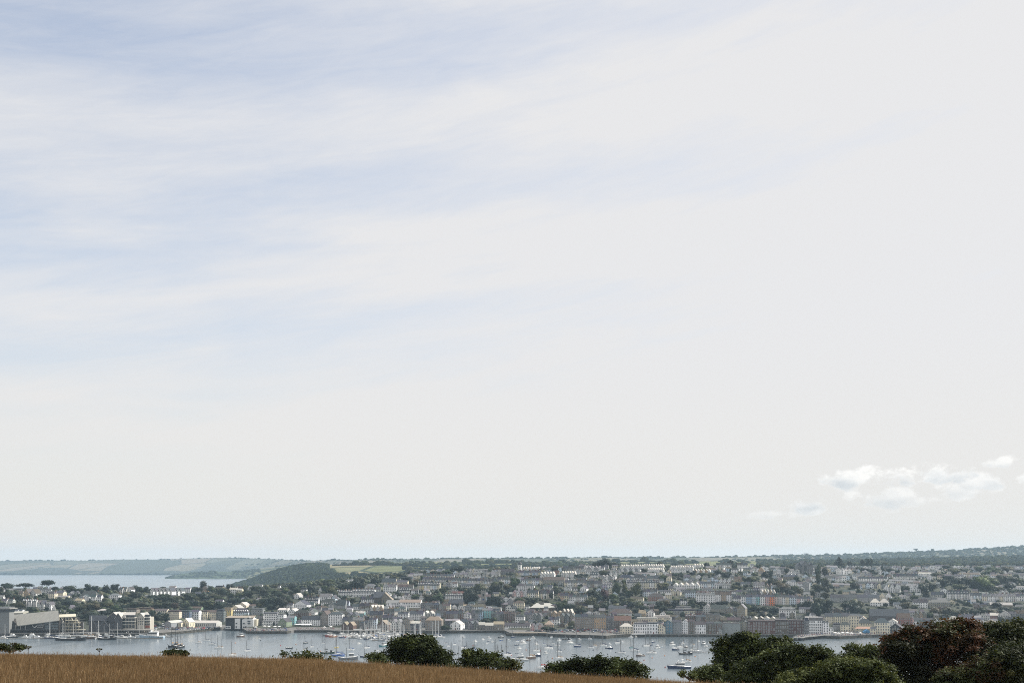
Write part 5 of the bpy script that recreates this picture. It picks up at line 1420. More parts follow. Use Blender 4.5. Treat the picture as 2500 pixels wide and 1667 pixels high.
trees('E', 'the hilltop trees left of the twin-towered church', [(55, 135, 175, 80), (600, 142, 210, 85, 'round', 'deep green'), (820, 270, 350, 140, 'round', 'deep green'), (740, 240, 320, 150), (560, 265, 330, 130), (650, 270, 330, 110, 'round', 'olive'), (240, 270, 330, 140), (90, 290, 370, 130), (1290, 240, 355, 110, 'round', 'deep green'), (1340, 250, 340, 90), (1200, 170, 230, 90), (1130, 310, 400, 150, 'round', 'olive'), (1060, 330, 390, 110), (1370, 330, 430, 130), (1440, 360, 450, 160, 'round', 'olive'), (1160, 260, 330, 90), (1540, 215, 300, 80), (1590, 180, 240, 100), (990, 150, 200, 110), (880, 120, 170, 90), (1650, 300, 380, 70), (430, 260, 310, 110)])
trees('E', 'the tall tree line beside the twin-towered church', [(1905, 175, 330, 100, 'tall', 'green'), (1905, 270, 420, 90, 'tall', 'green'), (1900, 400, 520, 100), (1985, 200, 340, 90, 'tall', 'dark green'), (1980, 320, 450, 100), (1990, 420, 540, 90), (1850, 480, 560, 90), (1940, 560, 700, 180, 'round', 'olive'), (1880, 600, 770, 160, 'round', 'deep green'), (1985, 600, 780, 160, 'round', 'deep green'), (1780, 590, 700, 150, 'round', 'deep green'), (1700, 620, 700, 120, 'round', 'deep green')])
trees('E', 'the garden trees above the painted terrace', [(1480, 380, 500, 180, 'round', 'olive'), (1560, 430, 520, 160), (1640, 420, 530, 130, 'round', 'green'), (1690, 450, 540, 100), (1590, 470, 540, 120), (940, 415, 475, 150, 'round', 'green'), (100, 385, 470, 190, 'round', 'yellow-green'), (1420, 440, 520, 120), (1060, 410, 460, 90)])
trees('E', 'the dark hedge trees below the painted terrace', [(130, 580, 680, 130), (60, 600, 720, 130), (220, 590, 690, 110), (250, 570, 630, 130, 'bush', 'yellow-green'), (430, 580, 660, 110), (540, 600, 660, 140, 'bush', 'dark green'), (760, 600, 660, 200, 'bush', 'deep green'), (930, 595, 690, 130), (1090, 640, 730, 130), (1180, 650, 740, 130, 'round', 'deep green'), (1290, 650, 750, 150), (1390, 660, 760, 130, 'round', 'deep green'), (1480, 650, 700, 110), (1560, 650, 690, 110), (1130, 720, 800, 130, 'round', 'olive'), (1250, 730, 810, 110), (90, 660, 740, 150), (440, 600, 700, 60), (720, 725, 760, 180, 'bush', 'dark green'), (1340, 740, 800, 90)])
trees('F', 'the dark trees behind the pier head', [(60, 655, 840, 190, 'round', 'deep green'), (-20, 660, 880, 130, 'round', 'deep green'), (300, 672, 805, 125, 'round', 'deep green'), (390, 705, 845, 175, 'round', 'deep green'), (440, 680, 780, 80, 'round', 'green'), (385, 478, 590, 115, 'round', 'deep green'), (60, 440, 600, 110), (60, 580, 680, 120), (10, 500, 620, 90), (60, 520, 600, 80)])
trees('F', 'the great conifer group on the hazy hilltop', [(213, 212, 345, 145, 'conifer', 'deep green'), (320, 240, 280, 60), (470, 220, 262, 60, 'round', 'dark green'), (520, 215, 262, 45, 'round', 'dark green'), (555, 220, 262, 40, 'round', 'dark green'), (675, 290, 375, 55, 'conifer', 'dark green'), (935, 325, 385, 55), (420, 310, 380, 110), (500, 330, 390, 120), (560, 345, 395, 80), (760, 330, 390, 120), (830, 350, 400, 90), (600, 370, 410, 90)])
trees('F', 'the big park trees on the right slope', [(1740, 398, 590, 255, 'round', 'yellow-green'), (1680, 440, 590, 150), (1510, 498, 580, 165, 'round', 'green'), (1400, 410, 500, 190), (1270, 370, 460, 150), (1480, 430, 520, 160), (1580, 420, 520, 140), (1330, 440, 540, 150), (1100, 480, 600, 170), (1210, 490, 580, 150), (1040, 620, 690, 160), (915, 515, 610, 120), (1150, 590, 660, 110), (1870, 420, 540, 150), (1950, 400, 520, 140), (2050, 410, 520, 170), (2140, 430, 520, 150), (1850, 520, 600, 130), (2040, 480, 580, 140, 'round', 'deep green'), (1930, 530, 600, 130, 'round', 'olive'), (2080, 560, 620, 150), (1450, 330, 420, 190), (1720, 300, 390, 150), (1580, 330, 410, 150), (1850, 320, 400, 170), (2020, 310, 400, 170), (2150, 340, 420, 130), (1380, 295, 360, 130), (1800, 350, 430, 130), (1920, 350, 420, 130)])
trees('F', 'the garden trees below the parked cars', [(800, 650, 730, 130), (920, 690, 770, 140, 'round', 'olive'), (1020, 720, 790, 110), (1250, 740, 860, 160, 'round', 'olive'), (1350, 750, 850, 130), (1450, 770, 860, 130), (1560, 770, 850, 120, 'round', 'green'), (1660, 760, 840, 150), (1750, 740, 830, 120), (1860, 770, 840, 150, 'round', 'olive'), (2000, 740, 800, 170), (2130, 740, 800, 150), (1900, 690, 760, 130), (1200, 800, 880, 110), (1410, 690, 750, 80), (1960, 840, 930, 130), (680, 740, 790, 150, 'bush', 'dark green'), (1590, 690, 740, 60), (2130, 700, 740, 120)])

# ------------------------------------------------------------------ fill the gaps: far small houses read as one mass
def overlaps(u0, u1, y0, y1):
    c = 0.0
    for a, b2, p, q in BOXES:
        if q > y1 + 1.0:
            continue        # nearer building: may hide this one
        ox = min(u1, b2) - max(u0, a)
        oy = min(y1, q) - max(y0, p)
        if ox > 0 and oy > 0:
            c = max(c, ox * oy / ((b2 - a) * (q - p)))
    return c


fill_v, fill_f, fill_t = [], [], []
fm = MB()
fcol = []
TREES_KEEP = []


def add_fill(x, Y, z, w_, d, hw, rr, rk, wc, rc, yaw):
    a = MB()
    x0, x1 = -w_ / 2, w_ / 2
    if rk == 'g':
        a.extrude([(x0, 0, -4), (x0, d, -4), (x0, d, hw), (x0, d / 2, hw + rr - 0.2), (x0, 0, hw)], (w_, 0, 0))
        nw = len(a.v)
        s = rr / (d / 2)
        a.extrude([(x0 - .1, -.25, hw - .25 * s), (x0 - .1, d / 2, hw + rr), (x0 - .1, d + .25, hw - .25 * s), (x0 - .1, d + .25, hw - .25 * s + .2), (x0 - .1, d / 2, hw + rr + .2), (x0 - .1, -.25, hw - .25 * s + .2)], (w_ + .2, 0, 0))
    else:
        a.extrude([(x0, 0, -4), (x1, 0, -4), (x1, 0, hw), (0, 0, hw + rr - 0.2), (x0, 0, hw)], (0, d, 0))
        nw = len(a.v)
        s = rr / (w_ / 2)
        a.extrude([(x0 - .25, -.2, hw - .25 * s), (0, -.2, hw + rr), (x1 + .25, -.2, hw - .25 * s), (x1 + .25, -.2, hw - .25 * s + .2), (0, -.2, hw + rr + .2), (x0 - .25, -.2, hw - .25 * s + .2)], (0, d + .4, 0))
    nr = len(a.v)
    fl = 2 if hw > 4 else 1
    bays = max(1, round(w_ / 2.8))
    for f in range(fl):
        for b2 in range(bays):
            cx = x0 + (b2 + .5) * w_ / bays
            zz = f * hw / fl + hw / fl * .3
            a.box(cx - .5, cx + .5, -.06, .05, zz, zz + 1.4)
    na = len(a.v)
    cs, sn = math.cos(yaw), math.sin(yaw)
    o = len(fm.v)
    fm.v.extend([(x + p[0] * cs - p[1] * sn, Y + p[0] * sn + p[1] * cs, z + p[2]) for p in a.v])
    fm.f.extend([tuple(i + o for i in f) for f in a.f])
    fcol.extend([wc] * nw + [rc] * (nr - nw) + [(0.03, 0.04, 0.05)] * (na - nr))


def fill_zone(u0, u1, y0, y1, n, tones, big=1.0):
    made = 0
    for _ in range(n * 6):
        if made >= n:
            break
        u, y = R.uniform(u0, u1), R.uniform(y0, y1)
        D = ground_D(u, y)
        s = F / D
        w_ = R.uniform(5, 9) * big
        hw = R.choice([2.8, 5.2, 5.4, 6]) * big
        rr = R.uniform(1.8, 3)
        n_t = R.choice([1, 1, 2, 3, 5])
        wp = w_ * s * n_t / 2
        if overlaps(u - wp, u + wp, y - (hw + rr) * s, y) > 0.16:
            continue
        rk = R.choice('ggf')
        rc = jig(ROOF[R.choice(['slate', 'slate', 'light grey', 'dark slate', 'brown'])], 0.2)
        yaw = -math.atan2(u - U0, F) * 0.5 + R.uniform(-0.25, 0.25)
        for k in range(n_t):
            off = (k - (n_t - 1) / 2) * w_
            x, Y, _z = at(u, y, D)
            x += off * math.cos(yaw)
            Y += off * math.sin(yaw)
            z = ground_z(x, Y)
            add_fill(x, Y, z, w_, R.uniform(6.5, 8), hw, rr, rk, jig(WALL[R.choice(tones)], 0.1), rc, yaw)
        BOXES.append((u - wp, u + wp, y - (hw + rr) * s, y))
        made += 1


W3 = ['white', 'white', 'pale grey', 'cream', 'grey', 'pale blue']
DK = ['grey', 'stone', 'dark grey', 'brown', 'pale grey', 'white', 'cream']
fill_zone(1290, 1860, 1388, 1425, 110, W3)
fill_zone(1860, 2520, 1389, 1420, 210, W3)
fill_zone(1000, 1290, 1400, 1440, 40, W3)
fill_zone(1230, 1620, 1425, 1480, 16, W3)
fill_zone(1600, 2000, 1415, 1480, 60, W3)
fill_zone(2000, 2500, 1420, 1480, 54, W3)
fill_zone(800, 1260, 1440, 1500, 46, W3)
fill_zone(960, 1620, 1482, 1512, 70, DK)
fill_zone(960, 1700, 1512, 1532, 60, DK)
fill_zone(1700, 2100, 1495, 1530, 40, DK)
fill_zone(2180, 2520, 1480, 1530, 34, DK)
fill_zone(740, 990, 1490, 1525, 40, DK)
fill_zone(0, 200, 1440, 1490, 14, W3)
fill_zone(2520, 3300, 1392, 1530, 170, W3)
fill_zone(-600, 0, 1445, 1515, 50, W3)
fill_zone(420, 760, 1438, 1490, 14, W3)
me = fm.mesh('distant_houses', pbr('distant_house_paint', attr='tint', rough=0.6, spec=0.4, var=0.12, scale=0.3))
ca = me.color_attributes.new('tint', 'FLOAT_COLOR', 'POINT')
buf = np.ones((len(fm.v), 4), np.float32)
buf[:, :3] = np.array(fcol)
ca.data.foreach_set('color', buf.ravel())
tag(link('distant_houses', me), 'small pale slate-roofed houses packed across the hillside between the larger buildings', kind='stuff')

# undergrowth between the houses: bushes joined into one mass
us_, vs_, fs_, o = [], [], [], 0
bl = [blob(900 + k, 1, 0.28) for k in range(6)]
ucol = []
for _ in range(11500):
    u = R.uniform(-700, 3400)
    k = profile(u)
    D = R.uniform(k[1][0] + 40, k[6][0] + 30)
    x = (u - U0) / F * D
    z = float(np.interp(D, k[:, 0], k[:, 1]))
    y = Y0 + (H - z) * F / D
    if R.random() < 0.35 and u > 800 and y > 1480:
        continue
    h = R.uniform(1.2, 3.4) * (1.35 if R.random() < 0.25 else 1)
    if overlaps(u - 1, u + 1, y - h * F / D, y) > 0.02:
        continue
    bv, bf = bl[R.randrange(6)]
    s = h * R.uniform(0.8, 1.5)
    vs_.append(bv * np.array((s, s, h)) + np.array((x, D, z + h * 0.4)))
    fs_.append(bf + o)
    o += len(bv)
    c = np.array(TCOL[R.choice(['dark green', 'dark green', 'green', 'olive', 'deep green', 'deep green'])]) * R.uniform(0.8, 1.2)
    ucol.append(np.tile(c, (len(bv), 1)))
m_mass = leaf_mat('bush_leaves', attr='tint', trans=0.0, var=0.5, scale=0.9)
me = arr_mesh('undergrowth', np.concatenate(vs_), np.concatenate(fs_), m_mass, np.concatenate(ucol))
tag(link('undergrowth', me), 'garden bushes and scrub filling the gaps between hillside houses', kind='stuff')

# woods and hedges on the far hills: crowns joined into masses
m_wood = leaf_mat('wood_canopy', attr='tint', trans=0.0, var=0.3, scale=0.01, isl=0.25, rough=0.9, spec=0.05)


def wood(name, label, pts, rng_size, cols, seed):
    r_ = np.random.default_rng(seed)
    V, Fc, C_, o = [], [], [], 0
    for (x, Y, z, sc_) in pts:
        bv, bf = bl[int(r_.integers(6))]
        s = r_.uniform(*rng_size) * sc_
        V.append(bv * np.array((s, s, s * r_.uniform(0.5, 0.8))) + np.array((x, Y, z + s * 0.35)))
        Fc.append(bf + o)
        o += len(bv)
        c = np.array(cols[int(r_.integers(len(cols)))]) * r_.uniform(0.8, 1.2)
        C_.append(np.tile(c, (len(bv), 1)))
    me_ = arr_mesh(name, np.concatenate(V), np.concatenate(Fc), m_wood, np.concatenate(C_))
    return tag(link(name, me_), label, kind='stuff')


def zs_of(fn, u, D):
    k = fn(u)
    return float(np.interp(D, k[:, 0], k[:, 1]))


WC = [tuple(v * 0.75 for v in TCOL[k_]) for k_ in ('dark green', 'green', 'deep green', 'olive')]
pts = []
for _ in range(8000):
    u = R.uniform(560, 850)
    D = R.uniform(2350, 3850)
    z = zs_of(farm_profile, u, D)
    if z < 0.5:
        continue
    y = Y0 + (H - z) * F / D
    # open field on the right shoulder of the headland
    if u > 800 and y < 1388 + (850 - u) * 0.1:
        continue
    if u > 815 and y < 1405:
        continue
    pts.append(((u - U0) / F * D, D, z, 1.0))
wood('headland_wood', 'dense dark wood covering the headland above the bay', pts, (5.5, 9.5), WC[:3], 1)
pts = []
# hedgerows: lines along and across the farmland slope
for row_y in (1373, 1377, 1381.5, 1386, 1392, 1398, 1405, 1412):
    for u in np.arange(815, 1700, 1.6):
        k = farm_profile(u)[1:5]
        ys = Y0 + (H - k[:, 1]) * F / k[:, 0]
        yy = row_y + 2.2 * math.sin(u * 0.013 + row_y)
        if row_y in (1386, 1392, 1398) and u < 985 or yy > ys[0] or yy < ys[-1]:
            continue
        if R.random() < 0.25:
            continue
        D = float(np.interp(-yy, -ys, k[:, 0]))
        x = (u - U0) / F * D
        big_ = 2.2 if R.random() < 0.10 else 1.0
        pts.append((x, D, zs_of(farm_profile, u, D), big_))
for _ in range(800):
    u = R.uniform(985, 1900)
    D = R.uniform(2300, 3800)
    if math.sin(u * 0.05) + math.sin(D * 0.006 + u * 0.01) < 0.5:
        continue
    pts.append(((u - U0) / F * D, D, zs_of(farm_profile, u, D), R.uniform(0.9, 1.7)))
for _ in range(6400):
    u = R.uniform(1850, 3300)
    D = R.uniform(2250, 3900)
    pts.append(((u - U0) / F * D, D, zs_of(farm_profile, u, D), R.uniform(0.8, 1.6)))
for u0_, n_ in ((885, 1), (923, 2), (936, 2)):
    for _ in range(n_ * 3):
        u = u0_ + R.uniform(-2.5, 2.5)
        D = 3650 + R.uniform(-8, 8)
        pts.append(((u - U0) / F * D, D, zs_of(farm_profile, u, D) + 2, 1.9))
wood('hedgerow_trees', 'hedges and hedgerow trees between pale fields behind the town', pts, (3.4, 6.5), WC, 2)
pts = []
for u in np.arange(-700, 3300, 0.9):
    k = far_profile(u)
    Dc, zc = k[-2]
    if R.random() < (0.45 if u < 700 else 0.12):
        continue
    t = R.uniform(-30, 60)
    pts.append(((u - U0) / F * (Dc - t), Dc - t, zs_of(far_profile, u, Dc - t) - 4, R.choice([0.45, 0.5, 0.6, 0.6, 0.7, 0.8, 1.3])))
for _ in range(3400):
    u = R.uniform(1900, 3300)
    k = far_profile(u)
    D = R.uniform(k[2][0], k[-2][0])
    pts.append(((u - U0) / F * D, D, zs_of(far_profile, u, D) - 3, 1.15))
for _ in range(1800):
    u = R.uniform(600, 1900)
    k = far_profile(u)
    D = R.uniform(k[1][0], k[-2][0])
    if math.sin(u * 0.03 + D * 0.004) + math.sin(u * 0.011 - D * 0.009) < 0.7:
        continue
    pts.append(((u - U0) / F * D, D, zs_of(far_profile, u, D) - 4, 1.0))
for u in np.arange(-350, 700, 1.2):
    k = far_profile(u)
    pts.append(((u - U0) / F * (k[1][0] + 15), k[1][0] + 15, k[1][1], R.uniform(0.6, 1.3) if u < 60 or u > 250 else 0.5))
wood('far_woods', 'hazy blue woods and tree lines along the distant ridges', pts, (5.5, 11), WC[:3], 3)
pts = []
for _ in range(900):
    u = R.uniform(395, 760)
    k = head_profile(u)
    D = R.uniform(5880, 6280)
    z = zs_of(head_profile, u, D)
    if z < 1:
        continue
    if math.sin(u * 0.06) < 0.4 or D < 6000:
        pts.append(((u - U0) / F * D, D, z - 3, 1.0))
wood('headland_scrub', 'low scrub along the far grassy headland', pts, (5, 9), WC[:3], 4)

# lone spreading pines on the far right skyline
for i, (u, dy_, wd, lab) in enumerate([(2236, 7, 13, 'hazy umbrella pine standing clear on the far skyline'), (2276, 5, 10, 'smaller hazy pine right of the umbrella pine on far skyline'), (1968, 4, 16, 'hazy flat-topped pine on the far ridge, left of the cumulus'), (2018, 4, 12, 'hazy low pine on the far ridge below the cumulus')]):
    k = far_profile(u)
    Dc, zc = k[-2]
    root = thing('pine_tree', lab, 'tree', ((u - U0) / F * Dc, Dc, zc - 4), R.uniform(0, 6))
    s = Dc / F
    link('crown', CROWN['pine'][i % 3], root, TCOL['deep green'], scale=(wd * s, wd * s, (dy_ + 4) * s))
    link('trunk', ME_TRUNK, root, scale=(12, 12, (dy_ + 4) * s))

# ------------------------------------------------------------------ quays, pontoons, pier
def ribbon(name, label, cat, ups, top, thick=1.2, bottom=-2.5, mat=None, off=-0.9):
    """sea wall following the waterline columns ups"""
    mb_ = MB()
    pts_ = []
    for u in ups:
        d0 = H * F / (np.interp(u, WU, WY) - Y0) + off
        pts_.append(((u - U0) / F * d0, d0))
    root = thing(name, label, cat, (pts_[0][0], pts_[0][1], 0))
    cap = MB()
    for (xa, ya), (xb, yb) in zip(pts_, pts_[1:]):
        for m_, z0, z1, t0, t1 in ((mb_, bottom, top - 0.3, 0, thick), (cap, top - 0.3, top, -0.15, thick + 0.25)):
            m_.add([(xa - pts_[0][0], ya - pts_[0][1] + t0, z0), (xb - pts_[0][0], yb - pts_[0][1] + t0, z0), (xb - pts_[0][0], yb - pts_[0][1] + t1, z0), (xa - pts_[0][0], ya - pts_[0][1] + t1, z0),
                    (xa - pts_[0][0], ya - pts_[0][1] + t0, z1), (xb - pts_[0][0], yb - pts_[0][1] + t0, z1), (xb - pts_[0][0], yb - pts_[0][1] + t1, z1), (xa - pts_[0][0], ya - pts_[0][1] + t1, z1)],
                   [(0, 3, 2, 1), (4, 5, 6, 7), (0, 1, 5, 4), (1, 2, 6, 5), (2, 3, 7, 6), (3, 0, 4, 7)])
    mb_.build('wall', mat or M['seawall'], root)
    cap.build('coping', M['concrete'], root)
    return root


ribbon('quay_wall', 'dark quay wall below the museum and the wharf apartments', 'quay', [-400, 0, 200, 370], 3.0)
ribbon('quay_wall', 'rubble-faced quay wall below the car park and sheds', 'quay', [370, 400, 440, 490, 540], 3.2)
ribbon('quay_wall', 'curved stone quay wall right of the black and white wharf', 'quay', [590, 605, 650, 700, 714], 3.2)
ribbon('quay_wall', 'low promenade wall below the white parasols', 'quay', [715, 760, 800, 829], 3.0)
ribbon('quay_wall', 'long dark seawall below the boat sheds and weedy gardens', 'quay', [830, 960, 1100, 1229], 3.4)
ribbon('quay_wall', 'broad stone quay wall in front of the quay car park', 'quay', [1231, 1245, 1330, 1350, 1480, 1500, 1539], 3.6)
ribbon('quay_wall', 'weed-darkened foundation wall under the waterfront warehouses', 'quay', [1540, 1700, 1800, 1950], 3.2)
ribbon('quay_wall', 'stone quay wall at the pier head and cream buildings', 'quay', [1951, 2050, 2130, 2200, 2500, 2700], 3.3)
# pale strip of lower quay
qs = thing('landing_stage', 'pale low landing stage in front of the long white quay building', 'landing stage', at(1290, 1545, 1205))
pbox(qs, 'D', 255, 648, 972, 984, 1200, 4, 'deck', pbr('pale_concrete', (0.42, 0.36, 0.28), var=0.2))
pbox(qs, 'D', 170, 648, 984, 1012, 1200.4, 4, 'wall', M['seawall'])
mat_weed = pbr('weedy_stone', (0.07, 0.08, 0.055), rough=0.9, var=0.5, scale=0.4)
hb = thing('jetty', 'white railed jetty deck before the cream waterfront group', 'jetty', at(1560, 1548, 1190))
pbox(hb, 'D', 1640, 1812, 990, 997, 1178, 4, 'deck', M['white'])
for i in range(8):
    pbox(hb, 'D', 1645 + i * 23, 1649 + i * 23, 997, 1040, 1178.5, 0.6, 'pile', M['timber'])

# pier: piled deck running out to the left from the pier head
pr_pts = [(2078, 1542, 1233), (2030, 1550, 1213), (1995, 1558, 1190), (1962, 1562, 1166), (1950, 1562, 1150)]
pier = thing('pier', 'long crowded pier on closely set dark piles reaching out from the cream buildings', 'pier', ((2000 - U0) / F * 1190, 1190, 0))
ox, oy = pier.location[0], pier.location[1]
PZ = 3.6
cl = [((u - U0) / F * D - ox, D - oy) for u, y, D in [(2090, 0, 1214), (2040, 0, 1190), (1995, 0, 1165), (1955, 0, 1140), (1948, 0, 1126)]]
dk_ = MB()
PIER_PTS = []
for (xa, ya), (xb, yb) in zip(cl, cl[1:]):
    L = math.hypot(xb - xa, yb - ya)
    nx, ny = -(yb - ya) / L * 5, (xb - xa) / L * 5
    dk_.extrude([(xa + nx, ya + ny, PZ), (xb + nx, yb + ny, PZ), (xb - nx, yb - ny, PZ), (xa - nx, ya - ny, PZ)], (0, 0, -0.7))
    k = max(2, int(L / 2.6))
    for i in range(k):
        t = i / k
        for s in (-0.95, 0, 0.95):
            px, py = xa + (xb - xa) * t + nx * s, ya + (yb - ya) * t + ny * s
            MB().tube((px, py, -2), (px, py, PZ - 0.7), 0.42, n=6).build('pile', M['timber'], pier)
        PIER_PTS.append((xa + (xb - xa) * t + ox, ya + (yb - ya) * t + oy, nx / 5, ny / 5))
    rl = MB()
    for s in (1, -1):
        for z in (PZ + 0.55, PZ + 1.1):
            rl.tube((xa + nx * s, ya + ny * s, z), (xb + nx * s, yb + ny * s, z), 0.05, n=4)
        for i in range(int(L / 2)):
            t = i / (L / 2)
            px, py = xa + (xb - xa) * t + nx * s, ya + (yb - ya) * t + ny * s
            rl.tube((px, py, PZ), (px, py, PZ + 1.1), 0.05, n=4)
    rl.build('railing', M['mast'], pier)
dk_.build('deck', M['concrete'], pier)
for i in range(4):
    px, py = cl[1][0] + (cl[3][0] - cl[1][0]) * i / 3.0, cl[1][1] + (cl[3][1] - cl[1][1]) * i / 3.0
    lm = MB().tube((px, py, PZ), (px, py, PZ + 7), 0.09, 0.06, 6)
    lm.tube((px, py, PZ + 7), (px - 1, py, PZ + 7.2), 0.06, n=5)
    lm.build('lamp_post', M['mast'], pier)

# pier-head cafe canopy and kiosks
kk = thing('cafe_canopy', 'orange-striped cafe awning among the cream buildings at the pier head', 'awning', at(TU_('F', 470), TY_('F', 1040), 1206))
MB().extrude(rel(kk, [at(TU_('F', 380), TY_('F', 985), 1203), at(TU_('F', 560), TY_('F', 988), 1203), at(TU_('F', 555), TY_('F', 965), 1209), at(TU_('F', 410), TY_('F', 962), 1209)]), (0, 0, 0.3)).build('awning', M['cloth'], kk, (0.34, 0.22, 0.17))
for x in (385, 440, 500, 555):
    pbox(kk, 'F', x - 2, x + 2, 985, 1050, 1203.5, 0.3, 'post', M['white'])
kb = thing('kiosk', 'bright blue kiosk left of the tall cream quay building', 'kiosk', at(TU_('F', 515), TY_('F', 1062), 1200))
pbox(kb, 'F', 480, 550, 1012, 1065, 1200, 5, 'wall', M['render'], (0.12, 0.33, 0.58))
a, b_, c_ = rel(kb, poly('F', [(474, 1014), (515, 990), (556, 1014)], 1199.6))
MB().extrude([a, b_, c_], (0, 6, 0)).build('roof', M['render'], kb, (0.12, 0.33, 0.58))
pbox(kb, 'F', 500, 520, 1025, 1062, 1199.85, 0.4, 'door', M['glass'])


# ------------------------------------------------------------------ boats
def hull_mesh(L, B, fb, kind):
    """lofted hull, bow towards -x, waterline at z = 0; materials hull, deck, dark boot line"""
    st, nst = [], 11
    for i in range(nst):
        t = i / (nst - 1)
        if kind == 'yacht':
            b = B / 2 * (math.sin(math.pi * min(1, t * 0.62 + 0.02)) ** 0.75) * (1 if t < 0.8 else 1 - (t - 0.8) * 0.9)
            sh = fb * (1.25 - 0.45 * t + 0.15 * t * t)
        elif kind == 'motor':
            b = B / 2 * min(1, (t * 2.1 + 0.03)) ** 0.6
            sh = fb * (1.5 - 0.65 * min(1, t * 1.4))
        else:
            b = B / 2 * (min(1, t * 2.6 + 0.05) ** 0.6) * (1 if t < 0.75 else 1 - (t - 0.75) * 0.8)
            sh = fb * (1.0 + 0.55 * (2 * t - 0.9) ** 2)
        x = -L / 2 + L * t
        rake = (1 - t) ** 4 * L * 0.05
        st.append([(x + rake * 1.4, -0.05 * B, -0.45), (x + rake, -b * 0.72, -0.12), (x, -b, sh), (x, b, sh), (x + rake, b * 0.72, -0.12), (x + rake * 1.4, 0.05 * B, -0.45)])
    m_ = MB()
    vs = [p for s in st for p in s]
    fs, mi = [], []
    for i in range(nst - 1):
        for j in range(5):
            a_ = i * 6 + j
            fs.append((a_, a_ + 6, a_ + 7, a_ + 1))
            mi.append(1 if j == 2 else 0)
    fs += [tuple(range(6)), tuple(range((nst - 1) * 6 + 5, (nst - 1) * 6 - 1, -1))]
    mi += [0, 0]
    m_.v, m_.f, m_.m = vs, fs, mi
    return m_.mesh('hull', [M['hull'], M['deck']])


def proto(fn):
    return fn()


BOAT = {}
# each entry: list of (part name, mesh, colour role) built at its reference length
mb = MB()
mb.extrude([(-1.6, -0.95, 0.8), (1.5, -1.05, 0.8), (1.4, -0.85, 1.30), (-1.2, -0.7, 1.38)], (0, 1.9, 0), 0)
mb.box(-1.1, 1.2, -1.0, 1.0, 1.02, 1.22, 1)
cab = mb.mesh('cabin', [M['deck'], M['glass']])
mb = MB().tube((-0.9, 0, 0.8), (-0.9, 0, 12.6), 0.23, 0.17, 6)
mb.tube((-0.9, -0.9, 6.6), (-0.9, 0.9, 6.6), 0.05, n=4)
mb.tube((-0.9, -0.7, 9.4), (-0.9, 0.7, 9.4), 0.05, n=4)
mast = mb.mesh('mast', M['spar'])
boom = MB().tube((-0.8, 0, 1.95), (2.9, 0, 2.05), 0.07, n=5).mesh('boom', M['mast'])
mb = MB()
mb.extrude([(-0.75, -0.17, 2.0), (2.8, -0.17, 2.1), (2.8, -0.1, 2.32), (0.2, -0.12, 2.45), (-0.75, -0.14, 2.85)], (0, 0.34, 0))
cover = mb.mesh('sail_cover', M['cloth'])
mb = MB().tube((-4.4, 0, 1.15), (-0.92, 0, 12.4), 0.045, n=4)
mb.tube((4.3, 0, 0.9), (-0.88, 0, 12.5), 0.028, n=4)
for s in (-1, 1):
    mb.tube((-0.6, 1.25 * s, 0.9), (-0.9, 0.85 * s, 6.6), 0.025, n=4)
    mb.tube((-0.9, 0.85 * s, 6.6), (-0.9, 0, 12.3), 0.025, n=4)
rig = mb.mesh('rigging', M['mast'])
mb = MB()
for x in (-4.0, -2.6, -1.2, 1.6, 2.8, 4.1):
    for s in (-1, 1):
        mb.tube((x, s * (1.0 if abs(x) < 3 else 0.7), 0.8), (x, s * (1.0 if abs(x) < 3 else 0.7), 1.5), 0.03, n=4)
mb.box(3.0, 3.9, -0.9, 0.9, 1.3, 1.75, 0)
hood = mb.mesh('sprayhood', M['cloth'])
BOAT['yacht'] = (9.0, [('hull', hull_mesh(9, 2.9, 1.0, 'yacht'), 'hull'), ('cabin', cab, None), ('mast', mast, 'spar'), ('boom', boom, None), ('sail_cover', cover, 'cloth'), ('rigging', rig, None), ('sprayhood', hood, 'cloth')])
# second mast for a ketch
mz = MB().tube((2.6, 0, 0.8), (2.6, 0, 8.6), 0.18, 0.12, 6).mesh('mizzen_mast', M['spar'])
BOAT['ketch'] = (9.0, BOAT['yacht'][1] + [('mizzen_mast', mz, 'spar')])
# motor cruiser
mb = MB()
mb.extrude([(-1.9, -1.15, 1.2), (2.6, -1.15, 1.0), (2.5, -1.0, 2.35), (-0.7, -1.0, 2.45)], (0, 2.3, 0), 0)
mb.extrude([(-1.55, -1.18, 1.62), (2.3, -1.18, 1.6), (2.3, -1.1, 2.12), (-1.0, -1.1, 2.14)], (0, 2.36, 0), 1)
sup = mb.mesh('cabin', [M['deck'], M['glass']])
mb = MB()
mb.box(-0.5, 2.7, -1.0, 1.0, 2.47, 2.6)
mb.extrude([(-0.7, -0.9, 2.6), (0.0, -0.9, 2.6), (0.15, -0.85, 3.2), (-0.15, -0.85, 3.2)], (0, 1.8, 0))
mb.tube((1.9, -0.9, 2.5), (1.7, -0.7, 3.7), 0.06, n=4)
mb.tube((1.9, 0.9, 2.5), (1.7, 0.7, 3.7), 0.06, n=4)
mb.box(1.3, 2.1, -0.8, 0.8, 3.65, 3.8)
fly = mb.mesh('flybridge', M['deck'])
mb = MB()
for x in (-4.6, -3.8, -3.0, -2.2):
    for s in (-1, 1):
        mb.tube((x, s * (0.5 + (x + 4.6) * 0.3), 1.1), (x, s * (0.5 + (x + 4.6) * 0.3), 2.0), 0.035, n=4)
    mb.tube((x, 0, 1.1), (x + 0.8, 0, 1.9), 0.03, n=4)
rl = mb.mesh('railing', M['mast'])
BOAT['cruiser'] = (10.0, [('hull', hull_mesh(10, 3.4, 0.95, 'motor'), 'hull'), ('cabin', sup, None), ('flybridge', fly, None), ('railing', rl, None)])
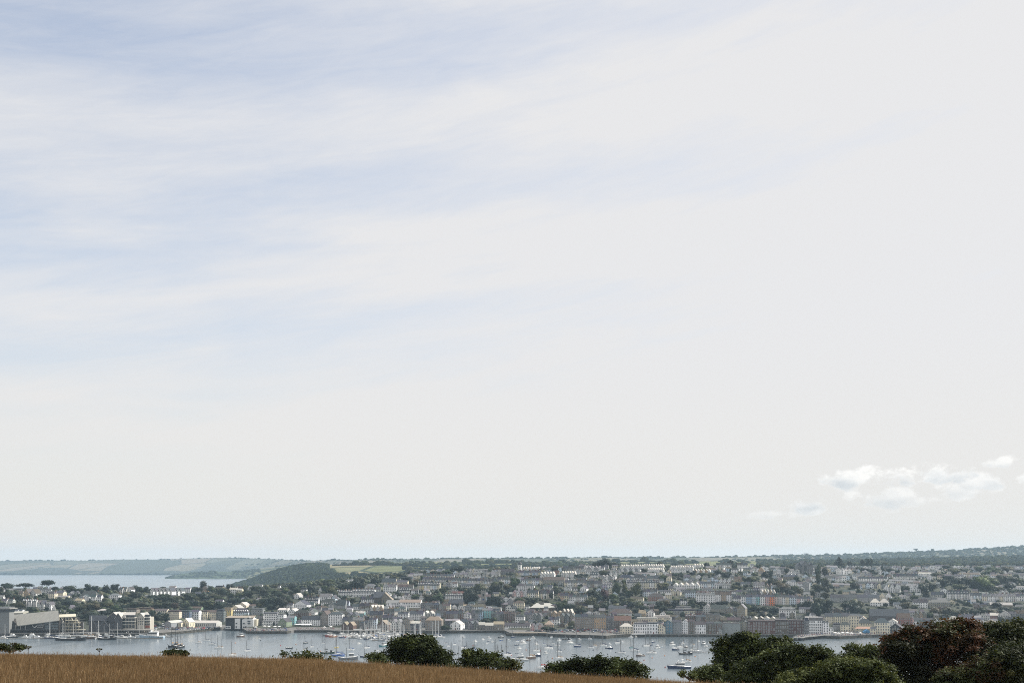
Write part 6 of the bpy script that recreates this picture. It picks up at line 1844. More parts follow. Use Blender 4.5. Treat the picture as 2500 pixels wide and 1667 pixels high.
# small cabin motorboat
mb = MB()
mb.extrude([(-1.3, -0.8, 0.8), (0.6, -0.8, 0.7), (0.5, -0.7, 1.75), (-0.75, -0.7, 1.8)], (0, 1.6, 0), 0)
mb.extrude([(-1.05, -0.83, 1.15), (0.45, -0.83, 1.1), (0.42, -0.78, 1.6), (-0.75, -0.78, 1.62)], (0, 1.66, 0), 1)
sc2 = mb.mesh('wheelhouse', [M['deck'], M['glass']])
mb = MB()
mb.box(2.55, 3.0, -0.2, 0.2, 0.0, 1.1)
eng = mb.mesh('outboard', M['dark'])
mb = MB().tube((-0.2, 0, 1.75), (-0.2, 0, 2.9), 0.05, n=4)
mb.tube((-0.2, -0.4, 2.4), (-0.2, 0.4, 2.4), 0.035, n=4)
aer = mb.mesh('aerial', M['mast'])
BOAT['motorboat'] = (6.0, [('hull', hull_mesh(6, 2.2, 0.7, 'motor'), 'hull'), ('wheelhouse', sc2, None), ('outboard', eng, None), ('aerial', aer, None)])
# wooden workboat with wheelhouse and mast
mb = MB()
mb.box(0.6, 2.6, -1.0, 1.0, 0.9, 2.7, 0)
mb.box(0.4, 2.8, -1.15, 1.15, 2.7, 2.85, 0)
mb.box(0.55, 2.65, -1.04, 1.04, 1.85, 2.45, 1)
whl = mb.mesh('wheelhouse', [M['deck'], M['glass']])
mb = MB().tube((-0.6, 0, 0.8), (-0.6, 0, 5.4), 0.11, 0.07, 6)
mb.tube((-0.6, 0, 2.0), (-3.0, 0, 4.0), 0.06, n=4)
mb.tube((-0.6, 0, 5.2), (-4.3, 0, 1.4), 0.025, n=4)
mst = mb.mesh('mast', M['timber'])
BOAT['workboat'] = (9.0, [('hull', hull_mesh(9, 3.2, 1.0, 'work'), 'hull'), ('wheelhouse', whl, None), ('mast', mst, None)])
# open tender
mb = MB()
for x in (-0.6, 0.4, 1.2):
    mb.box(x - 0.12, x + 0.12, -0.6, 0.6, 0.42, 0.48)
BOAT['dinghy'] = (3.6, [('hull', hull_mesh(3.6, 1.5, 0.4, 'work'), 'hull'), ('seat', mb.mesh('seat', M['timber']), None)])
# old gaff-rigged ships
def ship_parts(L, B, fb, masts, hgt):
    m_ = MB()
    for x in masts:
        m_.tube((x, 0, fb), (x, 0, fb + hgt * (0.9 if x > 0 else 1)), 0.20, 0.10, 6)
        for q in (0.5, 0.72, 0.9):
            m_.tube((x, -hgt * 0.02 - 1.3, fb + hgt * q), (x, hgt * 0.02 + 1.3, fb + hgt * q), 0.08, n=4)
    ms = m_.mesh('mast', M['timber'])
    b_ = MB().tube((-L / 2 + 0.5, 0, fb * 1.5), (-L / 2 - L * 0.16, 0, fb * 1.5 + 1.4), 0.16, 0.08, 5).mesh('bowsprit', M['timber'])
    r_ = MB()
    prev = (-L / 2 - L * 0.16, 0, fb * 1.5 + 1.4)
    for x in masts:
        top = (x, 0, fb + hgt * 0.95 * (0.9 if x > 0 else 1))
        r_.tube(prev, top, 0.05, n=4)
        for s in (-1, 1):
            for d_ in (-0.7, 0, 0.7):
                r_.tube((x + d_ + 0.4, s * B * 0.48, fb), (x, s * 0.1, fb + hgt * 0.72), 0.035, n=4)
        prev = top
    r_.tube(prev, (L / 2, 0, fb * 1.3), 0.05, n=4)
    rg = r_.mesh('rigging', M['mast'])
    g_ = MB()
    for x in masts:
        g_.tube((x + 0.2, 0, fb + 1.6), (x + L * 0.22, 0, fb + 1.9), 0.13, n=5)
        g_.extrude([(x + 0.3, -0.2, fb + 1.7), (x + L * 0.21, -0.2, fb + 2.0), (x + L * 0.2, -0.15, fb + 2.5), (x + 0.4, -0.15, fb + 2.7)], (0, 0.4, 0))
    gs = g_.mesh('furled_sail', M['cloth'])
    h_ = MB()
    h_.box(-L * 0.1, L * 0.02, -0.9, 0.9, fb, fb + 0.8)
    h_.box(L * 0.2, L * 0.34, -1.1, 1.1, fb * 1.1, fb * 1.1 + 1.2)
    dh = h_.mesh('deckhouse', M['timber'])
    return [('hull', hull_mesh(L, B, fb, 'work'), 'hull'), ('mast', ms, None), ('bowsprit', b_, None), ('rigging', rg, None), ('furled_sail', gs, 'cloth'), ('deckhouse', dh, None)]


BOAT['ketch_ship'] = (15.0, ship_parts(15, 4.4, 1.5, (-2.4, 3.2), 14))
BOAT['schooner'] = (24.0, ship_parts(24, 5.4, 1.7, (-4.5, 4.5), 17))
BOAT['gaffer'] = (11.0, ship_parts(11, 3.3, 1.0, (-1.6,), 11))
HULLC = {'white': (0.80, 0.80, 0.79), 'cream': (0.62, 0.57, 0.45), 'navy': (0.025, 0.045, 0.12), 'blue': (0.05, 0.14, 0.42), 'black': (0.025, 0.026, 0.03), 'brown': (0.12, 0.07, 0.045), 'teal': (0.05, 0.22, 0.24), 'red': (0.35, 0.06, 0.05), 'grey': (0.28, 0.29, 0.30), 'dark green': (0.03, 0.07, 0.05), 'yellow': (0.62, 0.48, 0.12), 'orange': (0.5, 0.2, 0.08), 'pale blue': (0.42, 0.54, 0.64)}
CLOTH = {'blue': (0.04, 0.09, 0.25), 'navy': (0.025, 0.04, 0.09), 'white': (0.65, 0.65, 0.62), 'tan': (0.34, 0.24, 0.15), 'red': (0.38, 0.06, 0.05), 'green': (0.05, 0.15, 0.1), 'grey': (0.25, 0.26, 0.27)}
TYPEWORD = {'yacht': 'sailing yacht', 'ketch': 'two-masted yacht', 'cruiser': 'motor cruiser', 'motorboat': 'small motorboat', 'workboat': 'workboat', 'dinghy': 'open dinghy', 'ketch_ship': 'old two-masted ship', 'schooner': 'long schooner', 'gaffer': 'gaff-rigged boat'}
TYPENAME = {'yacht': 'sailing_yacht', 'ketch': 'ketch', 'cruiser': 'motor_cruiser', 'motorboat': 'motorboat', 'workboat': 'workboat', 'dinghy': 'dinghy', 'ketch_ship': 'tall_ship', 'schooner': 'schooner', 'gaffer': 'gaff_boat'}


def boats(tile, desc, items, spar=(0.16, 0.165, 0.17)):  # dark default spar colour paints in the backlit look of masts over water
    """items: (x, waterline, length px, type, hull colour[, cover colour[, heading degrees]])"""
    items = sorted(items, key=lambda q: q[0])
    N = len(items)
    for i, it in enumerate(items):
        x_, y_, lp, typ, hc = it[:5]
        cc = it[5] if len(it) > 5 and it[5] else R.choice(['navy', 'blue', 'white', 'grey', 'tan', 'navy'])
        hd = it[6] if len(it) > 6 else R.uniform(-32, 32)
        u, y = TU_(tile, x_), TY_(tile, y_)
        D = H * F / (y - Y0)
        ref, parts = BOAT[typ]
        if typ in ('yacht', 'ketch', 'cruiser', 'motorboat', 'workboat') and lp < 150 and tile != 'A':
            hd = (46 if abs(hd) < 90 else 140) + R.uniform(-11, 11) + (hd * 0.2 if abs(hd) < 90 else 0)
        ch_, sh_ = abs(math.cos(math.radians(hd))), abs(math.sin(math.radians(hd)))
        s = lp / TILE[tile][2] * D / F / (ref * (ch_ + 0.33 * sh_)) * 1.28
        if typ in ('yacht', 'ketch'):
            s = max(s, 0.55)
        x, Y, _ = at(u, y, D)
        cv = f' with {cc} sail cover' if typ in ('yacht', 'ketch') else ''
        pos = from_left(i + 1, N)
        label = fit(f'{hc} {TYPEWORD[typ]}{cv}, {pos} of {desc}', f'{hc} {TYPEWORD[typ]}, {pos} of {desc}', f'{hc} boat, {pos} of {desc}')
        root = thing(TYPENAME[typ], label, 'boat', (x, Y, 0), math.radians(hd), desc)
        for nm, me_, role in parts:
            c = HULLC[hc] if role == 'hull' else (CLOTH[cc] if role == 'cloth' else (spar if role == 'spar' else None))
            link(nm, me_, root, c, scale=(s, s, s * (1.0 if typ not in ('yacht', 'ketch') or nm in ('hull', 'cabin') else R.uniform(0.92, 1.08))) if nm not in ('mast', 'rigging', 'boom', 'sail_cover', 'sprayhood') else (s, s, s))


W_ = 'white'
boats('B', 'the moored boats off the car park quay', [
    (112, 1150, 98, 'ketch_ship', 'black', 'tan', 78), (176, 1154, 88, 'ketch_ship', 'black', 'tan', 72), (148, 1182, 60, 'motorboat', W_, None, 20), (405, 1098, 58, 'yacht', W_, 'tan', -30), (497, 1072, 60, 'yacht', W_, 'navy', 30), (562, 1117, 70, 'yacht', W_, 'navy', 20), (642, 1160, 85, 'ketch', W_, 'tan', -20),
    (893, 1024, 74, 'workboat', 'brown', None, 0), (1120, 1047, 26, 'motorboat', W_), (800, 1245, 75, 'yacht', W_, 'tan', 15), (975, 1193, 58, 'yacht', W_, 'navy', 45), (1465, 1160, 68, 'dinghy', 'black', None, 5),
    (1657, 1098, 48, 'yacht', 'black', 'navy', 40), (1636, 1193, 46, 'yacht', 'dark green', 'white', 60), (1730, 1145, 42, 'yacht', W_, 'navy', 60), (1860, 1102, 44, 'yacht', W_, 'navy', 55), (1912, 1218, 140, 'gaffer', 'dark green', 'grey', 10)])
boats('C', 'the boats between the marina and the dark bush', [
    (115, 1248, 130, 'yacht', 'blue', 'blue', 5), (100, 1152, 42, 'yacht', 'yellow', 'white', 60), (235, 1290, 190, 'workboat', 'grey', None, 10), (262, 1182, 80, 'yacht', W_, 'blue', 35), (366, 1112, 52, 'motorboat', W_, None, 20), (456, 1158, 64, 'yacht', W_, 'navy', 40), (450, 1262, 120, 'gaffer', 'navy', 'grey', 8), (585, 1192, 50, 'yacht', W_, 'grey', 65), (645, 1137, 88, 'workboat', 'teal', None, 10), (610, 1222, 50, 'motorboat', W_, None, 30)])
boats('C', 'the boats right of the dark bush', [
    (1376, 1102, 34, 'yacht', W_), (1412, 1134, 30, 'yacht', W_, 'navy', 70), (1482, 1117, 40, 'yacht', W_, 'navy', 50), (1455, 1230, 80, 'yacht', 'black', 'navy', 15), (1587, 1158, 64, 'yacht', W_, 'navy', 25), (1590, 1034, 36, 'motorboat', W_), (1546, 1072, 24, 'motorboat', 'black'), (1722, 1087, 58, 'cruiser', W_), (1720, 1186, 54, 'yacht', 'pale blue', 'blue', 50), (1820, 1060, 36, 'motorboat', W_), (1882, 1046, 58, 'cruiser', W_, None, 10), (1882, 1074, 36, 'motorboat', 'navy'), (1862, 1106, 32, 'motorboat', W_), (1927, 1097, 28, 'motorboat', W_), (1965, 1212, 76, 'yacht', W_, 'grey', 15), (1990, 1262, 70, 'yacht', W_, 'navy', 25), (1640, 1282, 110, 'yacht', W_, 'blue', 10), (1545, 1322, 100, 'yacht', W_, 'grey', 12)])
boats('D', 'the far rank of moorings below the stone quay', [
    (10, 1085, 40, 'motorboat', W_), (110, 1066, 36, 'motorboat', 'blue'), (106, 1036, 62, 'workboat', 'black', None, 0), (180, 1142, 28, 'motorboat', 'black'), (206, 1066, 38, 'motorboat', W_), (250, 1031, 52, 'yacht', 'navy'), (290, 1122, 44, 'motorboat', 'navy'), (300, 1080, 44, 'yacht', W_), (362, 1112, 98, 'cruiser', W_, None, 5), (426, 1070, 54, 'workboat', 'brown'), (482, 1047, 62, 'cruiser', W_), (500, 1092, 52, 'yacht', W_), (522, 1127, 66, 'cruiser', W_), (610, 1114, 36, 'yacht', W_), (720, 1107, 40, 'yacht', W_, 'navy'), (787, 1072, 54, 'cruiser', W_), (762, 1132, 72, 'yacht', W_, 'grey'), (876, 1059, 80, 'gaffer', 'black', 'grey', 0), (912, 1108, 104, 'cruiser', W_, None, 8), (1002, 1140, 92, 'yacht', 'navy', 'navy', 6), (1030, 1060, 44, 'motorboat', 'grey'), (1200, 1142, 70, 'yacht', W_, 'tan'), (1157, 1158, 74, 'yacht', W_, 'navy', 8), (1306, 1133, 86, 'yacht', W_, 'navy', 4), (1385, 1113, 44, 'motorboat', W_), (1382, 1163, 78, 'motorboat', 'navy', None, 170), (1467, 1100, 64, 'yacht', W_), (1535, 1088, 40, 'motorboat', W_), (1632, 1153, 52, 'yacht', 'teal', 'navy', 15), (1810, 1138, 84, 'yacht', W_, 'grey'), (1856, 1122, 62, 'yacht', 'navy', 'grey'), (1890, 1092, 50, 'motorboat', 'navy'), (1940, 1157, 68, 'cruiser', W_), (1996, 1142, 28, 'motorboat', 'pale blue'), (840, 1010, 40, 'motorboat', W_), (700, 1030, 36, 'yacht', W_), (1150, 1050, 44, 'yacht', W_), (1630, 1035, 60, 'cruiser', W_, None, 0), (1690, 1028, 40, 'motorboat', W_)])
boats('D', 'the near rank of moorings above the long hedge', [
    (52, 1212, 84, 'yacht', W_, 'grey', 12), (80, 1264, 66, 'yacht', 'pale blue', 'navy', 20), (130, 1315, 110, 'yacht', W_, 'grey', 6), (182, 1246, 96, 'yacht', W_, 'navy', 18), (322, 1168, 60, 'cruiser', W_), (322, 1302, 176, 'cruiser', W_, None, 8), (455, 1279, 116, 'yacht', 'brown', 'tan', 12), (517, 1194, 82, 'ketch', W_, 'grey', 12), (540, 1250, 90, 'motorboat', 'navy', None, 172), (660, 1168, 106, 'yacht', W_, 'navy', 14), (630, 1224, 66, 'cruiser', W_, None, 60), (592, 1398, 140, 'yacht', W_, 'red', 4), (786, 1203, 72, 'yacht', W_, 'navy', 12), (784, 1286, 108, 'ketch', W_, 'tan', 10), (966, 1231, 44, 'dinghy', 'grey', None, 0), (295, 1216, 34, 'dinghy', 'grey', None, 0), (1240, 1264, 66, 'yacht', W_, 'navy', 30), (1520, 1220, 92, 'yacht', W_, 'navy', 10), (1672, 1195, 104, 'yacht', W_, 'navy', 10), (1735, 1251, 98, 'motorboat', 'brown', None, 15), (1670, 1345, 100, 'yacht', W_, 'navy', 10), (1720, 1352, 90, 'yacht', W_, 'tan', 20), (1790, 1371, 34, 'dinghy', W_, None, 0), (1866, 1224, 124, 'yacht', W_, 'grey', 6)])
boats('E', 'the boats off the waterfront gables', [
    (30, 1157, 54, 'cruiser', W_), (76, 1142, 28, 'motorboat', 'pale blue'), (192, 1124, 84, 'cruiser', W_, None, 10), (318, 1112, 54, 'cruiser', W_), (352, 1147, 50, 'workboat', 'brown'), (432, 1128, 66, 'yacht', W_, 'tan'), (285, 1158, 104, 'yacht', W_, 'grey', 8), (230, 1178, 86, 'motorboat', 'navy', None, 8), (350, 1229, 136, 'gaffer', 'black', 'grey', 10), (482, 1206, 134, 'ketch', W_, 'white', 172), (500, 1087, 50, 'cruiser', W_), (557, 1116, 74, 'workboat', 'grey', None, 6), (632, 1107, 48, 'motorboat', W_), (596, 1149, 64, 'cruiser', W_), (576, 1210, 34, 'dinghy', 'grey', None, 0), (370, 1324, 100, 'ketch', W_, 'tan', 8), (272, 1393, 224, 'cruiser', 'navy', None, 4), (1600, 1052, 50, 'dinghy', W_, None, 0)])
boats('A', 'the boats along the museum pontoons', [
    (30, 1048, 90, 'cruiser', W_, None, 8), (70, 1030, 90, 'yacht', W_, 'navy', 10), (155, 1032, 110, 'cruiser', 'black', None, 172), (305, 1042, 90, 'cruiser', W_, None, 175), (385, 1030, 110, 'cruiser', W_, None, 172), (440, 1044, 90, 'motorboat', W_, None, 172), (520, 1044, 110, 'workboat', 'grey', None, 5), (575, 1020, 90, 'cruiser', W_, None, 175), (600, 1048, 130, 'yacht', 'navy', 'navy', 5), (700, 1015, 80, 'cruiser', W_), (750, 1025, 110, 'yacht', W_, 'white', 8), (820, 1066, 285, 'schooner', 'black', 'white', 3), (870, 1020, 90, 'yacht', W_, 'navy', 10), (925, 1010, 90, 'cruiser', W_), (990, 1028, 100, 'yacht', W_, 'tan', 10), (1040, 1018, 90, 'cruiser', W_), (1090, 1048, 150, 'yacht', 'brown', 'tan', 5), (1140, 1012, 90, 'cruiser', W_), (1165, 1055, 80, 'yacht', W_, 'navy', 70), (1250, 1058, 175, 'gaffer', 'black', 'white', 3), (1290, 1022, 90, 'yacht', W_, 'navy', 10), (1390, 1030, 100, 'yacht', W_, 'navy', 10), (1430, 1042, 100, 'motorboat', W_, None, 8), (1480, 1010, 100, 'cruiser', W_, None, 8), (1545, 1008, 100, 'cruiser', W_, None, 10), (1520, 1036, 100, 'motorboat', W_, None, 8), (1640, 1020, 90, 'yacht', W_, 'grey', 10), (1690, 1005, 90, 'yacht', W_, 'navy', 10), (1775, 1038, 230, 'cruiser', 'pale blue', None, 3), (1945, 1022, 70, 'motorboat', W_, None, 10)], (0.55, 0.55, 0.53))  # light spar colour imitates sun on the masts
mar = []
for r_i, (yl, x0, x1, st_) in enumerate([(985, 330, 860, 40), (1003, 420, 1120, 36), (1020, 200, 1020, 34), (1038, 160, 900, 44), (1056, 380, 800, 62), (1068, 520, 860, 90)]):
    x = x0
    while x < x1:
        typ = R.choice(['yacht', 'yacht', 'yacht', 'yacht', 'cruiser', 'motorboat']) if x > 380 else R.choice(['cruiser', 'motorboat', 'yacht'])
        mar.append((x, yl + R.uniform(-3, 3) + (x - 500) * 0.012, R.uniform(52, 84), typ, R.choice([W_, W_, W_, 'navy', 'cream', 'grey', 'red' if x < 200 else W_]), None, R.choice([0, 20, -20, 160, 180, 65, 75]) + R.uniform(-8, 8)))
        x += st_ * R.uniform(0.7, 1.5)
mar += [(1095, 1010, 70, 'yacht', W_, 'navy', 15), (1110, 1020, 80, 'yacht', W_, 'tan', 20), (1080, 1000, 70, 'yacht', W_, 'navy', 60), (1285, 1030, 100, 'ketch_ship', W_, 'white', 30), (1310, 1040, 110, 'yacht', W_, 'navy', 10), (1240, 1038, 100, 'yacht', W_, 'navy', 8), (1270, 1020, 90, 'yacht', W_, 'navy', 50), (20, 1020, 90, 'workboat', 'red', None, 10), (60, 1028, 80, 'workboat', 'orange', None, 8), (-10, 1012, 90, 'workboat', 'grey', None, 8), (155, 1018, 80, 'cruiser', W_, None, 10)]
boats('C', 'the boats packed into the marina', mar, (0.62, 0.62, 0.60))  # spars painted lighter to stand for sunlit glints on the marina masts

# pontoons
def pontoon(label, tile, x0, x1, y, posts):
    D0_ = H * F / (TY_(tile, y) - Y0)
    a_, b2 = at(TU_(tile, x0), TY_(tile, y), D0_), at(TU_(tile, x1), TY_(tile, y), D0_)
    root = thing('pontoon', label, 'pontoon', (a_[0], D0_, 0))
    MB().box(0, b2[0] - a_[0], 0, 2.6, -0.3, 0.5).build('deck', pbr('pontoon_boards', (0.16, 0.15, 0.13), var=0.3) if 'pontoon_boards' not in bpy.data.materials else bpy.data.materials['pontoon_boards'], root)
    for i in range(posts):
        MB().tube(((b2[0] - a_[0]) * (i + 0.5) / posts, 2.9, -2), ((b2[0] - a_[0]) * (i + 0.5) / posts, 2.9, 3.2), 0.22, n=6).build('pile', M['timber'], root)


pontoon('outer museum pontoon beside the long black schooner', 'A', 0, 960, 1050, 9)
pontoon('inner museum pontoon under the dark wall', 'A', 0, 1250, 1022, 9)
pontoon('pontoon in front of the wharf apartments', 'A', 960, 1900, 1046, 9)
pontoon('short pontoon by the quay car park corner', 'B', -120, 110, 1028, 3)
pontoon('outermost marina pontoon right of the red boats', 'C', 480, 860, 1070, 5)
pontoon('second marina pontoon from the open water', 'C', 240, 940, 1042, 7)
pontoon('third marina pontoon from the open water', 'C', 180, 1050, 1012, 8)
pontoon('innermost marina pontoon under the marina frontage', 'C', 330, 1120, 992, 8)
pontoon('outlying marina pontoon with tall white masts', 'C', 1150, 1340, 1036, 3)
# white marina shelter roof line
sh = thing('marina_shelter', 'long low white-roofed shelter on the marina quay', 'shelter', at(TU_('C', 530), TY_('C', 965), 1240))
pbox(sh, 'C', 438, 620, 933, 941, 1240, 4, 'roof', M['white'])
pbox(sh, 'C', 300, 400, 934, 942, 1246, 4, 'lower_roof', M['white'])
for i in range(8):
    pbox(sh, 'C', 442 + i * 25, 445 + i * 25, 941, 975, 1240.5, 0.3, 'post', M['white'])

# mooring buoys
mb = MB()
mb.lathe([(0.05, -0.3), (0.5, -0.15), (0.62, 0.15), (0.5, 0.5), (0.1, 0.68), (0.06, 0.95)], 10)
ME_BUOY = mb.mesh('buoy', M['hull'])
bys = [('B', 1130, 1070), ('B', 835, 1098), ('B', 1325, 1046), ('B', 1366, 1128), ('B', 1545, 1112), ('B', 1800, 1161), ('B', 1830, 1195), ('C', 95, 1225), ('C', 215, 1108), ('C', 1280, 1068), ('C', 1820, 1130), ('C', 1700, 1130), ('D', 275, 1155), ('D', 575, 1190), ('D', 712, 1276), ('D', 1080, 1198), ('D', 1190, 1182), ('D', 1360, 1230), ('D', 1455, 1210), ('D', 1765, 1133), ('D', 1880, 1273), ('D', 1785, 1300), ('D', 405, 1180), ('D', 230, 1242), ('D', 855, 1175), ('D', 1790, 1247), ('E', 108, 1248), ('E', 465, 1257), ('E', 115, 1382), ('E', 640, 1180)]
TILEWORD = {'B': 'off the car park quay', 'C': 'near the marina', 'D': 'among the central moorings', 'E': 'off the waterfront gables'}
for t_ in 'BCDE':
    lst = sorted([q for q in bys if q[0] == t_], key=lambda q: q[1])
    for i, (t, x_, y_) in enumerate(lst):
        D = H * F / (TY_(t, y_) - Y0)
        cn = R.choice(['black', 'orange', 'red', 'black', 'grey'])
        tag(link('mooring_buoy', ME_BUOY, None, HULLC[cn], loc=at(TU_(t, x_), TY_(t, y_), D)), f'{cn} mooring buoy, {from_left(i + 1, len(lst))} of the buoys {TILEWORD[t_]}', 'buoy', 'mooring buoys')

# ------------------------------------------------------------------ cars, parasols, people
mb = MB()
mb.extrude([(-2.1, -0.85, 0.35), (2.1, -0.85, 0.35), (2.1, -0.85, 0.85), (1.3, -0.82, 0.95), (-1.2, -0.82, 0.95), (-2.1, -0.85, 0.75)], (0, 1.7, 0), 0)
mb.extrude([(-1.15, -0.76, 0.95), (1.7, -0.76, 0.95), (1.2, -0.62, 1.4), (-0.5, -0.62, 1.4)], (0, 1.52, 0), 1)
mb.box(-0.48, 1.15, -0.6, 0.74, 1.4, 1.46, 0)
for x in (-1.35, 1.35):
    for s in (-0.88, 0.70):
        mb.tube((x, s, 0.32), (x, s + 0.18, 0.32), 0.32, n=10, mi=2)
ME_CAR = mb.mesh('parked_car', [M['car'], M['glass'], M['dark']])
CARC = {'silver': (0.45, 0.46, 0.47), 'white': (0.7, 0.7, 0.7), 'black': (0.03, 0.03, 0.035), 'blue': (0.06, 0.12, 0.3), 'red': (0.35, 0.04, 0.04), 'grey': (0.18, 0.19, 0.2)}


def cars(tile, desc, x0, x1, y0, y1, n):
    made = []
    k = 0
    while len(made) < n and k < n * 40:
        k += 1
        x_, y_ = R.uniform(x0, x1), R.uniform(y0, y1)
        u, y = TU_(tile, x_), TY_(tile, y_)
        D = ground_D(u, y)
        x, Y, _ = at(u, y, D)
        if any(math.hypot(x - a, (Y - b2)) < 2.9 for a, b2, _c in made):
            continue
        made.append((x, Y, x_))
    made.sort(key=lambda q: q[0])
    for i, (x, Y, _c) in enumerate(made):
        cn = R.choice(['silver', 'white', 'black', 'blue', 'red', 'grey', 'silver', 'white'])
        o_ = link('parked_car', ME_CAR, None, CARC[cn], loc=(x, Y, ground_z(x, Y) + 0.01), rotz=R.choice([0, 0.1, 1.5, 1.6, 3.1]) + R.uniform(-0.1, 0.1))
        tag(o_, f'{cn} parked car, {from_left(i + 1, len(made))} of {desc}', 'car', desc)


cars('A', 'the cars beside the wharf apartments', 1765, 1990, 872, 932, 34)
cars('B', 'the cars on the shed quay', 15, 640, 916, 944, 60)
cars('D', 'the cars on the stone quay car park', 670, 1490, 944, 972, 85)
cars('D', 'the cars behind the pale landing stage', 460, 640, 955, 968, 9)
cars('F', 'the cars below the right-hand terrace', 1460, 1900, 688, 700, 34)
cars('B', 'the cars on the curved stone quay', 1010, 1440, 925, 955, 20)

mb = MB()
mb.lathe([(0.05, 0), (0.05, 2.2)], 6)
mb.lathe([(1.7, 2.05), (1.65, 2.15), (0.1, 2.85)], 10, mi=1)
ME_PAR = mb.mesh('parasol', [M['mast'], M['white']])
for t_, ds, lst in (('B', 'white parasols along the promenade wall', [(1075, 935), (1180, 925), (1230, 930), (1300, 928), (1350, 930)] + [(1548 + i * 21, 903 + (i % 2) * 3) for i in range(9)] + [(1880, 935), (1955, 930)]), ('F', 'white parasols at the pier head', [(205, 1055), (250, 1050), (300, 1050), (345, 1055), (170, 1050), (440, 1058)])):
    for i, (x_, y_) in enumerate(sorted(lst)):
        u, y = TU_(t_, x_), TY_(t_, y_)
        D = ground_D(u, y)
        x, Y, _ = at(u, y, D)
        tag(link('parasol', ME_PAR, None, loc=(x, Y, ground_z(x, Y)), scale=(1.3, 1.3, 1.15)), f'white cafe parasol, {from_left(i + 1, len(lst))} of the {ds}', 'parasol', ds)

# crowds: small standing figures, too many and too small to tell apart
def crowd(name, label, pts):
    m_ = MB()
    cols = []
    for x, Y, z in pts:
        n0 = len(m_.v)
        h = R.uniform(1.55, 1.85)
        s = R.uniform(-0.2, 0.2)
        m_.lathe([(0.13, 0.0), (0.17, 0.45 * h), (0.15, 0.5 * h)], 6, (x, Y, z))
        n1 = len(m_.v)
        m_.lathe([(0.17, 0.5 * h), (0.25, 0.78 * h), (0.08, 0.85 * h)], 6, (x, Y, z))
        n2 = len(m_.v)
        m_.lathe([(0.05, 0.84 * h), (0.11, 0.91 * h), (0.09, 0.98 * h), (0.02, h)], 6, (x, Y, z))
        n3 = len(m_.v)
        cols += [R.choice([(0.03, 0.04, 0.08), (0.05, 0.05, 0.05), (0.25, 0.22, 0.18)])] * (n1 - n0)
        cols += [R.choice([(0.7, 0.7, 0.7), (0.35, 0.06, 0.05), (0.06, 0.14, 0.35), (0.05, 0.05, 0.06), (0.5, 0.35, 0.3), (0.2, 0.3, 0.35)])] * (n2 - n1)
        cols += [R.choice([(0.40, 0.25, 0.18), (0.1, 0.06, 0.04)])] * (n3 - n2)
    me_ = m_.mesh(name, M['skin'])
    a_ = me_.color_attributes.new('tint', 'FLOAT_COLOR', 'POINT')
    bf_ = np.ones((len(m_.v), 4), np.float32)
    bf_[:, :3] = np.array(cols)
    a_.data.foreach_set('color', bf_.ravel())
    tag(link(name, me_), label, kind='stuff')


pts = []
for x, Y, nx, ny in PIER_PTS:
    for _ in range(6):
        s = R.uniform(-4.3, 4.3)
        pts.append((x + nx * s + R.uniform(-1.2, 1.2), Y + ny * s + R.uniform(-.5, .5), PZ))
crowd('pier_crowd', 'crowd of tiny people standing and walking along the pier', pts)
pts = []
for t_, x0, x1, y0, y1, n in (('B', 960, 1480, 940, 962, 90), ('B', 1540, 2000, 925, 945, 80), ('D', 1250, 1560, 960, 985, 150), ('F', 120, 560, 1052, 1072, 110), ('B', 580, 660, 900, 930, 40)):
    for _ in range(n):
        u, y = TU_(t_, R.uniform(x0, x1)), TY_(t_, R.uniform(y0, y1))
        D = ground_D(u, y)
        x, Y, _z = at(u, y, D)
        pts.append((x, Y, ground_z(x, Y)))
crowd('quay_crowd', 'crowds of tiny people strolling along the quays', pts)

# ------------------------------------------------------------------ foreground meadow
MU = [-1500, 0, 300, 700, 900, 1250, 1500, 1700, 1800, 2100, 2500, 4000]
MY = [1570, 1586, 1592, 1601, 1613, 1632, 1649, 1661, 1667, 1684, 1706, 1760]
DCR = 45.0
GH = 0.40


def meadow_z(x, Y):
    uc = U0 + x * F / DCR
    zc = H - (np.interp(uc, MU, MY) - Y0) / F * DCR - GH
    z0 = 78.3
    t = np.minimum(Y, DCR) / DCR
    z = z0 + (zc - z0) * t
    over = np.maximum(0.0, Y - DCR)
    z = z - over * 0.075 - 0.0011 * np.minimum(over, 90) ** 2 - np.maximum(0, over - 90) * 0.06
    return z


mmead, gg, out = new_mat('meadow_soil')
geo = gg.n('ShaderNodeNewGeometry')
nz = gg.noise(geo.outputs['Position'], 1.2, 5, 0.65)
b = gg.n('ShaderNodeBsdfPrincipled')
b.inputs['Roughness'].default_value = 1.0
b.inputs['Specular IOR Level'].default_value = 0.1
gg.l(gg.mix(gg.ss(nz, 0.3, 0.7), (0.085, 0.055, 0.030), (0.14, 0.092, 0.050)), b.inputs['Base Color'])
gg.l(b.outputs[0], out.inputs[0])
xs = np.concatenate([np.linspace(-420, -45, 26), np.linspace(-40, 40, 81), np.linspace(45, 420, 26)])
Ys = np.concatenate([np.linspace(-40, 10, 8), np.linspace(12, 70, 59), np.linspace(75, 360, 40)])
V = [(x, Y, max(-3.0, float(meadow_z(x, Y)))) for x in xs for Y in Ys]
n = len(Ys)
Fq = [(i * n + j, i * n + j + n, i * n + j + n + 1, i * n + j + 1) for i in range(len(xs) - 1) for j in range(n - 1)]
tag(link('meadow', arr_mesh('meadow', V, Fq, mmead, smooth=True)), kind='structure')

# dry grass: bent blades and seed heads
r_ = np.random.default_rng(5)
NB = 420000
Yb = 14 + (54 - 14) * r_.random(NB) ** 0.8
Xb = (r_.random(NB) * 2 - 1) * (Yb * 0.53 + 5)
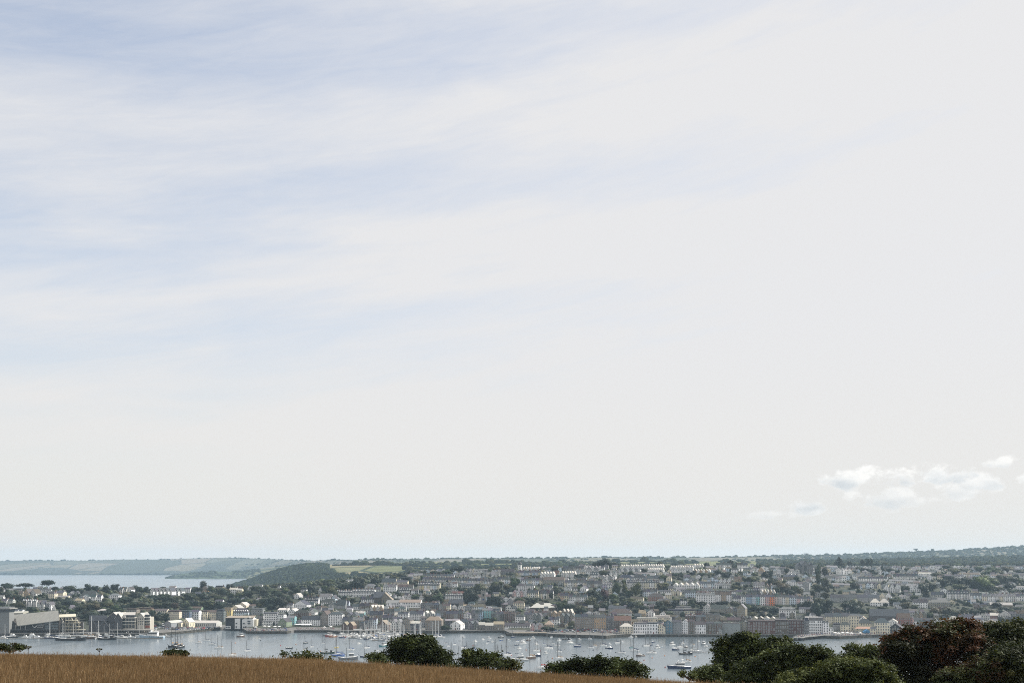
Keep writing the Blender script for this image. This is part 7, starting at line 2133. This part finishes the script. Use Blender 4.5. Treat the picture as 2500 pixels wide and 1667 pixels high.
# visible half only where the frame shows it
cl_ = np.sin(Xb * 1.3 + np.sin(Yb * 0.9)) * np.sin(Yb * 1.1 + Xb * 0.37) + 0.6 * np.sin(Xb * 0.31 + Yb * 0.23)
hgt = (0.23 + 0.04 * cl_ / 1.6) * r_.uniform(0.65, 1.25, NB)
stalk = r_.random(NB) < 0.06
hgt[stalk] *= 1.45
Zb = meadow_z(Xb, Yb)
a = r_.uniform(0, 2 * np.pi, NB)
lean = r_.normal(0.0, 0.20, NB)
wind = 0.10 + 0.05 * np.sin(Xb * 0.5)
dxl = lean * np.cos(a) * hgt + wind * hgt
dyl = lean * np.sin(a) * hgt
wd = r_.uniform(0.0028, 0.0055, NB)
wx, wy = np.cos(a + 1.57) * wd, np.sin(a + 1.57) * wd
P0 = np.stack([Xb, Yb, Zb], 1)
P1 = P0 + np.stack([dxl * 0.35, dyl * 0.35, hgt * 0.62], 1)
P2 = P0 + np.stack([dxl, dyl, hgt * 0.97], 1)
Wv = np.stack([wx, wy, np.zeros(NB)], 1)
ws = np.where(stalk, 0.55, 1.0)[:, None]
wt = np.where(stalk, 1.1, 0.2)[:, None]
Vg = np.stack([P0 - Wv * ws, P0 + Wv * ws, P1 - Wv * ws * 0.8, P1 + Wv * ws * 0.8, P2 - Wv * wt, P2 + Wv * wt], 1).reshape(-1, 3)
ix = np.arange(NB) * 6
Fg = np.concatenate([np.stack([ix, ix + 1, ix + 3, ix + 2], 1), np.stack([ix + 2, ix + 3, ix + 5, ix + 4], 1)])
base = np.array([(0.212, 0.140, 0.074), (0.248, 0.172, 0.096), (0.178, 0.112, 0.058), (0.31, 0.228, 0.138), (0.192, 0.144, 0.078)])
tint = base[r_.choice(5, NB, p=[0.36, 0.24, 0.22, 0.08, 0.10])] * (0.92 + 0.09 * cl_[:, None]) * r_.uniform(0.8, 1.2, (NB, 1))
tint[stalk] = tint[stalk] * 1.12
tv = np.repeat(tint, 6, 0)
tv.reshape(NB, 6, 3)[:, 4:, :] *= 1.15
me = arr_mesh('dry_grass', Vg, Fg, M['grass'], np.clip(tv, 0.01, 0.8))
tag(link('dry_grass', me), 'tall dry golden-brown meadow grass with pale seed heads', kind='stuff')


# ------------------------------------------------------------------ foreground trees and bushes
def near_plant(name, label, tile, lobes, D, base_y, n, leaf, tints, seed, trunk_x=None, cat='tree', inner=0.70, thick=0.55, ragged=0.0):
    """lobes: (cx, cy, rx, ry[, depth offset m]) in tile pixels"""
    s = D / F / TILE[tile][2]
    cx0 = trunk_x if trunk_x is not None else sum(l[0] * l[2] for l in lobes) / sum(l[2] for l in lobes)
    bx = at(TU_(tile, cx0), TY_(tile, base_y), D)
    gz = float(meadow_z(np.array(bx[0]), np.array(D)))
    root = thing(name, label, cat, (bx[0], D, gz))
    r2 = np.random.default_rng(seed)
    L = []
    for l in lobes:
        p = at(TU_(tile, l[0]), TY_(tile, l[1]), D)
        rx, rz = l[2] * s, l[3] * s
        L.append((p[0] - bx[0], (l[4] if len(l) > 4 else r2.uniform(-0.8, 0.8)), p[2] - gz, rx, max(rx, rz) * thick + 0.3, rz))
    xa_, xb_ = min(l[0] - l[3] for l in L), max(l[0] + l[3] for l in L)
    if cat in ('tree', 'bush'):
        ns_ = max(3, int((xb_ - xa_) / 0.9))
        st_ = (xb_ - xa_) / ns_
        for i in range(ns_):
            xx = xa_ + st_ * (i + 0.5)
            zb_ = [l[2] - l[5] * math.sqrt(max(0.0, 1 - ((xx - l[0]) / l[3]) ** 2)) for l in L[:len(lobes)] if abs(xx - l[0]) < l[3]]
            if zb_:
                zt_ = min(zb_) + 0.5
                zl_ = -0.7
                k_ = max(1, round((zt_ - zl_) / 1.3))
                for q in range(k_):
                    hz2 = (zt_ - zl_) / k_ / 2
                    if hz2 > 0.1:
                        L.append((xx + r2.uniform(-0.2, 0.2), r2.uniform(-0.7, 0.2), zl_ + hz2 * (2 * q + 1), st_ * 0.95, 0.9, hz2 * 1.25))
    # smaller boughs budding out of every main lobe make the outline uneven
    for l in list(L[:len(lobes)]):
        for _ in range(9):
            d = r2.normal(0, 1, 3)
            d[2] = abs(d[2]) * 0.9 + d[2] * 0.1
            d /= np.linalg.norm(d)
            q = r2.uniform(0.20, 0.44)
            e = r2.uniform(0.62, 0.90)
            L.append((l[0] + d[0] * l[3] * e, l[1] + d[1] * l[4] * e, l[2] + d[2] * l[5] * e, l[3] * q, l[4] * q, min(l[3], l[5] * 1.3) * q))
    # twig clusters first, then leaves around each twig tip
    n = int(n * 0.85)
    leaf *= 1.35
    nc = max(60, n // 30)
    pc_, dc_, pick = crown_shell(L, nc, seed, inner)
    if ragged:
        tip = r2.random(nc) < 0.12
        pc_[tip] += dc_[tip] * np.array([1, 0.6, 1]) * r2.uniform(0.1, ragged, tip.sum())[:, None]
    which = r2.integers(0, nc, n)
    spread = leaf * 1.9
    off = r2.normal(0, 1, (n, 3)) * np.array([spread, spread, spread * 0.7])
    pl = pc_[which] + off
    keep = pl[:, 2] > -0.6
    pl, which = pl[keep], which[keep]
    nrm = dc_[which] * 0.6 + np.array([0, 0, 0.7])
    v, f = leaf_quads(pl, nrm, leaf, seed + 3)
    ctint = np.array([t[:3] for t in tints])
    pw = np.array([t[3] for t in tints], float)
    # leaf colour follows the branch it grows on
    cb = np.sin(pc_[:, 0] * 1.1 + seed) + np.sin(pc_[:, 2] * 1.7 + 2 * seed) + np.sin(pc_[:, 1] * 0.9) + r2.normal(0, 0.40, nc)
    order = np.argsort(np.argsort(cb)) / nc
    cidx = np.searchsorted(np.cumsum(pw / pw.sum()), order).clip(0, len(tints) - 1)
    lc = ctint[cidx[which]] * r2.uniform(0.8, 1.22, (len(pl), 1))
    crown = link('crown', arr_mesh('crown', v, f, M['leaf_near'], np.repeat(lc, 4, 0)), root)
    br = MB()
    top = np.mean(np.array(L[:len(lobes)])[:, :3], 0)
    fork = np.array((0.05, 0, max(0.4, top[2] * 0.35)))
    tr = MB().tube((0, 0, -0.5), tuple(fork), 0.05 + 0.02 * top[2], 0.04 + 0.014 * top[2], 8)
    tr.build('trunk', M['bark'], root)
    for l in L[:len(lobes)]:
        c = np.array(l[:3])
        mid = fork * 0.5 + c * 0.5 + r2.normal(0, 0.12, 3)
        b_ = MB().tube(tuple(fork), tuple(mid), 0.075, 0.05, 6)
        b_.tube(tuple(mid), tuple(c), 0.05, 0.03, 5)
        for _ in range(7):
            d = r2.normal(0, 1, 3)
            d /= np.linalg.norm(d)
            b_.tube(tuple(c if r2.random() < .5 else mid), tuple(c + d * np.array(l[3:]) * 0.8), 0.028, 0.008, 4)
        b_.build('branch', M['bark'], root)
    return root


GRN = [(0.030, 0.042, 0.014, 4), (0.048, 0.066, 0.020, 3), (0.080, 0.098, 0.030, 1.4), (0.020, 0.030, 0.012, 2)]
LITE = [(0.048, 0.064, 0.022, 4), (0.078, 0.095, 0.032, 3), (0.115, 0.13, 0.045, 1.3), (0.028, 0.04, 0.016, 2)]
RUST = [(0.024, 0.027, 0.013, 4), (0.085, 0.040, 0.020, 2.6), (0.052, 0.033, 0.016, 3.0), (0.044, 0.050, 0.020, 2.6), (0.11, 0.058, 0.028, 0.5)]
DIM = [(0.026, 0.034, 0.013, 4), (0.042, 0.054, 0.018, 3), (0.066, 0.070, 0.024, 1.2)]

near_plant('hawthorn_tree', 'broad dark domed tree standing behind the meadow crest, left of centre', 'C', [(1040, 1190, 230, 170, 0.3), (890, 1160, 150, 130), (780, 1180, 105, 85), (1180, 1180, 150, 140), (1270, 1230, 110, 110), (720, 1270, 140, 75), (900, 1280, 170, 80), (1110, 1290, 200, 80), (1320, 1290, 110, 75), (1420, 1310, 85, 48), (980, 1095, 130, 80), (1400, 1230, 45, 45)], 100, 1340, 34000, 0.075, GRN, 21, ragged=0.30)
near_plant('bush', 'small rounded bush at the left foot of the broad domed tree', 'C', [(535, 1270, 62, 45), (590, 1290, 50, 30), (620, 1265, 35, 35)], 97, 1310, 4200, 0.07, LITE, 22, cat='bush')
near_plant('bush', 'medium ragged bush just right of the broad domed tree', 'C', [(1700, 1240, 110, 62), (1790, 1270, 100, 70), (1680, 1310, 120, 50), (1830, 1320, 100, 45), (1920, 1300, 90, 50), (1960, 1270, 50, 40), (1620, 1330, 60, 30), (1650, 1215, 45, 35)], 92, 1360, 13000, 0.07, GRN, 23, cat='bush', ragged=0.25)
near_plant('bush', 'low round bush left of the long hedge, beside a moored yacht', 'D', [(180, 1345, 90, 50), (110, 1345, 80, 40), (250, 1365, 70, 35), (35, 1300, 45, 55)], 90, 1390, 6000, 0.07, DIM, 24, cat='bush')
near_plant('bush', 'long low hedge-like bush behind the meadow crest at centre', 'D', [(850, 1370, 80, 40), (960, 1310, 70, 50), (1050, 1330, 90, 50), (1150, 1340, 90, 55), (1240, 1310, 80, 55), (1330, 1330, 90, 50), (1430, 1330, 90, 45), (1540, 1330, 80, 45), (1600, 1370, 100, 55), (1690, 1400, 80, 50), (720, 1385, 60, 32), (1100, 1390, 280, 40), (1450, 1400, 240, 40), (1750, 1390, 30, 30)], 86, 1430, 26000, 0.07, GRN, 25, cat='bush', ragged=0.22)
near_plant('bush', 'little bush low in the meadow left of the big right-hand tree', 'E', [(560, 1440, 75, 40), (650, 1410, 60, 40), (690, 1440, 60, 45), (510, 1450, 40, 30)], 70, 1480, 7000, 0.055, LITE, 26, cat='bush', ragged=0.25)
near_plant('sapling', 'thin leafy sapling tip left of the little bush', 'E', [(335, 1465, 16, 25), (420, 1450, 12, 22), (422, 1475, 16, 18)], 62, 1495, 700, 0.045, LITE, 27, cat='sapling')
near_plant('oak_tree', 'big dark bushy tree on the right overlapping the brick warehouses', 'E', [(1010, 1130, 180, 130, 1.0), (850, 1140, 140, 110), (780, 1260, 95, 120), (1160, 1130, 170, 120), (1330, 1150, 170, 110), (1480, 1110, 100, 70), (900, 1290, 180, 130), (1070, 1290, 190, 130), (820, 1390, 110, 90), (1000, 1420, 180, 80), (1080, 1040, 120, 50)], 84, 1480, 40000, 0.070, GRN, 28, ragged=0.28)
near_plant('oak_tree', 'green spreading tree in front of the big dark right-hand tree', 'E', [(1280, 1300, 200, 110), (1150, 1370, 170, 100), (1450, 1240, 180, 110), (1620, 1190, 150, 80), (1780, 1220, 150, 80), (1900, 1200, 110, 70), (1600, 1330, 200, 120), (1820, 1330, 190, 110), (1000, 1430, 130, 60), (1300, 1440, 240, 70), (1980, 1290, 140, 100)], 74, 1490, 36000, 0.062, LITE[:1] + GRN, 29, ragged=0.25)
near_plant('bramble_thicket', 'mid-green thicket filling the near right corner of the meadow', 'F', [(150, 1430, 200, 110), (330, 1390, 190, 90), (480, 1420, 190, 110), (620, 1450, 170, 120), (720, 1520, 150, 90), (60, 1500, 180, 90), (300, 1500, 250, 90), (520, 1530, 240, 70), (-100, 1500, 160, 90), (-250, 1530, 150, 60)], 58, 1600, 44000, 0.048, LITE, 30, cat='bush', ragged=0.22)
near_plant('elder_bush', 'loose light-leaved bush between the pier view and the rusty tree', 'F', [(420, 1230, 110, 70), (520, 1220, 100, 80), (330, 1280, 90, 55), (600, 1240, 90, 80), (460, 1300, 180, 80), (240, 1310, 70, 40)], 72, 1450, 13000, 0.058, LITE, 31, cat='bush', ragged=0.45, inner=0.4)
near_plant('rusty_tree', 'large tree with rust-red autumn leaves in front of the right-hand town', 'F', [(820, 1200, 180, 130), (960, 1090, 190, 120), (1090, 1120, 180, 140), (1230, 1080, 170, 130), (1390, 1040, 180, 130), (1540, 1010, 180, 110), (1660, 1020, 130, 110), (900, 1320, 220, 140), (1150, 1310, 260, 170), (1420, 1260, 260, 180), (1620, 1200, 180, 160), (760, 1110, 70, 50), (1000, 1460, 260, 120), (1350, 1460, 280, 130), (900, 1560, 240, 90), (1250, 1570, 300, 90)], 66, 1600, 60000, 0.060, RUST, 32, ragged=0.35)
near_plant('sycamore_tree', 'dark green tree at the right edge behind the rusty tree', 'F', [(1830, 1040, 150, 110), (2000, 1010, 170, 90), (2150, 1000, 150, 90), (1900, 1180, 220, 140), (2120, 1150, 200, 160), (1760, 1150, 130, 120), (2260, 1100, 140, 160)], 72, 1600, 32000, 0.065, DIM, 33, ragged=0.25)
near_plant('sycamore_tree', 'dim olive tree filling the lower right corner', 'F', [(1900, 1380, 230, 160), (2120, 1360, 220, 200), (1700, 1460, 220, 150), (2000, 1530, 300, 120), (1500, 1520, 220, 110), (2150, 1240, 130, 110)], 60, 1640, 44000, 0.055, DIM + RUST[2:3], 34, ragged=0.22)
# low growth along the left crest
near_plant('bush', 'dark weeds and bramble at the far left of the meadow crest', 'A', [(15, 1138, 36, 22), (60, 1152, 46, 16), (115, 1156, 36, 13), (170, 1163, 36, 10), (215, 1166, 20, 8)], 60, 1185, 3000, 0.04, DIM, 35, cat='plant')
near_plant('bush', 'small dark bush poking over the crest left of the two old ships', 'B', [(170, 1212, 60, 20), (240, 1220, 40, 12), (20, 1222, 40, 10), (110, 1218, 40, 12)], 66, 1240, 3600, 0.045, DIM, 36, cat='plant')
near_plant('bush', 'low flat bush on the crest left of the blue-hulled yacht', 'B', [(1600, 1274, 110, 24), (1690, 1262, 90, 26), (1770, 1275, 80, 20), (1500, 1284, 70, 12), (1950, 1280, 30, 14)], 78, 1300, 6000, 0.06, DIM, 37, cat='bush')


def thistle(tile, x_, y_, D, label):
    p = at(TU_(tile, x_), TY_(tile, y_), D)
    gz = float(meadow_z(np.array(p[0]), np.array(D)))
    root = thing('umbel_plant', label, 'plant', (p[0], D, gz))
    h = p[2] - gz
    st_ = MB().tube((0, 0, -0.1), (0.05, 0, h), 0.018, 0.010, 5)
    hd = MB()
    for i in range(7):
        a_ = 2 * math.pi * i / 7
        e = (0.05 + 0.11 * math.cos(a_), 0.11 * math.sin(a_), h + 0.06 + R.uniform(-0.03, 0.03))
        st_.tube((0.05, 0, h - 0.05), e, 0.008, 0.006, 4)
        hd.lathe([(0.015, -0.02), (0.045, 0.01), (0.035, 0.035), (0.01, 0.04)], 7, e)
    st_.build('stem', M['bark'], root)
    hd.build('flower_head', M['leaf'], root, (0.05, 0.05, 0.025))


thistle('A', 152, 1118, 52, 'taller dark umbel seed head against the water at far left')
thistle('A', 322, 1158, 52, 'shorter dark umbel seed head right of the tall one')
thistle('A', 1150, 1190, 50, 'single small seed head on the crest below the black yacht')

# withies: thin poles standing in the near water on the right
for i, x_ in enumerate((450, 503, 620)):
    D = H * F / (TY_('F', 1190) - Y0)
    p = at(TU_('F', x_), TY_('F', 1190), D)
    q = thing('marker_pole', f'thin dark marker pole in the water by the pier, {from_left(i + 1, 3)} of three', 'pole', (p[0], D, 0), group='marker poles by the pier')
    hh_ = 80 / TILE['F'][2] / F * D
    MB().tube((0, 0, -1), (0, 0, hh_), 0.14, 0.10, 6).build('shaft', M['timber'], q)
    MB().lathe([(0.02, hh_ - 0.2), (0.3, hh_), (0.05, hh_ + 0.4)], 8).build('topmark', M['dark'], q)

# ------------------------------------------------------------------ air
mh, gg, out = new_mat('haze')
vol = gg.n('ShaderNodeVolumePrincipled')
vol.inputs['Color'].default_value = (0.60, 0.81, 1.0, 1)
vol.inputs['Density'].default_value = 0.000060
vol.inputs['Anisotropy'].default_value = 0.2
gg.l(vol.outputs[0], out.inputs['Volume'])
hz_b = MB().box(-7600, 7600, -500, 10600, -9.5, 208)
ho = tag(hz_b.build('haze', mh), kind='stuff')
